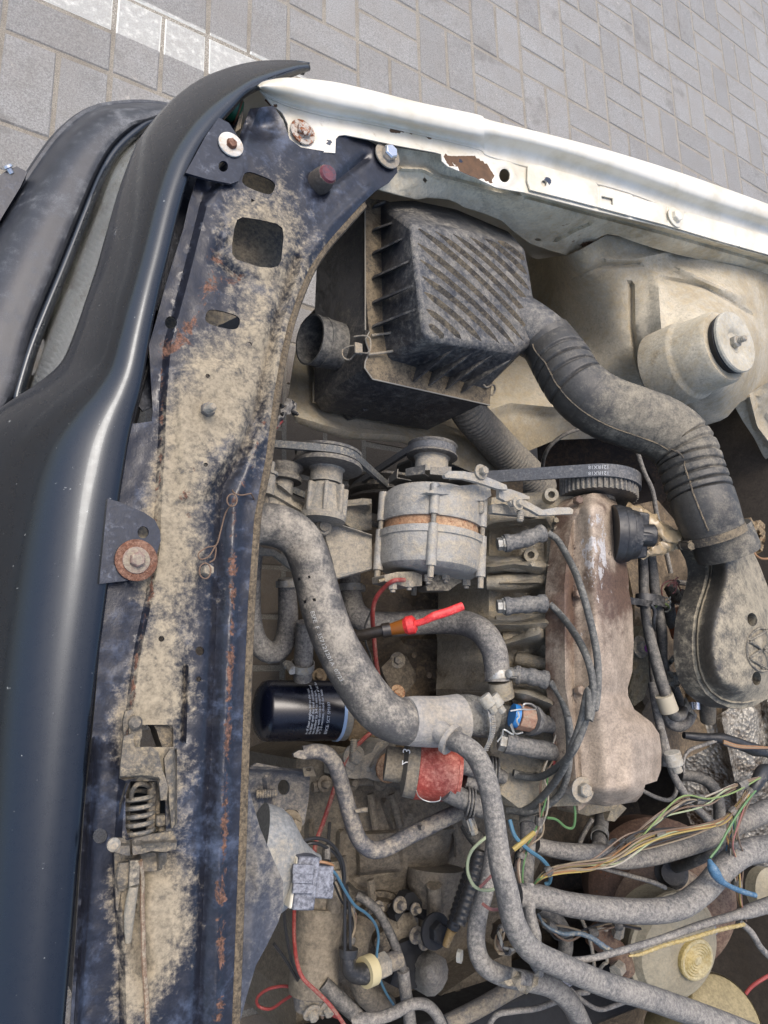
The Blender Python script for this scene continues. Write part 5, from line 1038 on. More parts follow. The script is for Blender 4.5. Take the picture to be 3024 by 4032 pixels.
for lab, bp, c1, c2 in lead_pts:
    t = thing('spark_plug_lead', lab+', grey rubber boot and cable', 'ignition lead', K8(bp[0][0], bp[0][1], .62))
    P, _ = path(K8, bp, 6); n_ = len(P); R = []
    for i in range(n_):
        f = i/(n_-1); R.append(.0125 if f < .14 else (.0108 if f < .3 else (.0118 if .42 < f < .62 else (.0105 if f < .8 else .0125))) if i < n_-1 else .008)
    MB().tube(P, R, 18).build('boot', BOOT, t)
    p = P[0]; d = (P[0]-P[2]).normalized(); MB().lathe([(0, .0108), (.003, .0108), (.0035, .009), (.010, .009)], p, d, 6).build('plug_hex', PLUGM, t)
    A = cat([K8(*q) for q in c1]+[B5(*q) for q in c2], 8); MB().tube(A, .0046, 12).build('cable', CABLE, t)
t = thing('spark_plug_lead', 'lowest spark plug lead, its grey boot under the blue sensor', 'ignition lead', B5(270, 440, .62))
P = cat([B5(*q) for q in [(258, 440, .655), (320, 455, .662), (400, 470, .668), (480, 482, .67), (535, 505, .668)]], 5); MB().tube(P, [.013 if i < 5 else (.0115 if i < 9 else .0122) for i in range(len(P)-4)]+[.011, .010, .009, .007], 18).build('boot', BOOT, t)
MB().lathe([(0, .0115), (.008, .0115), (.009, .0105)], P[0], (P[0]-P[2]), 6).build('plug_hex', PLUGM, t)
MB().tube(cat([B5(*q) for q in [(530, 505, .668), (570, 520, .665), (560, 570, .655), (480, 600, .645), (400, 620, .64), (300, 600, .63)]], 8), .0046, 12).build('cable', CABLE, t)
# ================================================================ coolant hoses at the front of the engine
def hose_thing(name, label, K, pts, mat, part='tube', cat_='hose', **k):
    t = thing(name, label, cat_, K(pts[0][0], pts[0][1], pts[0][2]-.03)); hose(part, K, pts, mat, t, **k); return t
RADH = grime('patchy_radiator_hose', lin(44, 48, 54), .42, dust=.41, dustc=lin(144, 137, 124), up=.3, sc=10, bmp=.3, bsc=320, soft=.22, fine=.9, amp=1.3, film=.26)
rh = thing('upper_radiator_hose', 'thick mottled black radiator hose with white printed numbers', 'hose', K7(500, 800, .5))
rpts = [(40, 575, .600, 240), (180, 548, .603, 248), (310, 565, .608, 255), (415, 630, .612, 255), (475, 740, .614, 250), (515, 880, .612, 252), (560, 1050, .610, 258), (625, 1230, .610, 262), (720, 1410, .610, 268), (830, 1580, .612, 272), (930, 1680, .615, 272), (1030, 1722, .62, 268), (1130, 1722, .622, 268)]
hose('tube', K7, rpts, RADH, rh, n=32, even=.005, wob=.02)
P, R = path(K7, rpts, 10)
PINK = plain('white_hose_print', lin(190, 190, 184), .7)
Ls = [0]
for a, b in zip(P, P[1:]): Ls.append(Ls[-1]+(b-a).length)
def hose_pt(s_, ang, side=V((-.78, -.45, .55)), lift=.0006):
    s_ = max(0, min(Ls[-1]-1e-4, s_)); i = max(0, next(k for k in range(len(Ls)) if Ls[k] > s_)-1); q = (s_-Ls[i])/(Ls[i+1]-Ls[i]); p = P[i].lerp(P[i+1], q); r = R[i]*(1-q)+R[i+1]*q
    t = (P[i+1]-P[i]).normalized(); a = (side-t*side.dot(t)).normalized(); b = t.cross(a); th = ang/r
    return p+(a*math.cos(th)+b*math.sin(th))*(r*1.012+lift)
s0 = min(range(len(P)), key=lambda i: (P[i]-K7(520, 1050, .61)).length)
lettering('printed_code', 'ESFE  F  357121201A  07/23', .0075, lambda x, y: hose_pt(Ls[s0]+x, -y), PINK, rh, align='LEFT')
for f_ in (.0, .028): lettering('printed_bar', 'I', .03, lambda x, y: hose_pt(Ls[s0]-.012-f_+y*.16, x*5.5), plain('black_print', lin(14, 14, 15), .5), rh)
TEE = grime('grey_plastic_tee', lin(150, 148, 144), .5, dust=.45, dustc=lin(150, 142, 128), up=.2, sc=22, bmp=.15)
te = thing('coolant_tee', 'pale grey plastic coolant tee between two hoses', 'tee fitting', B3(1240, 510, .55))
hose('body', B3, [(1050, 512, .622, 280), (1120, 512, .622, 292), (1250, 515, .625, 296), (1370, 500, .628, 292)], TEE, te, n=32, seg=4)
hose('spigot', B3, [(1220, 540, .640, 130), (1280, 590, .655, 128), (1330, 628, .665, 126)], TEE, te, n=20, seg=4)
MB().tube([B3(1305, 610, .661), B3(1330, 628, .666)], [.0195, .0195], 24).build('collar', TEE, te)
CRUST = grime('limescale_crust', lin(140, 140, 132), .8, dust=.4, dustc=lin(116, 112, 104), up=.1, sc=40, bmp=1., bsc=200, chip=.36, chipc=lin(176, 182, 172))
hose_thing('thermostat_hose', 'short dusty hose crusted white joining the tee to the thermostat', B3, [(1330, 490, .625, 235), (1420, 475, .628, 240), (1500, 490, .63, 225), (1545, 500, .63, 215)], grime('crusty_rubber', lin(70, 70, 68), .7, dust=.5, dustc=lin(128, 124, 114), sc=26, chip=.34, chipc=lin(180, 184, 172), bmp=.8), n=28, wob=.05)
th = thing('thermostat_housing', 'limescale covered thermostat housing with brown bolt', 'thermostat', B5(250, 300, .56))
hose('housing', B5, [(190, 290, .628, 130), (260, 305, .628, 130), (360, 320, .628, 125), (420, 330, .628, 110)], CRUST, th, n=24, wob=.08)
panel('flange', B5, [(150, 170), (300, 165), (400, 180), (480, 260), (540, 300), (420, 330), (240, 280)], HEADM, th, z=.625, step=26, skirt=.05, rough=.003)
MB().bolt(B5(335, 195, .63), UP, .0095, .009).build('bolt', STEEL, th, bev=.0005)
MB().tube([K8(402, 1330, .648), K8(420, 1430, .645)], .0160, 24).build('stub_pipe', HEADM, th)
ct = thing('temperature_sensor', 'blue and brown temperature sensor with a grey rubber boot', 'sensor', B5(360, 310, .62))
MB().tube([B5(292, 292, .662), B5(322, 300, .665)], .0150, 20).build('blue_ring', plain('blue_plastic', lin(46, 118, 178), .45), ct)
MB().tube([B5(318, 300, .664), B5(395, 318, .668)], [.0168, .0158], 8).build('brown_plug', grime('brown_plastic', lin(160, 116, 92), .5, dust=.3, sc=50), ct, bev=.001)
MB().tube(cat([B5(390, 318, .668), B5(405, 322, .668), B5(430, 330, .668), B5(470, 338, .668), B5(525, 348, .668), B5(535, 350, .668), B5(558, 352, .668)], 2), [.0195, .0198, .0198, .018, .0162, .0125, .0115, .0115, .0115, .0118, .014, .014, .013], 20).build('boot', BOOT, ct)
wm = plain('bright_wire', lin(196, 196, 188), .35, .6)
for pts in ([(285, 270, .672), (340, 262, .678), (420, 262, .676), (400, 235, .68), (360, 232, .682), (350, 250, .68)], [(285, 345, .672), (300, 395, .668), (250, 370, .665), (240, 400, .66), (215, 435, .655)], [(290, 340, .672), (310, 390, .666), (350, 385, .667)], [(325, 275, .682), (330, 300, .684), (318, 320, .684), (328, 345, .682)]): MB().tube(cat([B5(*p) for p in pts], 6), .0011, 6).build('spring_wire', wm, ct)
cs_ = thing('worm_clamp', 'dusty worm clamp with a loose perforated tail at the thermostat hose', 'clamp', B5(190, 250, .63))
MB().tube(cat([B5(*p) for p in [(150, 190, .668), (180, 270, .672), (190, 340, .668), (180, 410, .655), (150, 480, .64)]], 8), .0052, 8, flat=.22).build('band_tail', CLAMP, cs_)
P = [B5(*p) for p in [(150, 190, .668), (180, 270, .672), (190, 340, .668), (180, 410, .655), (150, 480, .64)]]
for q in resample(cat(P, 8), 26): MB().box(q+UP*.001, X, Y, UP, .0062, .0014, .003).build('thread_tooth', CLAMP, cs_)
for dx in (0, 45): MB().tube([B5(140+dx, 190, .672), B5(180+dx, 245, .676)], .0085, 14).tube([B5(180+dx, 245, .676), B5(200+dx, 275, .676)], .0055, 6).build('screw_barrel', grime('pale_plastic', lin(168, 165, 154), .5, dust=.35, sc=60), cs_, bev=.001)
hose_thing('bypass_hose', 'curved grey coolant hose passing under the red dipstick', K7, [(722, 820, .48, 125), (726, 960, .485, 125), (755, 1075, .50, 142), (850, 1135, .51, 146), (1000, 1142, .52, 146), (1200, 1128, .55, 146), (1380, 1132, .59, 150), (1500, 1182, .625, 155), (1570, 1280, .645, 156), (1592, 1390, .65, 150), (1598, 1480, .65, 150)], RUBG, n=28, even=.006)
clamp('bright band clamp where the bypass hose meets the cylinder head', K8, 396, 1296, .65, (K8(392, 1350, .65)-K8(380, 1240, .648)), .0172, .0105, 1.2)
clamp('bright band clamp on the vertical hose behind the radiator hose', K7, 726, 925, .485, (K7(726, 980, .485)-K7(724, 880, .485)), .0160, .010, -.6)
hose_thing('lower_radiator_hose', 'U shaped dusty hose dropping beside the crossmember', K7, [(150, 700, .54, 118), (135, 800, .52, 122), (128, 950, .50, 124), (135, 1120, .485, 124), (170, 1250, .475, 128), (250, 1312, .475, 132), (325, 1265, .48, 128), (352, 1130, .485, 122), (350, 980, .49, 112), (345, 870, .495, 104)], RUBG, n=26, even=.006)
clamp('small worm clamp on top of the U shaped hose', K7, 345, 905, .495, (K7(345, 860, .496)-K7(347, 960, .494)), .0136, .009, 3.0)
hose_thing('oil_cooler_hose', 'short straight grey hose standing above the oil filter', K7, [(455, 1130, .52, 108), (450, 1250, .51, 112), (442, 1380, .50, 114), (440, 1470, .49, 112)], RUBG, n=24)
clamp('bright clamp above the dark blue oil filter', K7, 440, 1390, .50, (K7(440, 1470, .49)-K7(450, 1300, .51)), .0146, .010, 3.3)
pb = thing('pump_bracket', 'pale steel bracket plate under the radiator hose', 'bracket', K7(250, 720, .5)); panel('plate', K7, [(130, 690), (200, 690), (270, 700), (380, 770), (378, 820), (340, 790), (270, 735), (130, 730)], CAST, pb, z=.555, step=24, skirt=.006)
# ---------------------------------------------------------------- oil filter
of = thing('oil_filter', 'dark navy oil filter canister with white printed instructions', 'oil filter', B3(430, 450, .40))
o0, o1 = B3(212, 448, .452), B3(690, 448, .470); od = (o1-o0); ol = od.length; od.normalize(); orad = .0405
FILM = plain('navy_filter_paint', lin(8, 12, 26), .26, 0, .5, .3, 30, .05)
ofc = MB().lathe([(-.014, 0), (-.013, .016), (-.009, .030), (-.003, .038), (.004, orad), (ol*.86, orad), (ol*.87, orad+.0005)], o0, od, 60); ofc = ofc.build('canister', FILM, of)
MB().lathe([(ol*.862, orad+.0012), (ol*.90, orad+.0014)], o0, od, 60).build('blue_rim', plain('pale_blue_rim', lin(150, 175, 205), .3), of)
MB().lathe([(ol*.90, orad+.0005), (ol*.985, orad+.0005), (ol, orad-.002), (ol*1.02, .03), (ol*1.02, 0)], o0, od, 60).build('bare_rim', grime('filter_base', lin(150, 146, 136), .35, .8, dust=.3, sc=30), of)
fa, fb, _ = frame(od); vd = (CAM-(o0+o1)/2); vd = (vd-od*vd.dot(od)).normalized(); fside = od.cross(vd)
if fside.dot(UX) < 0: fside = -fside
def on_filter(x, y, s_): th_ = x/orad; return o0+od*s_-od*y+(vd*math.cos(th_)+fside*math.sin(th_))*(orad+.0006)
wink = plain('white_print', lin(196, 204, 214), .6)
for k, tx in enumerate(['in of clean engine oil to the seal.', 'the filter until the seal contacts and', 'ten further by 3/4 to one turn.', 'engine with correct quantity of oil. Run', 'or 2-3 minutes, check for leaks.']): lettering('instruction_line', tx, .0050, lambda x, y: on_filter(x-.034, y, .0505+.0046*k), wink, ofc, align='LEFT')
lettering('part_number', 'ENCE: SCT SM107', .0058, lambda x, y: on_filter(x-.034, y, .0775), wink, ofc, align='LEFT')
# oil filter mount and engine mount castings
em = thing('engine_mount', 'dusty cast engine mount bracket with a hex bolt beside the distributor', 'engine mount', B3(850, 800, .36))
panel('casting', B3, [(690, 760), (760, 735), (850, 700), (880, 640), (960, 620), (1000, 640), (960, 720), (1010, 790), (1020, 830), (960, 860), (890, 870), (820, 850), (740, 855), (690, 840)], CAST, em, holes=[ell(888, 832, 12, 13)], z=.45, step=22, skirt=.06, rough=.003, feats=[('ridge', [(850, 790), (900, 700), (960, 640)], 14, .012)])
MB().bolt(B3(945, 790, .456), UP, .012, .011).build('bolt', RUSTB, em, bev=.0006)
MB().stud(B3(738, 712, .455), AX, .0055, .02).build('stud', STEEL, em); MB().bolt(B3(740, 725, .45), UP, .010, .009).build('nut', CAST, em)
# ---------------------------------------------------------------- distributor
di = thing('distributor', 'red topped distributor with grey body below the coolant tee', 'distributor', B3(1150, 800, .48))
d0, d1 = B3(930, 760, .545), B3(1420, 830, .60); dd = (d1-d0); dl = dd.length; dd.normalize()
DGREY = grime('dusty_grey_plastic', lin(104, 102, 96), .6, dust=.5, dustc=lin(132, 122, 104), sc=30, bmp=.2)
MB().lathe([(0, .022), (dl*.2, .022), (dl*.22, .03), (dl*.24, .0385), (dl*.38, .0395), (dl*.385, .0375)], d0, dd, 44).build('body', DGREY, di)
MB().lathe([(dl*.37, .0385), (dl*.385, .0400), (dl*.46, .0392), (dl*.62, .0385), (dl*.84, .0360), (dl*.86, .032), (dl*.90, .030), (dl*.90, 0)], d0, dd, 44).build('red_cap', grime('dusty_red_plastic', lin(152, 48, 34), .5, dust=.36, film=.12, dustc=lin(178, 122, 106), up=.3, sc=26, bmp=.12), di)
lettering('ink_mark', '2  3', .014, lambda x, y: d0+dd*(dl*.31+y)+((CAM-d0).normalized()*.88+AX*.25-dd*.2).normalized()*.0405-AX*0+AX*x, plain('white_marker', lin(205, 205, 200), .6), di)
hose('spring_clip', B3, [(1110, 900, .585, 7), (1130, 960, .60), (1190, 990, .61), (1250, 985, .61), (1260, 960, .612)], wm, di)
for pts in ([(1310, 740, .60, 120), (1400, 770, .605, 116), (1500, 800, .61, 112), (1590, 830, .615, 92), (1640, 850, .618, 74)], [(1400, 860, .595, 96), (1470, 880, .60, 92), (1540, 900, .605, 84), (1600, 915, .61, 60)], [(1280, 920, .60, 122), (1360, 960, .60, 122), (1450, 1000, .60, 122), (1540, 1050, .60, 100), (1600, 1080, .60, 60)], [(1360, 820, .57, 80), (1420, 840, .57, 84), (1500, 860, .575, 80)]): hose('lead_boot', B3, pts, BOOT, di, n=22)
for x, y, z in ((1590, 800, .616), (1572, 795, .615), (1554, 790, .614), (1452, 985, .604), (1434, 978, .604), (1416, 970, .604)): MB().lathe([(-.0012, .0185), (0, .0192), (.0012, .0185)], B3(x, y+14, z-.004), dd, 30).build('boot_ring', BOOT, di)

# ---------------------------------------------------------------- gearbox side
gb = thing('gearbox', 'dust covered gearbox casing low at the front of the engine bay', 'gearbox', D(850, 1850, .15))
go = [(640, 1640), (720, 1610), (900, 1640), (1060, 1680), (1150, 1740), (1180, 1830), (1150, 1900), (1120, 1990), (1100, 2100), (1180, 2260), (640, 2260), (640, 2160), (690, 2100), (700, 2000), (690, 1920), (655, 1860), (640, 1780)]
panel('casing', D, go, GBOXM, gb, z=field([(680, 1700, .36), (850, 1720, .42), (950, 1800, .42), (1080, 1750, .40), (800, 1850, .40), (900, 1950, .36), (720, 1900, .36), (750, 2050, .33), (850, 2100, .30), (1000, 2000, .28), (1080, 1880, .34), (1000, 2200, .24), (720, 2200, .26)], 3), step=13, skirt=.2, rough=.006,
      feats=[('ridge', [(700, 1690), (800, 1688), (890, 1692)], 7, .014), ('ridge', [(735, 1800), (730, 1880), (770, 1920), (880, 1958)], 7, .012), ('plat', [(770, 1800), (860, 1795), (870, 1880), (775, 1890)], 4, .008), ('ridge', [(890, 1800), (985, 1790)], 8, .012), ('bump', 940, 1840, 50, 60, .03), ('ridge', [(668, 1780), (668, 1900)], 8, .012), ('ridge', [(830, 1735), (850, 1790)], 6, .010), ('bump', 885, 1760, 14, 12, .012), ('ridge', [(770, 1890), (850, 1882)], 4, -.006), ('bump', 770, 2040, 40, 60, .04), ('bump', 830, 2130, 50, 40, .03), ('ridge', [(700, 2120), (800, 2180), (850, 2230)], 12, .02)])
MB().lathe([(-.05, .0), (-.05, .02), (.0, .022), (.002, .030), (.012, .031), (.03, .042), (.055, .044)], B4(1215, 560, .42), AX, 36).build('shaft_boss', GBOXM, gb)
MB().lathe([(0, .012), (.03, .012), (.03, .016), (.045, .016)], B4(1130, 560, .40), AX, 20).build('boss', GBOXM, gb)
cl = thing('clutch_lever', 'bent black clutch lever bracket bolted on the gearbox', 'lever', B4(1080, 600, .38))
panel('plate', B4, [(985, 610), (1010, 560), (1060, 480), (1100, 472), (1140, 520), (1190, 590), (1200, 640), (1160, 640), (1110, 570), (1050, 580), (1000, 650)], DARK, cl, z=.43, step=26, skirt=.02, bev=.002)
for x, y, r_ in ((1012, 545, .0065), (1105, 570, .005), (1110, 725, .007), (885, 560, .005), (1160, 770, .006)): MB().bolt(B4(x, y, .435), UP, r_, .01).build('bolt', GREYM, cl, bev=.0006)
panel('lever_arm', B4, [(900, 650), (1000, 600), (1090, 590), (1120, 660), (1110, 740), (1010, 760), (920, 700)], DGREY, cl, z=.41, step=26, skirt=.03, rough=.005)
st_ = thing('starter_motor', 'tan dusted starter motor cylinder standing by the headlamp connector', 'starter', B4(525, 740, .36))
sc0 = B4(528, 735, .44)
STM = grime('tan_dusted_steel', lin(104, 97, 84), .65, .1, dust=.5, dustc=lin(124, 114, 97), sc=18, bmp=.3)
MB().lathe([(-.068, .0), (-.068, .026), (-.066, .0315), (-.06, .0325), (.036, .0325), (.038, .031), (.038, .0)], sc0, AX, 44).build('can', STM, st_)
MB().lathe([(.036, .0245), (.058, .0255), (.075, .024), (.095, .022)], sc0, AX, 36).build('nose', STM, st_)
MB().tube([sc0+AX*.034+V((.006, 0, .024)), sc0+AX*.085+V((.006, 0, .022))], .011, 16).build('terminal_post', STM, st_)
MB().lathe([(-.085, .022), (-.066, .026)], sc0, AX, 30).build('end_cap', GREYM, st_)
for dx in (-.012, .01): MB().bolt(sc0+V((dx, 0, .022))-AX*.078, UP-AX*.6, .0068, .009).build('nut', STEEL, st_, bev=.0005)
# engine mount bracket with holes
mbk = thing('mount_bracket', 'blue grey steel bracket with two round holes below the oil filter', 'bracket', B3(320, 950, .36))
panel('plate', B3, [(115, 790), (170, 760), (330, 790), (430, 795), (485, 810), (475, 980), (450, 1120), (400, 1180), (330, 1185), (270, 1150), (180, 1170), (150, 1100), (120, 950)], grime('blue_grey_steel', lin(74, 80, 92), .45, .2, dust=.4, dustc=lin(128, 122, 112), sc=20, rust=.26, bmp=.3), mbk, holes=[ell(328, 905, 36, 46), ell(396, 1066, 20, 28)], z=field([(115, 790, .45), (480, 810, .45), (300, 950, .42), (400, 1100, .44), (170, 1150, .41)]), step=20, thick=.004, feats=[('ridge', [(130, 795), (300, 800), (480, 815)], 12, .012), ('ridge', [(180, 1165), (300, 1160), (400, 1180)], 12, .012), ('ridge', [(225, 850), (240, 1050)], 20, .010)])
MB().stud(B3(165, 945, .43), V((.9, 0, .4)), .0062, .026).build('stud', GREYM, mbk); MB().bolt(B3(350, 1125, .44), UP, .011, .02).build('nut', STM, mbk, bev=.0006)
panel('tab', B3, [(440, 790), (500, 780), (520, 840), (450, 842)], GREYM, mbk, holes=[ell(475, 800, 16, 10)], z=.47, step=20, thick=.003)
# painted pipe
wp_ = thing('coolant_pipe', 'bent blue grey steel coolant pipe with two pegs', 'pipe', B3(800, 1100, .42))
PIPEM = grime('flaking_pipe_paint', lin(66, 72, 84), .45, .1, dust=.42, dustc=lin(144, 136, 122), up=.3, sc=24, rust=.25, chip=.26, bmp=.35)
hose('pipe', B3, [(440, 700, .52, 80), (520, 692, .525, 90), (590, 715, .53, 94), (640, 790, .53, 96), (680, 920, .52, 96), (725, 1080, .52, 98), (775, 1215, .52, 98), (850, 1275, .52, 98), (940, 1262, .525, 96), (1060, 1200, .53, 96), (1200, 1130, .54, 98), (1320, 1072, .55, 98), (1380, 1046, .555, 96)], PIPEM, wp_, n=26)
panel('flat_lug', B3, [(385, 705), (420, 685), (480, 690), (500, 715), (450, 740), (390, 725)], PIPEM, wp_, z=.528, step=20, thick=.004)
for x, y, dr in ((770, 1045, V((.6, .1, .6))), (1135, 1140, V((-.2, .1, 1)))): MB().tube([B3(x-14, y, .535), B3(x-14, y, .535)+dr*.018], .003, 10).build('peg', GREYM, wp_)
clamp('perforated worm clamp at the end of the blue grey coolant pipe', B3, 1425, 1110, .56, (B3(1480, 1090, .565)-B3(1380, 1130, .555)), .0125, .012, 1.5)
# ---------------------------------------------------------------- headlamp back, connector, shroud
sh = thing('shroud_panel', 'blue grey dust streaked sheet panel right of the crossmember', 'panel', D(560, 1950, .5))
panel('sheet', D, [(514, 1640), (526, 1660), (545, 1730), (562, 1790), (588, 1850), (612, 1905), (612, 1955), (602, 1990), (575, 2045), (553, 2085), (532, 2155), (508, 2250), (485, 2250), (505, 1900)], grime('blue_grey_panel', lin(46, 54, 70), .45, dust=.34, dustc=lin(118, 114, 106), up=.15, sc=18, amp=1.1, chip=.24, oil=.34, oilc=lin(24, 24, 26), bmp=.35), sh, z=.655, step=14, thick=.003, rough=.003, feats=[('ridge', [(530, 1700), (560, 1900), (540, 2080)], 14, .004)])
lb = thing('lamp_rear_cover', 'pale grey cone shaped lamp cover with a white plug base', 'lamp cover', B4(280, 350, .52))
MB().lathe([(-.02, .066), (.0, .064), (.012, .058), (.034, .036), (.052, .026), (.058, .025)], B4(228, 322, .56), V((.92, -.28, .22)), 44, sx=1.0, sy=.9).build('cone', grime('pale_grey_plastic', lin(132, 136, 138), .45, dust=.3, dustc=lin(150, 144, 130), sc=30, bmp=.08), lb)
MB().box(B4(385, 400, .60), V((.97, -.2, .1)), V((.2, .97, 0)), V((-.1, 0, 1)).normalized(), .012, .052, .030).build('plug_base', plain('cream_plastic', lin(212, 206, 188), .5), lb, bev=.002)
hc = thing('lamp_connector', 'dusty black multi cell connector plugged into the lamp cover', 'connector', B4(490, 400, .58))
cx_, cy_, cz_ = V((.97, -.15, .15)).normalized(), V((.15, .98, 0)).normalized(), None; cz_ = cx_.cross(cy_)
CONM = grime('dusty_connector', lin(52, 56, 66), .45, dust=.4, dustc=lin(128, 130, 136), sc=40, bmp=.15)
MB().box(B4(440, 405, .605), cx_, cy_, cz_, .026, .054, .026).build('shell', CONM, hc, bev=.002)
for dy in (-55, 0, 55): MB().box(B4(525, 400+dy, .605), cx_, cy_, cz_, .032, .0145, .022).build('cell', CONM, hc, bev=.0015)
for dy in (-20, 40, -75): MB().box(B4(440, 410+dy, .621), cx_, cy_, cz_, .024, .010, .004).build('cell_lid', CONM, hc, bev=.001)
def wire(name, label, K, pts, mat, r=.0014, parent=None, part='strand'):
    t = parent or thing(name, label, 'wire', K(pts[0][0], pts[0][1], pts[0][2]-.02)); MB().tube(cat([K(*p[:3]) for p in pts], 8), r, 7).build(part, mat, t); return t
WC = {k: plain('wire_'+k, lin(*c), .5, 0, .5, .2, 90, .1) for k, c in dict(blue=(70, 108, 128), green=(84, 118, 74), yellow=(158, 138, 78), brown=(110, 92, 76), black=(40, 40, 40), white=(158, 150, 134), tan=(128, 114, 92), red=(140, 60, 56), lime=(120, 138, 84), pale=(150, 158, 124), pink=(140, 92, 84), orange=(138, 102, 68)).items()}
wire('blue_sender_wire', 'thin blue wire falling from the lamp connector', B4, [(600, 330, .605), (640, 370, .60), (690, 460, .58), (750, 550, .56), (820, 600, .54), (870, 660, .52), (890, 740, .50), (880, 850, .49), (890, 960, .48), (930, 1060, .46), (980, 1140, .44), (1020, 1210, .42)], WC['blue'], .0018)
wire('lamp_brown_wire', 'brown and red wires entering the lamp connector', B4, [(500, 290, .61), (570, 295, .615), (620, 315, .615), (590, 340, .61)], WC['orange'], .0016)
wire('lamp_red_wire', 'short red wire behind the lamp connector', B4, [(560, 440, .605), (575, 400, .61), (605, 345, .613)], WC['red'], .0015)
bl = thing('black_wire_loop', 'loops of thin black wire above the lamp connector', 'wire', B4(550, 200, .5))
for pts in ([(360, 230, .55), (420, 180, .56), (500, 152, .56), (580, 165, .555), (640, 220, .55), (680, 300, .545), (690, 400, .54)], [(420, 200, .55), (500, 180, .555), (570, 200, .55), (640, 250, .545), (675, 330, .54), (690, 480, .53), (690, 650, .52), (690, 840, .51)], [(600, 60, .50), (590, 180, .52), (580, 240, .54), (600, 290, .55)], [(700, 430, .53), (718, 560, .52), (722, 700, .515), (722, 840, .51)]): wire('', '', B4, pts, WC['black'], .0022, bl)
MB().tube([B4(582, 195, .545), B4(580, 280, .55)], .005, 10).build('tape_sleeve', RUB, bl)
# speed sensor and hanging parts
ss = thing('speed_sensor', 'black angled sensor plug with a cream collar and hex nut', 'sensor', B4(800, 910, .42))
hose('plug', B4, [(708, 845, .50, 80), (708, 880, .50, 82), (715, 930, .495, 92), (760, 955, .49, 110), (810, 955, .488, 120)], CAPM, ss, n=20); MB().lathe([(0, .0115), (.004, .0125), (.010, .0125)], B4(708, 858, .505), AX, 20).build('rim', CAPM, ss)
e0 = B4(805, 950, .488); ed = (B4(980, 880, .482)-e0).normalized()
MB().lathe([(0, .019), (.014, .019), (.016, .017)], e0, ed, 20).build('collar', plain('cream_yellow_plastic', lin(190, 178, 138), .5), ss); MB().lathe([(.016, .0165), (.036, .0165), (.038, .014)], e0, ed, 6).build('hex', CAST, ss, bev=.001); MB().lathe([(.036, .012), (.06, .012)], e0, ed, 16).build('stem', GREYM, ss)
hose_thing('sleeved_cable', 'thick black sleeved cable crossing the gearbox', B4, [(760, 490, .47, 50), (840, 540, .48, 56), (900, 610, .48), (960, 720, .48), (1000, 820, .48), (1030, 920, .475), (1045, 1050, .47, 58), (1065, 1160, .465), (1080, 1290, .46)], RUB, n=16)
sv = thing('cable_sleeve', 'grey outer sleeve over the lower end of the black cable', 'sleeve', B4(1060, 1100, .45)); hose('sleeve', B4, [(1035, 935, .476, 76), (1050, 1060, .471), (1068, 1170, .466), (1082, 1300, .461)], RUBG, sv, n=18)
wt_ = thing('gear_linkage_weight', 'grey pear shaped cast weight on the gear linkage', 'weight', B4(1210, 960, .36))
panel('weight', B4, [(1150, 850), (1185, 825), (1235, 835), (1290, 870), (1305, 930), (1300, 990), (1270, 1050), (1225, 1090), (1180, 1092), (1145, 1070), (1140, 1030), (1112, 990), (1110, 930), (1135, 890)], grime('pitted_cast', lin(120, 118, 112), .7, dust=.45, dustc=lin(136, 130, 120), sc=40, bmp=1.0, bsc=260), wt_, z=lambda x, y: .46-.03*(((x-1215)/92)**2+((y-960)/132)**2), step=14, skirt=.03, rough=.003)
panel('arm', B4, [(1010, 780), (1120, 740), (1180, 770), (1170, 850), (1110, 930), (1120, 1040), (1040, 1060), (960, 1020), (1000, 900)], DARK, wt_, z=.42, step=26, skirt=.03, rough=.004)
be = thing('gear_rod_bellows', 'black ribbed rubber bellows on the clutch cable', 'bellows', B4(1400, 480, .44)); hose('bellows', B4, [(1480, 230, .54, 96), (1440, 350, .53, 96), (1400, 470, .52, 94), (1360, 590, .51, 90), (1330, 690, .505, 84)], CAPM, be, n=24, rib=(.0085, .16))
hose('end_fitting', B4, [(1330, 690, .505, 60), (1310, 730, .50, 50), (1290, 790, .495, 44)], grime('brass_fitting', lin(150, 120, 70), .5, .5, dust=.3, sc=40), be)
MB().bolt(B4(1222, 700, .47), UP, .014, .014).build('ball_joint', DARK, be); MB().tube([B4(1360, 850, .47), B4(1385, 855, .475)], .009, 8).build('pale_clip', plain('pale_clip', lin(200, 196, 180), .5), be)
hose_thing('taped_pipe', 'black taped pipe end poking out below the starter motor', B4, [(560, 1010, .47, 84), (640, 1090, .475, 92), (700, 1150, .475, 92), (770, 1215, .475, 88)], RUB, n=20)
hose_thing('breather_hose', 'thin grey hose curving along the bottom edge of the bay', B4, [(735, 1250, .48, 70), (790, 1225, .485, 70), (880, 1222, .49), (980, 1190, .495), (1080, 1140, .50, 66), (1170, 1140, .505), (1235, 1200, .505), (1280, 1300, .50)], RUBG, n=18)
cm = thing('crossbeam', 'dusty steel beam with bolts low at the bottom of the bay', 'beam', B4(1400, 1050, .22)); panel('beam', B4, [(1220, 1110), (1400, 990), (1560, 880), (1680, 830), (1680, 1010), (1560, 1070), (1400, 1180), (1290, 1260), (1240, 1300)], GBOXM, cm, z=.33, step=30, skirt=.08, bev=.004)
for x, y in ((1272, 1168), (1362, 1130)): MB().bolt(B4(x, y, .331), UP, .011, .01).build('bolt', GBOXM, cm, bev=.0006)
lw = thing('loose_wire_tangle', 'tangle of loose red and black wires hanging over the pavement', 'wires', B4(350, 1100, .3))
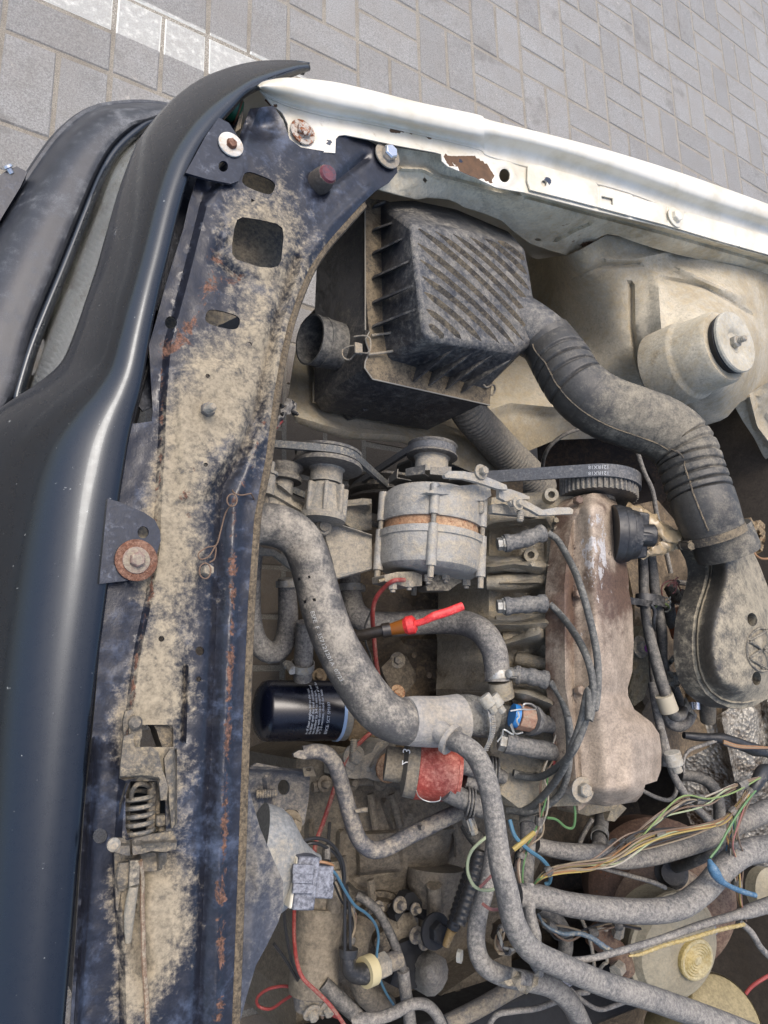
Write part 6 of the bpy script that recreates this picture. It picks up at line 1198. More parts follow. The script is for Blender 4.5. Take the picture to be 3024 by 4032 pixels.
for pts, c in (([(410, 1050, .42), (330, 1030, .40), (230, 1050, .38), (170, 1100, .36), (180, 1150, .35), (250, 1165, .36), (320, 1120, .38), (380, 1080, .40)], 'red'), ([(390, 960, .44), (420, 1080, .42), (480, 1160, .42), (540, 1190, .42), (560, 1220, .42)], 'brown'), ([(420, 1000, .44), (450, 1100, .43), (520, 1150, .43), (580, 1120, .43), (560, 1060, .43)], 'lime'), ([(380, 1080, .42), (450, 1120, .42), (540, 1170, .42), (660, 1220, .42)], 'red'), ([(270, 780, .5), (330, 860, .48), (390, 960, .46), (440, 1030, .44), (500, 1070, .43)], 'black'), ([(350, 540, .55), (330, 620, .52), (370, 860, .48), (420, 980, .46)], 'black'), ([(430, 1000, .44), (500, 1080, .43), (600, 1180, .43), (560, 1200, .43)], 'red')): wire('', '', B4, pts, WC[c], .0021, lw)
# red wires by the crossmember
rw = thing('taped_wire_end', 'torn taped wire end with red and black cores beside the crossmember', 'wires', K5(170, 1270, .5))
P, R = path(K5, [(120, 1350, .55, 36), (150, 1290, .56, 44), (180, 1250, .56, 60), (200, 1230, .56, 50), (230, 1290, .555, 26)], 6); mbx = MB().tube(P, R, 10)
for i, v in enumerate(mbx.v): mbx.v[i] = v+V((noise.noise(v*150), noise.noise(v*150+V((5, 0, 0))), noise.noise(v*150+V((0, 9, 0)))))*.005
mbx.build('tape', RUBG, rw)
for x in (0, 14, -10): wire('', '', K5, [(140+x, 1320, .555), (90+x, 1380, .55), (60+x, 1440, .54), (55+x, 1520, .53)], WC['red' if x else 'tan'], .0024, rw)
for dx, dy in ((-40, -20), (-35, 30), (30, -45), (50, 25)): wire('', '', K5, [(185, 1260, .56), (185+dx, 1260+dy, .565)], WC['black'], .0025, rw)
# ================================================================ hood latch
la = thing('hood_latch', 'dirty steel hood latch with coil spring set in the crossmember', 'latch', B2(870, 400, .64))
LAT = grime('dirty_latch_steel', lin(92, 90, 86), .42, .5, dust=.36, dustc=lin(134, 122, 100), up=.2, sc=40, rust=.32, oil=.4, oilc=lin(52, 50, 48), bmp=.5, lump=.1)
panel('spring_bed', B2, [(700, 250), (1060, 200), (1060, 640), (690, 640)], DARK, la, z=.645, step=60, skirt=.02)
panel('side_wall', B2, [(748, 280), (775, 262), (770, 610), (745, 600), (705, 520), (712, 400)], LAT, la, z=field([(748, 300, .70), (770, 400, .68), (700, 450, .70)]), step=20, thick=.002)
panel('catch_plate', B2, [(735, 0), (790, -20), (800, 65), (900, 60), (940, 90), (965, 200), (985, 250), (998, 300), (990, 375), (955, 380), (945, 275), (925, 252), (840, 240), (740, 262), (712, 250), (715, 180)], LAT, la, z=.716, step=20, thick=.003, feats=[('ridge', [(715, 250), (840, 242), (930, 255)], 10, -.006), ('bump', 850, 150, 60, 60, .004)])
panel('guide_plate', B2, [(975, 130), (1010, 75), (1050, 68), (1050, 300), (1052, 520), (1020, 545), (1005, 400), (1000, 300), (985, 240)], LAT, la, z=.712, step=22, thick=.003, feats=[('ridge', [(1045, 80), (1050, 520)], 10, -.008)])
panel('wedge', B1, [(910, 1440), (1005, 1445), (1030, 1500), (1030, 1570), (975, 1600), (945, 1520), (930, 1470)], LAT, la, z=.690, step=18, skirt=.02)
panel('hook', B1, [(745, 1360), (790, 1345), (805, 1400), (840, 1420), (845, 1510), (800, 1570), (770, 1560), (765, 1450), (735, 1500), (730, 1420)], LAT, la, z=.712, step=18, thick=.004, rough=.002)
MB().lathe([(0, .006), (.003, .006), (.005, .004)], B1(800, 1425, .714), UP, 24).build('hook_boss', LAT, la)
sprg = [B2(822, 345+i*12.6, .682)+V((.0118*math.cos(i*1.05), 0, .0118*math.sin(i*1.05))) for i in range(-2, 20)]
MB().tube(cat([B2(822, 345+i*4.2, .683)+V((.0135*math.cos(i*.52), .0, .0135*math.sin(i*.52))) for i in range(-6, 58)], 2), .0021, 8).build('spring', grime('spring_steel', lin(106, 108, 108), .4, .5, dust=.35, sc=50), la)
MB().tube(cat([B2(*p) for p in [(775, 385, .69), (785, 330, .70), (815, 285, .705), (860, 285, .70), (890, 300, .69)]], 6), .0022, 8).build('spring_tail', LAT, la)
for x0, y0, x1, y1, z in ((905, 270, 895, 570, .69), (925, 280, 925, 560, .685), (962, 490, 965, 560, .69)): MB().tube([B2(x0, y0, z), B2(x1, y1, z)], .004, 8, flat=.6).build('bar', LAT, la)
MB().box(B2(958, 495, .693), X, Y, UP, .011, .010, .010).build('pivot_block', LAT, la, bev=.002)
panel('lever', B2, [(645, 625), (690, 602), (740, 605), (755, 620), (900, 580), (1025, 562), (1052, 620), (1045, 670), (980, 685), (900, 680), (850, 695), (760, 708), (690, 690), (655, 672)], LAT, la, z=field([(650, 640, .718), (900, 630, .722), (1040, 620, .716)]), step=20, thick=.003, feats=[('ridge', [(860, 640), (990, 625)], 16, .004), ('ridge', [(775, 600), (780, 705)], 6, -.004)])
MB().lathe([(0, .0055), (.003, .0055), (.005, .003)], B2(672, 640, .720), UP, 20).build('rivet', STEEL, la)
panel('rod_cover', B2, [(678, 690), (720, 700), (745, 730), (700, 1035), (690, 1030)], LAT, la, z=.700, step=30, thick=.002)
MB().tube([B2(745, 745, .706), B2(735, 840, .706), B2(722, 915, .704)], [.006, .0075, .003], 10, flat=.5).build('oval_link', LAT, la)
panel('cable_clip', B2, [(772, 735), (835, 732), (828, 880), (765, 895)], grime('dark_clip', lin(56, 56, 56), .5, dust=.35, sc=50), la, z=.712, step=24, skirt=.006, bev=.001)
MB().tube(cat([B2(*p) for p in [(795, 890, .708), (775, 1000, .706), (765, 1100, .704), (762, 1220, .70)]], 6), [.0038, .004, .0042, .0044, .0046, .0046, .0046, .0046, .0046, .0046, .0046, .0044, .0042, .004, .0038, .0035, .003, .0028, .0025], 12).build('cable_sheath', grime('pale_sheath', lin(140, 136, 124), .6, dust=.4, sc=40), la)
MB().tube(cat([B2(*p) for p in [(835, 735, .712), (845, 850, .706), (845, 1000, .703), (850, 1150, .703), (855, 1350, .703), (870, 1560, .703), (876, 1710, .703)]], 8), .0021, 8).build('release_cable', grime('rusty_cable', lin(120, 92, 70), .7, dust=.35, sc=80), la)
panel('cable_guide', B2, [(835, 700), (905, 690), (990, 690), (990, 740), (960, 790), (900, 800), (850, 800)], LAT, la, z=field([(835, 700, .70), (920, 750, .705), (990, 720, .70)]), step=20, skirt=.01, feats=[('ridge', [(940, 695), (945, 780)], 10, .004)])

# ================================================================ right of the valve cover
im = thing('intake_manifold', 'sooty cast intake manifold between valve cover and throttle cover', 'manifold', D(1450, 1400, .3))
panel('runners', D, [(1330, 1100), (1420, 1080), (1480, 1150), (1520, 1300), (1560, 1500), (1560, 1600), (1480, 1640), (1420, 1640), (1380, 1520), (1370, 1300)], BLOCKM, im, z=field([(1340, 1150, .52), (1400, 1400, .55), (1500, 1300, .5), (1500, 1550, .54), (1400, 1600, .56)]), step=16, skirt=.2, rough=.008, feats=[('bump', 1395, 1420, 26, 70, .04), ('bump', 1385, 1360, 16, 30, .03), ('bump', 1400, 1520, 22, 40, .03), ('ridge', [(1440, 1560), (1520, 1500)], 12, .02), ('ridge', [(1480, 1380), (1500, 1500)], 10, .03)])
panel('flange_plate', B7, [(230, 1300), (300, 1180), (330, 1140), (350, 1300), (390, 1400), (380, 1700), (330, 1850), (240, 1920), (180, 1800), (230, 1620)], grime('olive_cast', lin(112, 106, 86), .6, dust=.45, dustc=lin(128, 118, 96), sc=26, oil=.25), im, z=.62, step=40, skirt=.06, rough=.005)
MB().bolt(B7(290, 1345, .63), UP, .010, .008).build('bolt', CAST, im, bev=.0006)
fp = [('thick fuel pipe nearest the valve cover', [(320, 440, .70, 90), (330, 650, .70, 96), (335, 850, .70, 96), (370, 1150, .705, 100), (440, 1450, .71, 112), (510, 1700, .715, 116), (575, 1900, .715, 110), (620, 2010, .71, 100), (690, 2010, .70, 96), (715, 1960, .68, 90)]),
      ('second fuel pipe bending up beside the first', [(390, 400, .70, 96), (420, 620, .70, 100), (440, 800, .70), (470, 1000, .695, 104), (505, 1200, .69), (520, 1450, .68, 80), (560, 1650, .67, 76)]),
      ('thin vacuum pipe running down behind the fuel pipes', [(400, 1450, .68, 50), (420, 1650, .68, 60), (460, 1850, .685, 66), (490, 2050, .69, 70), (510, 2250, .70, 70), (525, 2500, .70, 70)])]
for l, pts in fp: hose_thing('fuel_pipe', l, B7, pts, RUB, 'pipe', 'pipe', n=18)
hose_thing('fuel_elbow', 'grey U bend hose below the fuel pipes', B7, [(540, 1990, .67, 100), (590, 2080, .67, 110), (680, 2110, .67, 112), (760, 2060, .67, 106), (800, 1990, .67, 90)], RUBG, n=20)
ch = thing('tape_band', 'black insulating tape wrapped round the two fuel pipes', 'tape', B7(300, 900, .66)); MB().lathe([(-.008, .026), (-.008, .027), (.008, .027), (.008, .026)], B7(395, 905, .70), AX, 30, sx=1, sy=.6, cap=False).build('wrap', CAPM, ch)
hose('tail', B7, [(400, 930, .725, 30), (440, 1000, .725, 36), (430, 1100, .72, 40), (440, 1190, .71, 16)], CAPM, ch); panel('flap', B7, [(180, 860), (300, 880), (420, 900), (400, 960), (290, 940), (180, 930)], CAPM, ch, z=.715, step=30, thick=.001)
tpz = thing('tape_label', 'beige paper label round the lower end of the thick fuel pipe', 'label', B7(545, 1900, .70)); MB().lathe([(-.012, .0125), (.012, .0128)], B7(555, 1890, .715), (B7(590, 1980, .715)-B7(520, 1780, .715)), 20).build('label', plain('beige_paper', lin(170, 160, 138), .8), tpz)
inj = thing('fuel_injector', 'grey injector plug with an orange connector and tied wire', 'injector', B7(600, 1000, .6))
hose('boot', B7, [(575, 950, .665, 110), (580, 1010, .66, 112), (600, 1090, .65, 116), (640, 1160, .64, 120)], BOOT, inj, n=20)
MB().box(B7(690, 1110, .655), V((.9, .3, .2)).normalized(), V((-.3, .94, 0)).normalized(), V((-.2, 0, 1)).normalized(), .032, .048, .03).build('orange_plug', grime('orange_plastic', lin(158, 84, 48), .45, dust=.3, sc=40, oil=.25), inj, bev=.004)
hose('coil_body', B7, [(545, 760, .67, 70), (600, 800, .675, 120), (640, 860, .67, 110), (690, 900, .66, 60)], grime('dark_coil', lin(70, 62, 54), .4, .5, dust=.35, sc=40), inj, n=18)
MB().tube(cat([B7(555+34*math.cos(i*.7), 860+8*i*.7+30*math.sin(i*.7), .69) for i in range(22)], 3), .0012, 6).build('spring', wm, inj)
for pts in ([(510, 860, .69), (505, 770, .695), (540, 720, .70), (620, 700, .70), (660, 740, .70), (690, 800, .695)], [(620, 760, .70), (640, 690, .705), (668, 672, .70)], [(600, 740, .70), (650, 720, .705), (640, 800, .70), (610, 830, .695)], [(560, 760, .70), (600, 720, .703), (640, 730, .704), (620, 770, .702)]): wire('', '', B7, pts, WC['pink'], .0011, inj)
for dy in (0, 14): wire('', '', B7, [(440, 965, .70), (490, 925-dy, .705), (560, 940, .70), (590, 990, .68)], WC['lime'], .0014, inj)
for x0, y0, x1, y1, d_ in ((660, 720, 790, 735, .0045), (620, 905, 850, 930, .005), (700, 850, 840, 890, .012)): MB().tube([B7(x0, y0, .64), B7(x1, y1, .64)], d_, 8).build('rod', GREYM, inj)
pm = thing('purple_clip', 'tiny purple ring clipped beside the fuel pipe', 'clip', B7(365, 1350, .68)); MB().tube([B7(368+16*math.cos(t), 1358+26*math.sin(t), .69) for t in [i*.35 for i in range(19)]], .0022, 6).build('ring', plain('purple_plastic', lin(112, 48, 116), .5), pm)
tp_ = thing('torn_tape', 'torn grey tape ends fraying off the wiring beside the throttle cover', 'tape', B7(620, 1500, .6))
for pts in ([(545, 1510), (600, 1440), (660, 1390), (695, 1410), (640, 1470), (580, 1540)], [(560, 1580), (650, 1590), (690, 1700), (640, 1760), (570, 1700)], [(720, 1870), (740, 1830), (850, 2040), (800, 1990), (730, 1950)]): panel('strip', B7, pts, grime('grey_cloth_tape', lin(96, 96, 92), .7, dust=.45, sc=40), tp_, z=.68, step=30, thick=.001, rough=.01)
hose('taped_loom', B7, [(590, 1600, .66, 70), (640, 1760, .66, 80), (700, 1900, .66, 80), (780, 2030, .66, 60)], RUB, tp_, n=14, wob=.15)
bs_ = thing('brass_fitting', 'brass and chrome pipe fitting low beside the throttle cover', 'fitting', B7(800, 1880, .6)); MB().tube([B7(800, 1800, .63), B7(805, 1880, .63)], .011, 6).build('brass_nut', grime('old_brass', lin(140, 104, 62), .4, .7, dust=.25, sc=50), bs_); MB().tube([B7(805, 1880, .63), B7(810, 1950, .63)], [.012, .013], 20).build('chrome_body', BRIGHT, bs_)
hose_thing('fuel_filter', 'grey cylinder standing under the lower edge of the throttle cover', B7, [(930, 1700, .64, 140), (945, 1850, .64, 150), (950, 1980, .645, 152), (952, 2060, .64, 140)], DGREY, 'canister', 'filter', n=26)
hose_thing('thin_pipe', 'thin grey brake pipe passing behind the intake hose', K6, [(945, 930, .60, 26), (985, 1050, .60), (1030, 1150, .60), (1055, 1290, .60), (1090, 1420, .60), (1130, 1600, .60)], RUBG, 'pipe', 'pipe', n=10)
hose_thing('black_cable_loop', 'black cable arching out of the dark under the intake hose', K6, [(640, 812, .58, 22), (560, 840, .57), (480, 900, .55), (440, 970, .53), (430, 1060, .5)], RUB, 'cable', 'cable', n=10)
dc = thing('dark_recess_sheet', 'wheel arch sheet behind the engine, recess shade in its near-black colour', 'wheel arch', D(1400, 1000, .1)); panel('sheet', D, [(1160, 930), (1400, 900), (1560, 880), (1720, 860), (1720, 1700), (1480, 1700), (1330, 1400), (1180, 1150)], grime('recess_shade', lin(30, 26, 23), .75, dust=.28, dustc=lin(74, 60, 46), sc=14, oil=.3), dc, z=field([(1200, 950, .32), (1560, 880, .5), (1700, 1000, .55), (1700, 1600, .45), (1300, 1300, .25), (1500, 1200, .35), (1480, 1650, .4)]), step=30, thick=.004, rough=.02)  # shade of the deep recess is put into this sheet's near-black colour
rr = thing('rusty_bracket', 'rusty sooty lump of a bracket right of the intake clamp', 'bracket', B7(1430, 250, .6)); panel('lump', B7, [(1330, 110), (1370, 90), (1390, 130), (1460, 115), (1505, 160), (1510, 300), (1480, 420), (1440, 440), (1390, 400), (1370, 250)], grime('rust_soot', lin(110, 92, 66), .6, dust=.3, dustc=lin(170, 150, 116), sc=40, rust=.4, oil=.4, bmp=1.), rr, z=.70, step=24, skirt=.04, rough=.012)
hose_thing('orange_cable', 'orange and green wire curling at the right edge of the bay', B7, [(1390, 380, .72, 22), (1410, 450, .725), (1470, 490, .725), (1540, 490, .725), (1620, 470, .72)], WC['orange'], 'strand', 'wire', n=10)
# heat shield
def foil():
    g = NG('dimpled_foil'); co = g.co('Object', (1, 1, 1), (0, 0, .5)); b = g.vor(140, co); n = g.noise(22, 5, .75, co)
    c = g.mix(g.ramp(n, .42, .66), lin(150, 146, 136), lin(74, 62, 48)); g.bump(b, .8, .005); return g.fin(c, .52, .45)
hsd = thing('heat_shield', 'dimpled aluminium heat shield behind the throttle cover', 'heat shield', D(1570, 1680, .4))
panel('foil', D, [(1480, 1600), (1530, 1560), (1620, 1500), (1720, 1470), (1720, 1900), (1600, 1860), (1500, 1800), (1470, 1720)], foil(), hsd, z=field([(1480, 1620, .50), (1700, 1480, .62), (1700, 1850, .56), (1500, 1780, .46), (1600, 1650, .57)]), step=14, thick=.002, rough=.006, feats=[('ridge', [(1560, 1560), (1590, 1700), (1600, 1850)], 10, .016), ('ridge', [(1640, 1500), (1680, 1800)], 12, -.012)])
# ================================================================ brake servo side
DBRK = grime('rusty_brown_servo', lin(88, 64, 51), .6, dust=.36, dustc=lin(116, 98, 82), sc=20, rust=.36, oil=.28, bmp=.35)
sv_ = thing('brake_servo', 'rusty brown brake servo drum behind the coolant hoses', 'brake servo', B6(1150, 500, .3))
v0 = B6(1090, 430, .50); vd_ = (V((-.55, .10, .62))).normalized()
MB().lathe([(-.16, .118), (-.02, .122), (.0, .122), (.012, .112), (.022, .09), (.028, .05), (.030, 0)], v0, vd_, 56).build('drum', DBRK, sv_)
MB().lathe([(0, .026), (.006, .026), (.008, .02), (.010, .018), (.018, .018)], B6(1140, 315, .575), vd_, 30).build('grommet', CAPM, sv_)
rs_ = thing('brake_fluid_reservoir', 'cream round reservoir with a ringed yellow cap', 'reservoir', B6(1180, 720, .52))
CREAM = grime('cream_dusty_plastic', lin(158, 150, 128), .5, dust=.44, dustc=lin(138, 130, 110), up=.2, sc=20, oil=.2, oilc=lin(116, 112, 92), bmp=.2)
r0 = B6(1160, 720, .60); rd_ = V((-.22, -.18, .95)).normalized()
MB().lathe([(-.06, .07), (-.012, .078), (-.008, .0815), (-.002, .0815), (.0, .076), (.012, .07), (.018, .055), (.021, .03), (.021, 0)], r0, rd_, 56).build('bowl', CREAM, rs_)
MB().lathe([(-.075, .086), (-.03, .0865), (-.022, .082), (-.022, .07)], r0+V((.075, .0, -.035)), rd_, 56).build('rear_shell', grime('brown_cream_shell', lin(134, 112, 98), .6, dust=.4, dustc=lin(150, 138, 118), sc=20, rust=.3), rs_)
yc = r0+rd_*.022+V((.018, -.006, 0)); 
MB().lathe([(-.002, .030), (.009, .030), (.011, .028), (.011, .0255), (.0095, .024), (.0115, .022), (.0095, .020), (.0115, .018), (.0095, .016), (.0115, .014), (.0095, .012), (.0115, .010), (.0095, .008), (.0115, .006), (.0115, 0)], yc, rd_, 40).build('ringed_cap', grime('yellow_cap', lin(186, 164, 100), .5, dust=.5, dustc=lin(166, 156, 124), up=.4, sc=26, bmp=.1), rs_)
mc = thing('brake_master_cylinder', 'brown alloy master cylinder with brake pipe unions', 'brake cylinder', B6(820, 720, .46))
hose('body', B6, [(720, 640, .55, 120), (800, 700, .56, 130), (870, 780, .57, 120), (900, 850, .57, 100)], DBRK, mc, n=24)
MB().tube([B6(855, 655, .585), B6(880, 575, .60)], [.009, .006], 6).build('union_nut', STEEL, mc, bev=.0006); MB().tube([B6(870, 820, .59), B6(845, 850, .595)], .010, 6).build('union_nut', STEEL, mc, bev=.0006)
for pts in ([(710, 680, .58), (715, 630, .585), (760, 620, .588), (800, 625, .588)], [(660, 560, .56), (700, 650, .57), (725, 760, .565), (735, 870, .55)], [(780, 700, .58), (800, 790, .58), (780, 810, .575), (750, 850, .56)], [(885, 580, .60), (880, 500, .60)]): wire('', '', B6, pts, STEEL, .0026, mc, 'brake_pipe')
ex = thing('expansion_tank', 'yellowed translucent coolant tank at the bottom right corner', 'coolant tank', B6(1500, 1150, .5))
MB().lathe([(-.14, .062), (-.02, .062), (-.006, .060), (.0, .056), (.003, .048), (.003, .0)], B6(1440, 1080, .62), V((-.15, .6, .78)).normalized(), 48).build('tank', grime('old_tank_plastic', lin(140, 128, 94), .45, dust=.2, film=.1, up=.05, dustc=lin(136, 126, 102), sc=16, bmp=.08), ex)
MB().lathe([(-.016, .0635), (-.008, .0638), (-.003, .061)], B6(1440, 1080, .62), V((-.15, .6, .78)).normalized(), 48, cap=False).build('seam_rim', CREAM, ex)
rc_ = thing('red_cable_right', 'dark red cable beside the coolant tank', 'cable', B6(1590, 930, .5)); P, R = path(B6, [(1510, 1010, .60, 20), (1560, 940, .61), (1610, 900, .62), (1680, 860, .63)], 6); MB().tube(P, R, 10).build('cable', WC['red'], rc_)
# ---------------------------------------------------------------- heater and coolant hoses
HS = [('heater_hose', 'long thin hose curving from the coolant tee down to the bottom right', B3, [(1330, 628, .67, 118), (1390, 650, .685, 122), (1470, 720, .70, 128), (1530, 850, .715, 126), (1565, 1000, .72, 124), (1590, 1180, .725, 128), (1612, 1350, .73, 136), (1648, 1500, .73, 140), (1700, 1722, .725, 142), (1802, 1875, .72, 142), (1980, 1967, .715, 140), (2247, 2079, .71, 138), (2469, 2145, .71, 138), (2692, 2223, .70, 140), (2936, 2313, .70, 142), (3200, 2420, .70, 144)]),
      ('return_hose', 'grey hose bending round below the wiring loom', B6, [(185, 140, .62, 60), (175, 260, .63, 72), (155, 400, .64, 86), (112, 560, .65, 96), (102, 700, .655, 98), (140, 810, .66, 100), (240, 870, .66, 100), (380, 900, .66, 102), (500, 930, .655, 106), (590, 1000, .65, 108), (640, 1080, .64, 108), (690, 1200, .63, 110)]),
      ('heater_hose', 'thick dusty hose sweeping up to the right over the cream reservoir', B6, [(330, 440, .66, 118), (440, 448, .67, 120), (600, 490, .68, 124), (850, 520, .69, 126), (1060, 525, .70, 126), (1200, 495, .71, 126), (1320, 410, .72, 126), (1420, 300, .725, 128), (1520, 220, .73, 132), (1620, 195, .735, 132), (1760, 180, .74, 132)]),
      ('heater_pipe', 'straight grey heater pipe left of the small clamp', B5, [(420, 985, .63, 78), (520, 1010, .635, 84), (640, 1025, .64, 90), (760, 1030, .645, 92), (830, 1035, .645, 84)]),
      ('heater_hose', 'dusty hose running from the small clamp to the right edge', B5, [(820, 1075, .64, 60), (900, 1075, .645, 76), (1050, 1045, .655, 92), (1200, 1000, .665, 100), (1350, 945, .675, 106), (1500, 870, .68, 110), (1700, 780, .69, 112)]),
      ('drain_hose', 'small hose standing up to the clamp below the valve cover', B5, [(775, 790, .58, 74), (768, 880, .60, 76), (760, 960, .62, 78), (755, 1000, .63, 76)]),
      ('vent_hose', 'black elbow hose dropping past the heat shield', B5, [(1190, 610, .66, 56), (1290, 625, .67, 60), (1360, 670, .68, 62), (1395, 760, .68, 62), (1400, 900, .68, 62), (1395, 990, .675, 62), (1330, 1040, .67, 58), (1240, 1080, .64, 62), (1170, 1100, .60, 66)]),
      ('loom_tube', 'vertical taped grey tube under the distributor leads', B5, [(385, 830, .62, 90), (380, 920, .63, 88), (372, 1050, .635, 84), (365, 1180, .64, 84), (370, 1300, .645, 80), (400, 1450, .65, 86), (420, 1600, .64, 80)]),
      ('vacuum_hose', 'slim pale hose slanting down to the yellow wire bundle', B5, [(1040, 120, .68, 44), (1070, 300, .69, 44), (1110, 450, .70, 42), (1150, 600, .705, 40), (1220, 720, .71, 40), (1300, 810, .71, 40), (1370, 875, .71, 40)]),
      ('throttle_cable', 'straight grey cable crossing above the cream reservoir', B6, [(540, 790, .69, 34), (700, 780, .695, 34), (900, 730, .70, 36), (1100, 670, .705, 38), (1300, 600, .71, 42), (1480, 550, .715, 48), (1560, 525, .718, 70), (1700, 480, .72, 80)]),
      ('clutch_cable', 'thin pale cable curving up under the bottom hoses', B6, [(160, 1150, .55, 30), (210, 1080, .56, 30), (300, 1060, .57), (420, 1045, .57), (520, 1010, .57), (620, 970, .57), (700, 955, .57)]),
      ('thin_line', 'thin grey line dipping between the bottom hoses', B6, [(600, 940, .60, 24), (680, 1010, .61), (760, 1050, .615), (840, 1030, .62), (920, 1000, .62)]),
      ('thin_line', 'thin grey line crossing the rusty servo drum', B6, [(760, 290, .62, 24), (900, 330, .625), (1040, 370, .625), (1110, 400, .62)]),
      ('side_cable', 'dark cable curving at the right below the throttle cable', B6, [(1500, 575, .70, 30), (1570, 640, .70, 34), (1620, 720, .70, 34), (1700, 800, .70, 34)])]
for nm, lab, K, pts, in HS: hose_thing(nm, lab, K, pts, RUBG if nm not in ('vent_hose',) else RUB, n=24 if len(pts) > 6 else 18)
clamp('bright clamp at the top of the small drain hose', B5, 762, 935, .618, (B5(758, 970, .622)-B5(768, 890, .60)), .0112, .011, 0.)
clamp('worn clamp joining the heater pipe to its hose', B5, 850, 1010, .652, (B5(880, 1060, .645)-B5(800, 1030, .645)), .0125, .010, 1.2)
clamp('clamp with an ear on the vertical loom tube', B5, 384, 865, .625, (B5(380, 920, .63)-B5(386, 830, .62)), .0125, .011, -.3)
tpw = thing('tape_knot', 'grey tape knotted round the return hose', 'tape', B6(370, 900, .6))
for pts in ([(300, 830), (345, 850), (340, 920), (400, 930), (410, 870), (440, 840), (430, 920), (370, 970), (330, 950), (290, 890)], [(220, 910), (310, 880), (340, 930), (270, 925)]): panel('strip', B6, pts, grime('grey_cloth_tape', lin(96, 96, 92), .7), tpw, z=.69, step=24, thick=.0015, rough=.01)
cf = thing('corrugated_conduit', 'black corrugated conduit behind the thin hoses', 'conduit', B6(70, 400, .5)); hose('conduit', B6, [(120, 200, .55, 86), (90, 330, .545, 86), (50, 470, .54, 84), (10, 590, .535, 80)], CAPM, cf, n=22, rib=(.0085, .16))
# ---------------------------------------------------------------- wiring
def bundle(name, label, K, pts, cols, spread=.004, r=.0013, seed=1):
    t = thing(name, label, 'wires', K(pts[0][0], pts[0][1], pts[0][2]-.02)); rg = random.Random(seed); base = cat([K(*p) for p in pts], 6)
    for i, c in enumerate(cols):
        o1 = V((rg.uniform(-1, 1), rg.uniform(-1, 1), rg.uniform(-.5, 1))); ph = rg.uniform(0, 90)
        Pp = []
        for k, p in enumerate(base):
            f = k/(len(base)-1); w_ = .25+.75*math.sin(math.pi*min(1, f*1.1)); nz = V((noise.noise(V((f*3+ph, 0, 0))), noise.noise(V((f*3+ph, 7, 0))), noise.noise(V((f*3+ph, 0, 5)))))
            Pp.append(p+(o1*.55+nz*1.3)*spread*w_)
        MB().tube(Pp, r, 6).build('strand', WC[c], t)
    for f in (.12, .55, .83):
        k = int(f*(len(base)-4)); MB().tube(base[k:k+3], [spread*.55, spread*.62, spread*.5], 10).build('tape_wrap', RUB, t)
    return t
bundle('wire_bundle', 'bundle of yellow, brown and green wires crossing to the right', B6, [(400, 395, .66), (460, 330, .68), (560, 290, .69), (720, 270, .70), (830, 230, .71), (960, 150, .725), (1100, 110, .73), (1280, 80, .735), (1400, 50, .74), (1480, -20, .745), (1560, -130, .75), (1640, -230, .75)], ['tan', 'yellow', 'brown', 'green', 'tan', 'orange', 'white', 'black', 'brown', 'pale', 'tan', 'brown', 'black', 'tan', 'yellow', 'brown'], .011, .0011, 4)
bundle('wire_bundle', 'wires fanning up from the bundle towards the torn black loom', B5, [(820, 1060, .70), (950, 950, .72), (1080, 840, .735), (1200, 760, .745), (1330, 735, .75), (1450, 690, .755), (1580, 640, .76), (1660, 610, .76)], ['tan', 'lime', 'brown', 'pale', 'black', 'white', 'tan', 'brown', 'brown'], .012, .0011, 9)
bundle('wire_bundle', 'wires falling down at the right edge past the thick hose', B5, [(1600, 640, .75), (1540, 740, .75), (1490, 860, .745), (1470, 960, .74), (1480, 1080, .73), (1500, 1250, .72), (1540, 1380, .71)], ['tan', 'yellow', 'green', 'pink', 'white', 'blue', 'orange', 'brown', 'tan', 'tan', 'black', 'brown'], .012, .0011, 14)
bundle('wire_bundle', 'thin coloured wires hanging around the loom tube', B5, [(530, 390, .675), (500, 500, .67), (450, 620, .665), (440, 760, .66), (430, 900, .655), (360, 1000, .65), (330, 1100, .65), (350, 1300, .65)], ['tan', 'brown', 'green', 'white'], .010, .0012, 22)
wire('red_sensor_wire', 'red wire dropping from the temperature sensor', B5, [(535, 385, .672), (525, 430, .672), (512, 500, .67), (520, 570, .668)], WC['red'], .0030)
wire('green_loop_wire', 'bright green wire loop under the valve cover corner', B5, [(620, 740, .68), (630, 820, .68), (620, 890, .675), (580, 890, .67), (530, 850, .67), (480, 840, .67)], WC['green'], .0017)
wire('yellow_sleeve_wire', 'short yellow wire at the loom clamp', B5, [(410, 920, .66), (350, 970, .66), (300, 1010, .655)], WC['yellow'], .0032)
wire('green_right_wire', 'green wire running to the blue taped joint', B5, [(1640, 640, .76), (1540, 760, .755), (1460, 880, .75), (1400, 990, .745), (1350, 1055, .74)], WC['green'], .0016)
wire('blue_thin_wire', 'blue wire curling beside the loom tube', B5, [(280, 850, .65), (310, 940, .655), (380, 1010, .66), (450, 1060, .66), (495, 1120, .66), (495, 1180, .655), (470, 1195, .65)], WC['blue'], .0026)
bt_ = thing('blue_tape_joint', 'bright blue taped cable joint at the right', 'tape joint', B6(1380, 300, .7))
hose('tape', B6, [(1345, 250, .745, 20), (1365, 300, .75, 50), (1400, 355, .75, 46), (1450, 390, .75, 28), (1520, 420, .745, 28), (1590, 440, .74, 26)], grime('blue_tape', lin(40, 92, 126), .4, dust=.25, dustc=lin(130, 140, 140), sc=40), bt_, n=12, wob=.2)
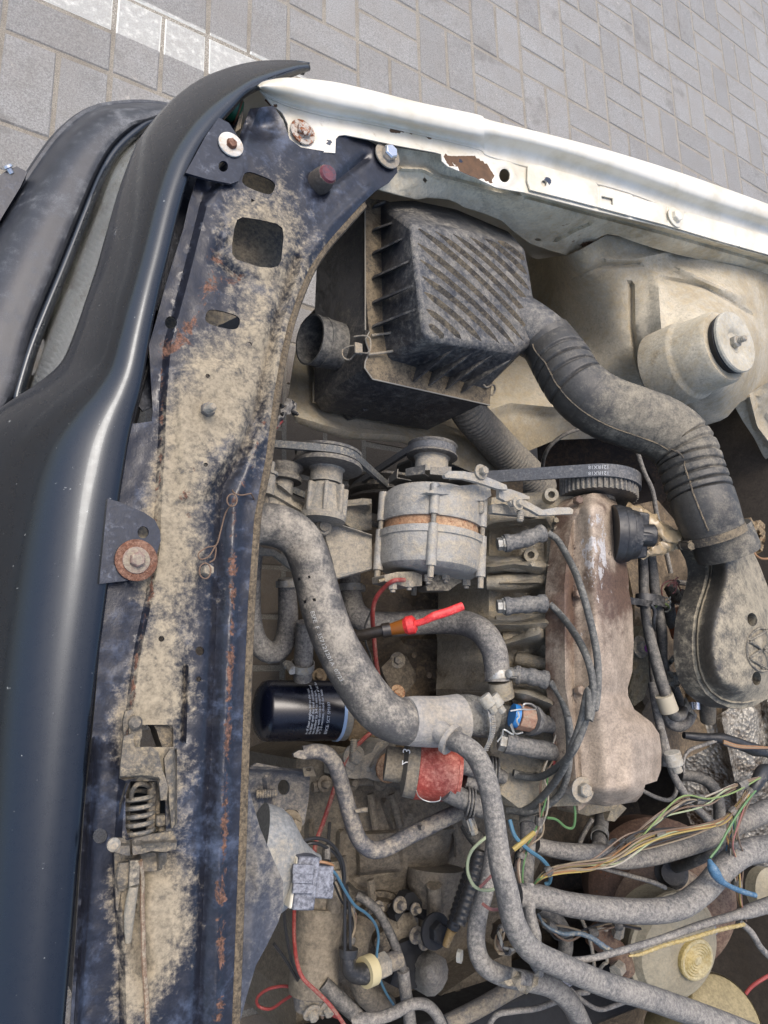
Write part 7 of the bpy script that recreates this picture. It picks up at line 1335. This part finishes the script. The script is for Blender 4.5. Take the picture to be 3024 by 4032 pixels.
ty = thing('yellow_twisted_cable', 'yellow taped twisted cable over the cream reservoir', 'cable', B6(1250, 680, .68)); hose('cable', B6, [(915, 765, .70, 12), (980, 755, .705, 20), (1100, 710, .71, 22), (1250, 670, .715, 24), (1400, 625, .72, 24), (1530, 597, .722, 22)], grime('yellow_tape', lin(156, 136, 80), .5, dust=.3, dustc=lin(160, 146, 112), sc=40), ty, n=10, rib=(.008, .2))
tbl = thing('blue_twisted_cable', 'dark blue taped cable joining the yellow one', 'cable', B6(650, 640, .66)); hose('cable', B6, [(430, 540, .64, 14), (470, 600, .65, 18), (560, 645, .66, 22), (650, 645, .67, 26), (720, 670, .68, 30), (790, 720, .69, 34), (850, 745, .695, 16)], grime('dull_blue_tape', lin(52, 82, 104), .5, dust=.3, sc=40), tbl, n=10, rib=(.008, .15))
lm = thing('black_loom', 'torn black taped loom entering from the right edge', 'wiring loom', B5(1500, 450, .65)); hose('loom', B5, [(1210, 400, .69, 40), (1300, 410, .70, 44), (1400, 415, .71, 54), (1500, 445, .72, 60), (1600, 480, .725, 62), (1720, 500, .73, 60)], CAPM, lm, n=12, wob=.3)
hose('loom_branch', B5, [(1720, 600, .75, 70), (1640, 600, .755, 80), (1600, 650, .755, 60), (1560, 720, .75, 40)], CAPM, lm, n=12, wob=.3)
for k in range(4): wire('', '', B5, [(1420, 430+6*k, .735), (1500, 455+5*k, .745), (1600, 462+4*k, .75), (1700, 470, .75)], WC[['orange', 'tan', 'orange', 'black'][k]], .0018, lm)
hose('loom_tail', B5, [(1400, 420, .71, 24), (1320, 450, .705, 20), (1240, 480, .70, 18), (1210, 530, .70, 16), (1210, 600, .70, 16)], RUBG, lm, n=8)
bundle('wire_bundle', 'coil of tan and black wires behind the long heater hose', B6, [(250, 590, .67), (225, 650, .675), (230, 710, .68), (270, 740, .68), (320, 725, .68)], ['tan', 'orange', 'white', 'black', 'tan', 'brown'], .008, .0018, 31)
lo = thing('wiring_loom', 'taped grey wiring loom running down beside the long heater hose', 'wiring loom', B6(390, 600, .6)); hose('loom', B6, [(380, 380, .665, 70), (385, 480, .67, 80), (390, 560, .67, 66), (410, 660, .67, 74), (400, 760, .67, 60), (440, 860, .665, 50)], RUBG, lo, n=14, wob=.25)
cr = thing('loom_curls', 'red and pale wires curled round the grey hoses', 'wires', B6(150, 350, .6))
for pts, c in (([(180, 110, .66), (80, 200, .66), (55, 300, .66), (90, 390, .67), (160, 415, .68), (230, 395, .68)], 'pale'), ([(120, 400, .68), (170, 350, .685), (215, 305, .68)], 'pink'), ([(135, 485, .69), (180, 515, .70), (240, 515, .70)], 'pink'), ([(300, 560, .67), (260, 600, .67), (240, 680, .67)], 'tan')): wire('', '', B6, pts, WC[c], .0019, cr)
cn = thing('white_cable_clip', 'small white plastic clip holding the slim pale hose', 'clip', B5(1160, 540, .69)); MB().tube([B5(1145, 490, .725), B5(1165, 560, .725)], .0115, 12).tube([B5(1165, 560, .725), B5(1180, 595, .725)], .007, 10).build('clip', grime('white_clip', lin(176, 172, 160), .5, dust=.35, sc=60), cn, bev=.001)
wb = thing('washer_pump_corner', 'dirty cream plastic fitting at the right edge', 'fitting', B6(1620, 400, .6)); MB().lathe([(0, .034), (.02, .034), (.024, .028), (.03, .016), (.05, .015)], B6(1625, 410, .66), V((-.2, .1, 1)).normalized(), 30).build('body', CREAM, wb)

# ================================================================ more castings and hoses low in the bay
hose_thing('linkage_tube', 'fat dusty curved casting tube beside the speed sensor', B4, [(800, 660, .40, 150), (765, 760, .41, 140), (765, 900, .41, 130), (790, 1030, .41, 130), (850, 1110, .405, 135), (940, 1150, .40, 130)], GBOXM, 'tube', 'tube', n=24, wob=.08)
bo = thing('drive_flange', 'dark oily drive flange with a rubber boot under the black cable', 'flange', B4(880, 700, .33))
MB().lathe([(-.03, .05), (-.012, .052), (-.010, .044), (.0, .042), (.004, .030), (.016, .028), (.018, .016), (.03, .015)], B4(890, 700, .385), V((-.25, -.2, .9)).normalized(), 36).build('flange', grime('oily_flange', lin(62, 56, 48), .45, .3, dust=.36, dustc=lin(116, 106, 90), sc=26, oil=.4), bo)
for k in range(6):
    q = k*math.pi/3; MB().bolt(B4(890, 700, .392)+V((.036*math.cos(q), .036*math.sin(q), .004)), V((-.25, -.2, .9)).normalized(), .0045, .006, False).build('bolt', GREYM, bo, bev=.0004)
rib_t = thing('bellhousing_flange', 'ribbed bellhousing flange with a row of bolts across the gearbox', 'flange', D(800, 1690, .4))
for k, (x, y) in enumerate(((700, 1693), (760, 1690), (820, 1690), (880, 1695), (940, 1722))): MB().bolt(D(x, y, .435), UP, .0065, .008).build('bolt', GBOXM, rib_t, bev=.0005)
MB().tube(cat([D(x, y, .43) for x, y in ((675, 1700), (740, 1688), (820, 1686), (890, 1696), (950, 1730), (985, 1790), (990, 1850))], 6), .0075, 10, flat=.7).build('flange_edge', GBOXM, rib_t)
for k, pts in enumerate(([(760, 1720), (765, 1790)], [(800, 1715), (812, 1790)], [(845, 1715), (865, 1785)], [(905, 1740), (915, 1800)], [(740, 1850), (745, 1905)], [(800, 1900), (805, 1945)])):
    MB().tube([D(x, y, .424-.006*(k > 3)) for x, y in pts], .006, 8, flat=.8).build('rib', GBOXM, rib_t)
hose_thing('dark_coolant_hose', 'dark hose looping in the gap behind the wiring loom', B6, [(440, 500, .56, 70), (520, 560, .565, 76), (575, 650, .565, 78), (570, 760, .56, 76), (500, 830, .55, 70)], RUB, n=18)
hose_thing('low_pipe', 'dark steel pipe lying across the bottom under the bent hose', B6, [(-60, 1130, .42, 90), (120, 1040, .43, 90), (260, 960, .43, 88), (380, 900, .43, 84)], GREYM, 'pipe', 'pipe', n=18)
hose_thing('gear_rod', 'straight dusty gear rod rising beside the black bellows', B4, [(1225, 690, .44, 86), (1225, 560, .45, 90), (1220, 430, .46, 92)], GBOXM, 'rod', 'rod', n=18)
hose_thing('bay_hose', 'black hose curving behind the coolant pipe clamp', B3, [(1400, 1120, .50, 70), (1450, 1180, .51, 96), (1500, 1250, .52, 100), (1500, 1360, .52, 90)], RUB, n=18)
hose_thing('brake_line', 'thin brake pipe bending in the dark right of the valve cover', B5, [(980, 690, .58, 22), (1060, 730, .58), (1130, 745, .585), (1165, 710, .59), (1170, 660, .59)], RUBG, 'pipe', 'pipe', n=10)
hose_thing('vacuum_line', 'thin dark line left of the small drain hose', B5, [(720, 850, .60, 26), (690, 900, .60), (660, 960, .605), (655, 1000, .61)], RUBG, 'pipe', 'pipe', n=10)
cm2 = thing('coolant_flange', 'grey plastic coolant flange bolted below the valve cover', 'flange', B5(850, 800, .5)); panel('ear', B5, [(640, 760), (700, 745), (880, 770), (905, 790), (840, 860), (800, 855), (820, 800), (700, 830), (645, 815)], HEADM, cm2, z=.61, step=24, skirt=.04, rough=.004)
# second twin on the back of the distributor and its vacuum unit
va = thing('vacuum_unit', 'dusty round vacuum unit beside the distributor', 'vacuum unit', B5(330, 700, .5)); MB().lathe([(-.012, .03), (-.004, .034), (.0, .035), (.006, .030), (.010, .012), (.02, .010)], B5(345, 735, .575), V((-.3, -.1, .9)).normalized(), 30).build('drum', DGREY, va)
for i, (x, y, z) in enumerate(((700, 1300, .385), (690, 1460, .37), (830, 1560, .41), (1010, 1540, .47), (960, 1290, .44), (870, 1330, .41), (1030, 1400, .49))):
    MB().bolt(D(x, y, z), UP-AN*.5, .0065, .008).build('boss_bolt', BLOCKM, eb, bev=.0005)

us = thing('undershield', 'dark oily subframe plate deep below the hoses', 'plate', D(1300, 2000, .15))
panel('plate', D, [(1050, 1700), (1330, 1690), (1500, 1790), (1740, 1860), (1740, 2280), (1040, 2280)], grime('oily_plate_steel', lin(48, 43, 38), .6, dust=.32, dustc=lin(84, 75, 63), sc=14, oil=.4, bmp=.6, lump=.3), us, z=.24, step=40, skirt=.06, rough=.02, feats=[('ridge', [(1080, 2000), (1300, 1950), (1500, 2000)], 30, .05), ('ridge', [(1150, 2200), (1400, 2120)], 30, .05)])
bundle('wire_bundle', 'dusty brown wires drooping between the loom tube and the gearbox', B5, [(420, 900, .62), (350, 960, .61), (300, 1060, .60), (290, 1180, .60), (330, 1300, .60), (380, 1420, .60)], ['brown', 'black', 'tan', 'black', 'brown'], .012, .0015, 41)
bundle('wire_bundle', 'black and tan wires sagging under the thick dusty hose', B6, [(430, 560, .62), (560, 640, .60), (720, 640, .60), (860, 600, .62), (980, 620, .64)], ['black', 'tan', 'brown', 'black'], .012, .0014, 43)
bundle('wire_bundle', 'loose thin wires over the gearbox casing near the starter', B4, [(560, 330, .56), (640, 400, .52), (700, 520, .50), (740, 640, .49), (720, 780, .49), (700, 850, .50)], ['black', 'brown', 'black', 'tan'], .010, .0015, 47)
for x, y, z, nm in ((1330, 640, .595, 'grey connector block under the throttle cable'), (560, 900, .60, 'grey connector block between the bottom hoses')):
    t = thing('wire_connector', nm, 'connector', B6(x, y, z-.02)); MB().box(B6(x, y, z), V((.9, .3, .1)).normalized(), V((-.3, .95, 0)).normalized(), UP, .036, .018, .014).build('shell', CONM, t, bev=.002)
    MB().box(B6(x+20, y-8, z+.009), V((.9, .3, .1)).normalized(), V((-.3, .95, 0)).normalized(), UP, .014, .010, .005).build('latch_tab', CONM, t, bev=.001)
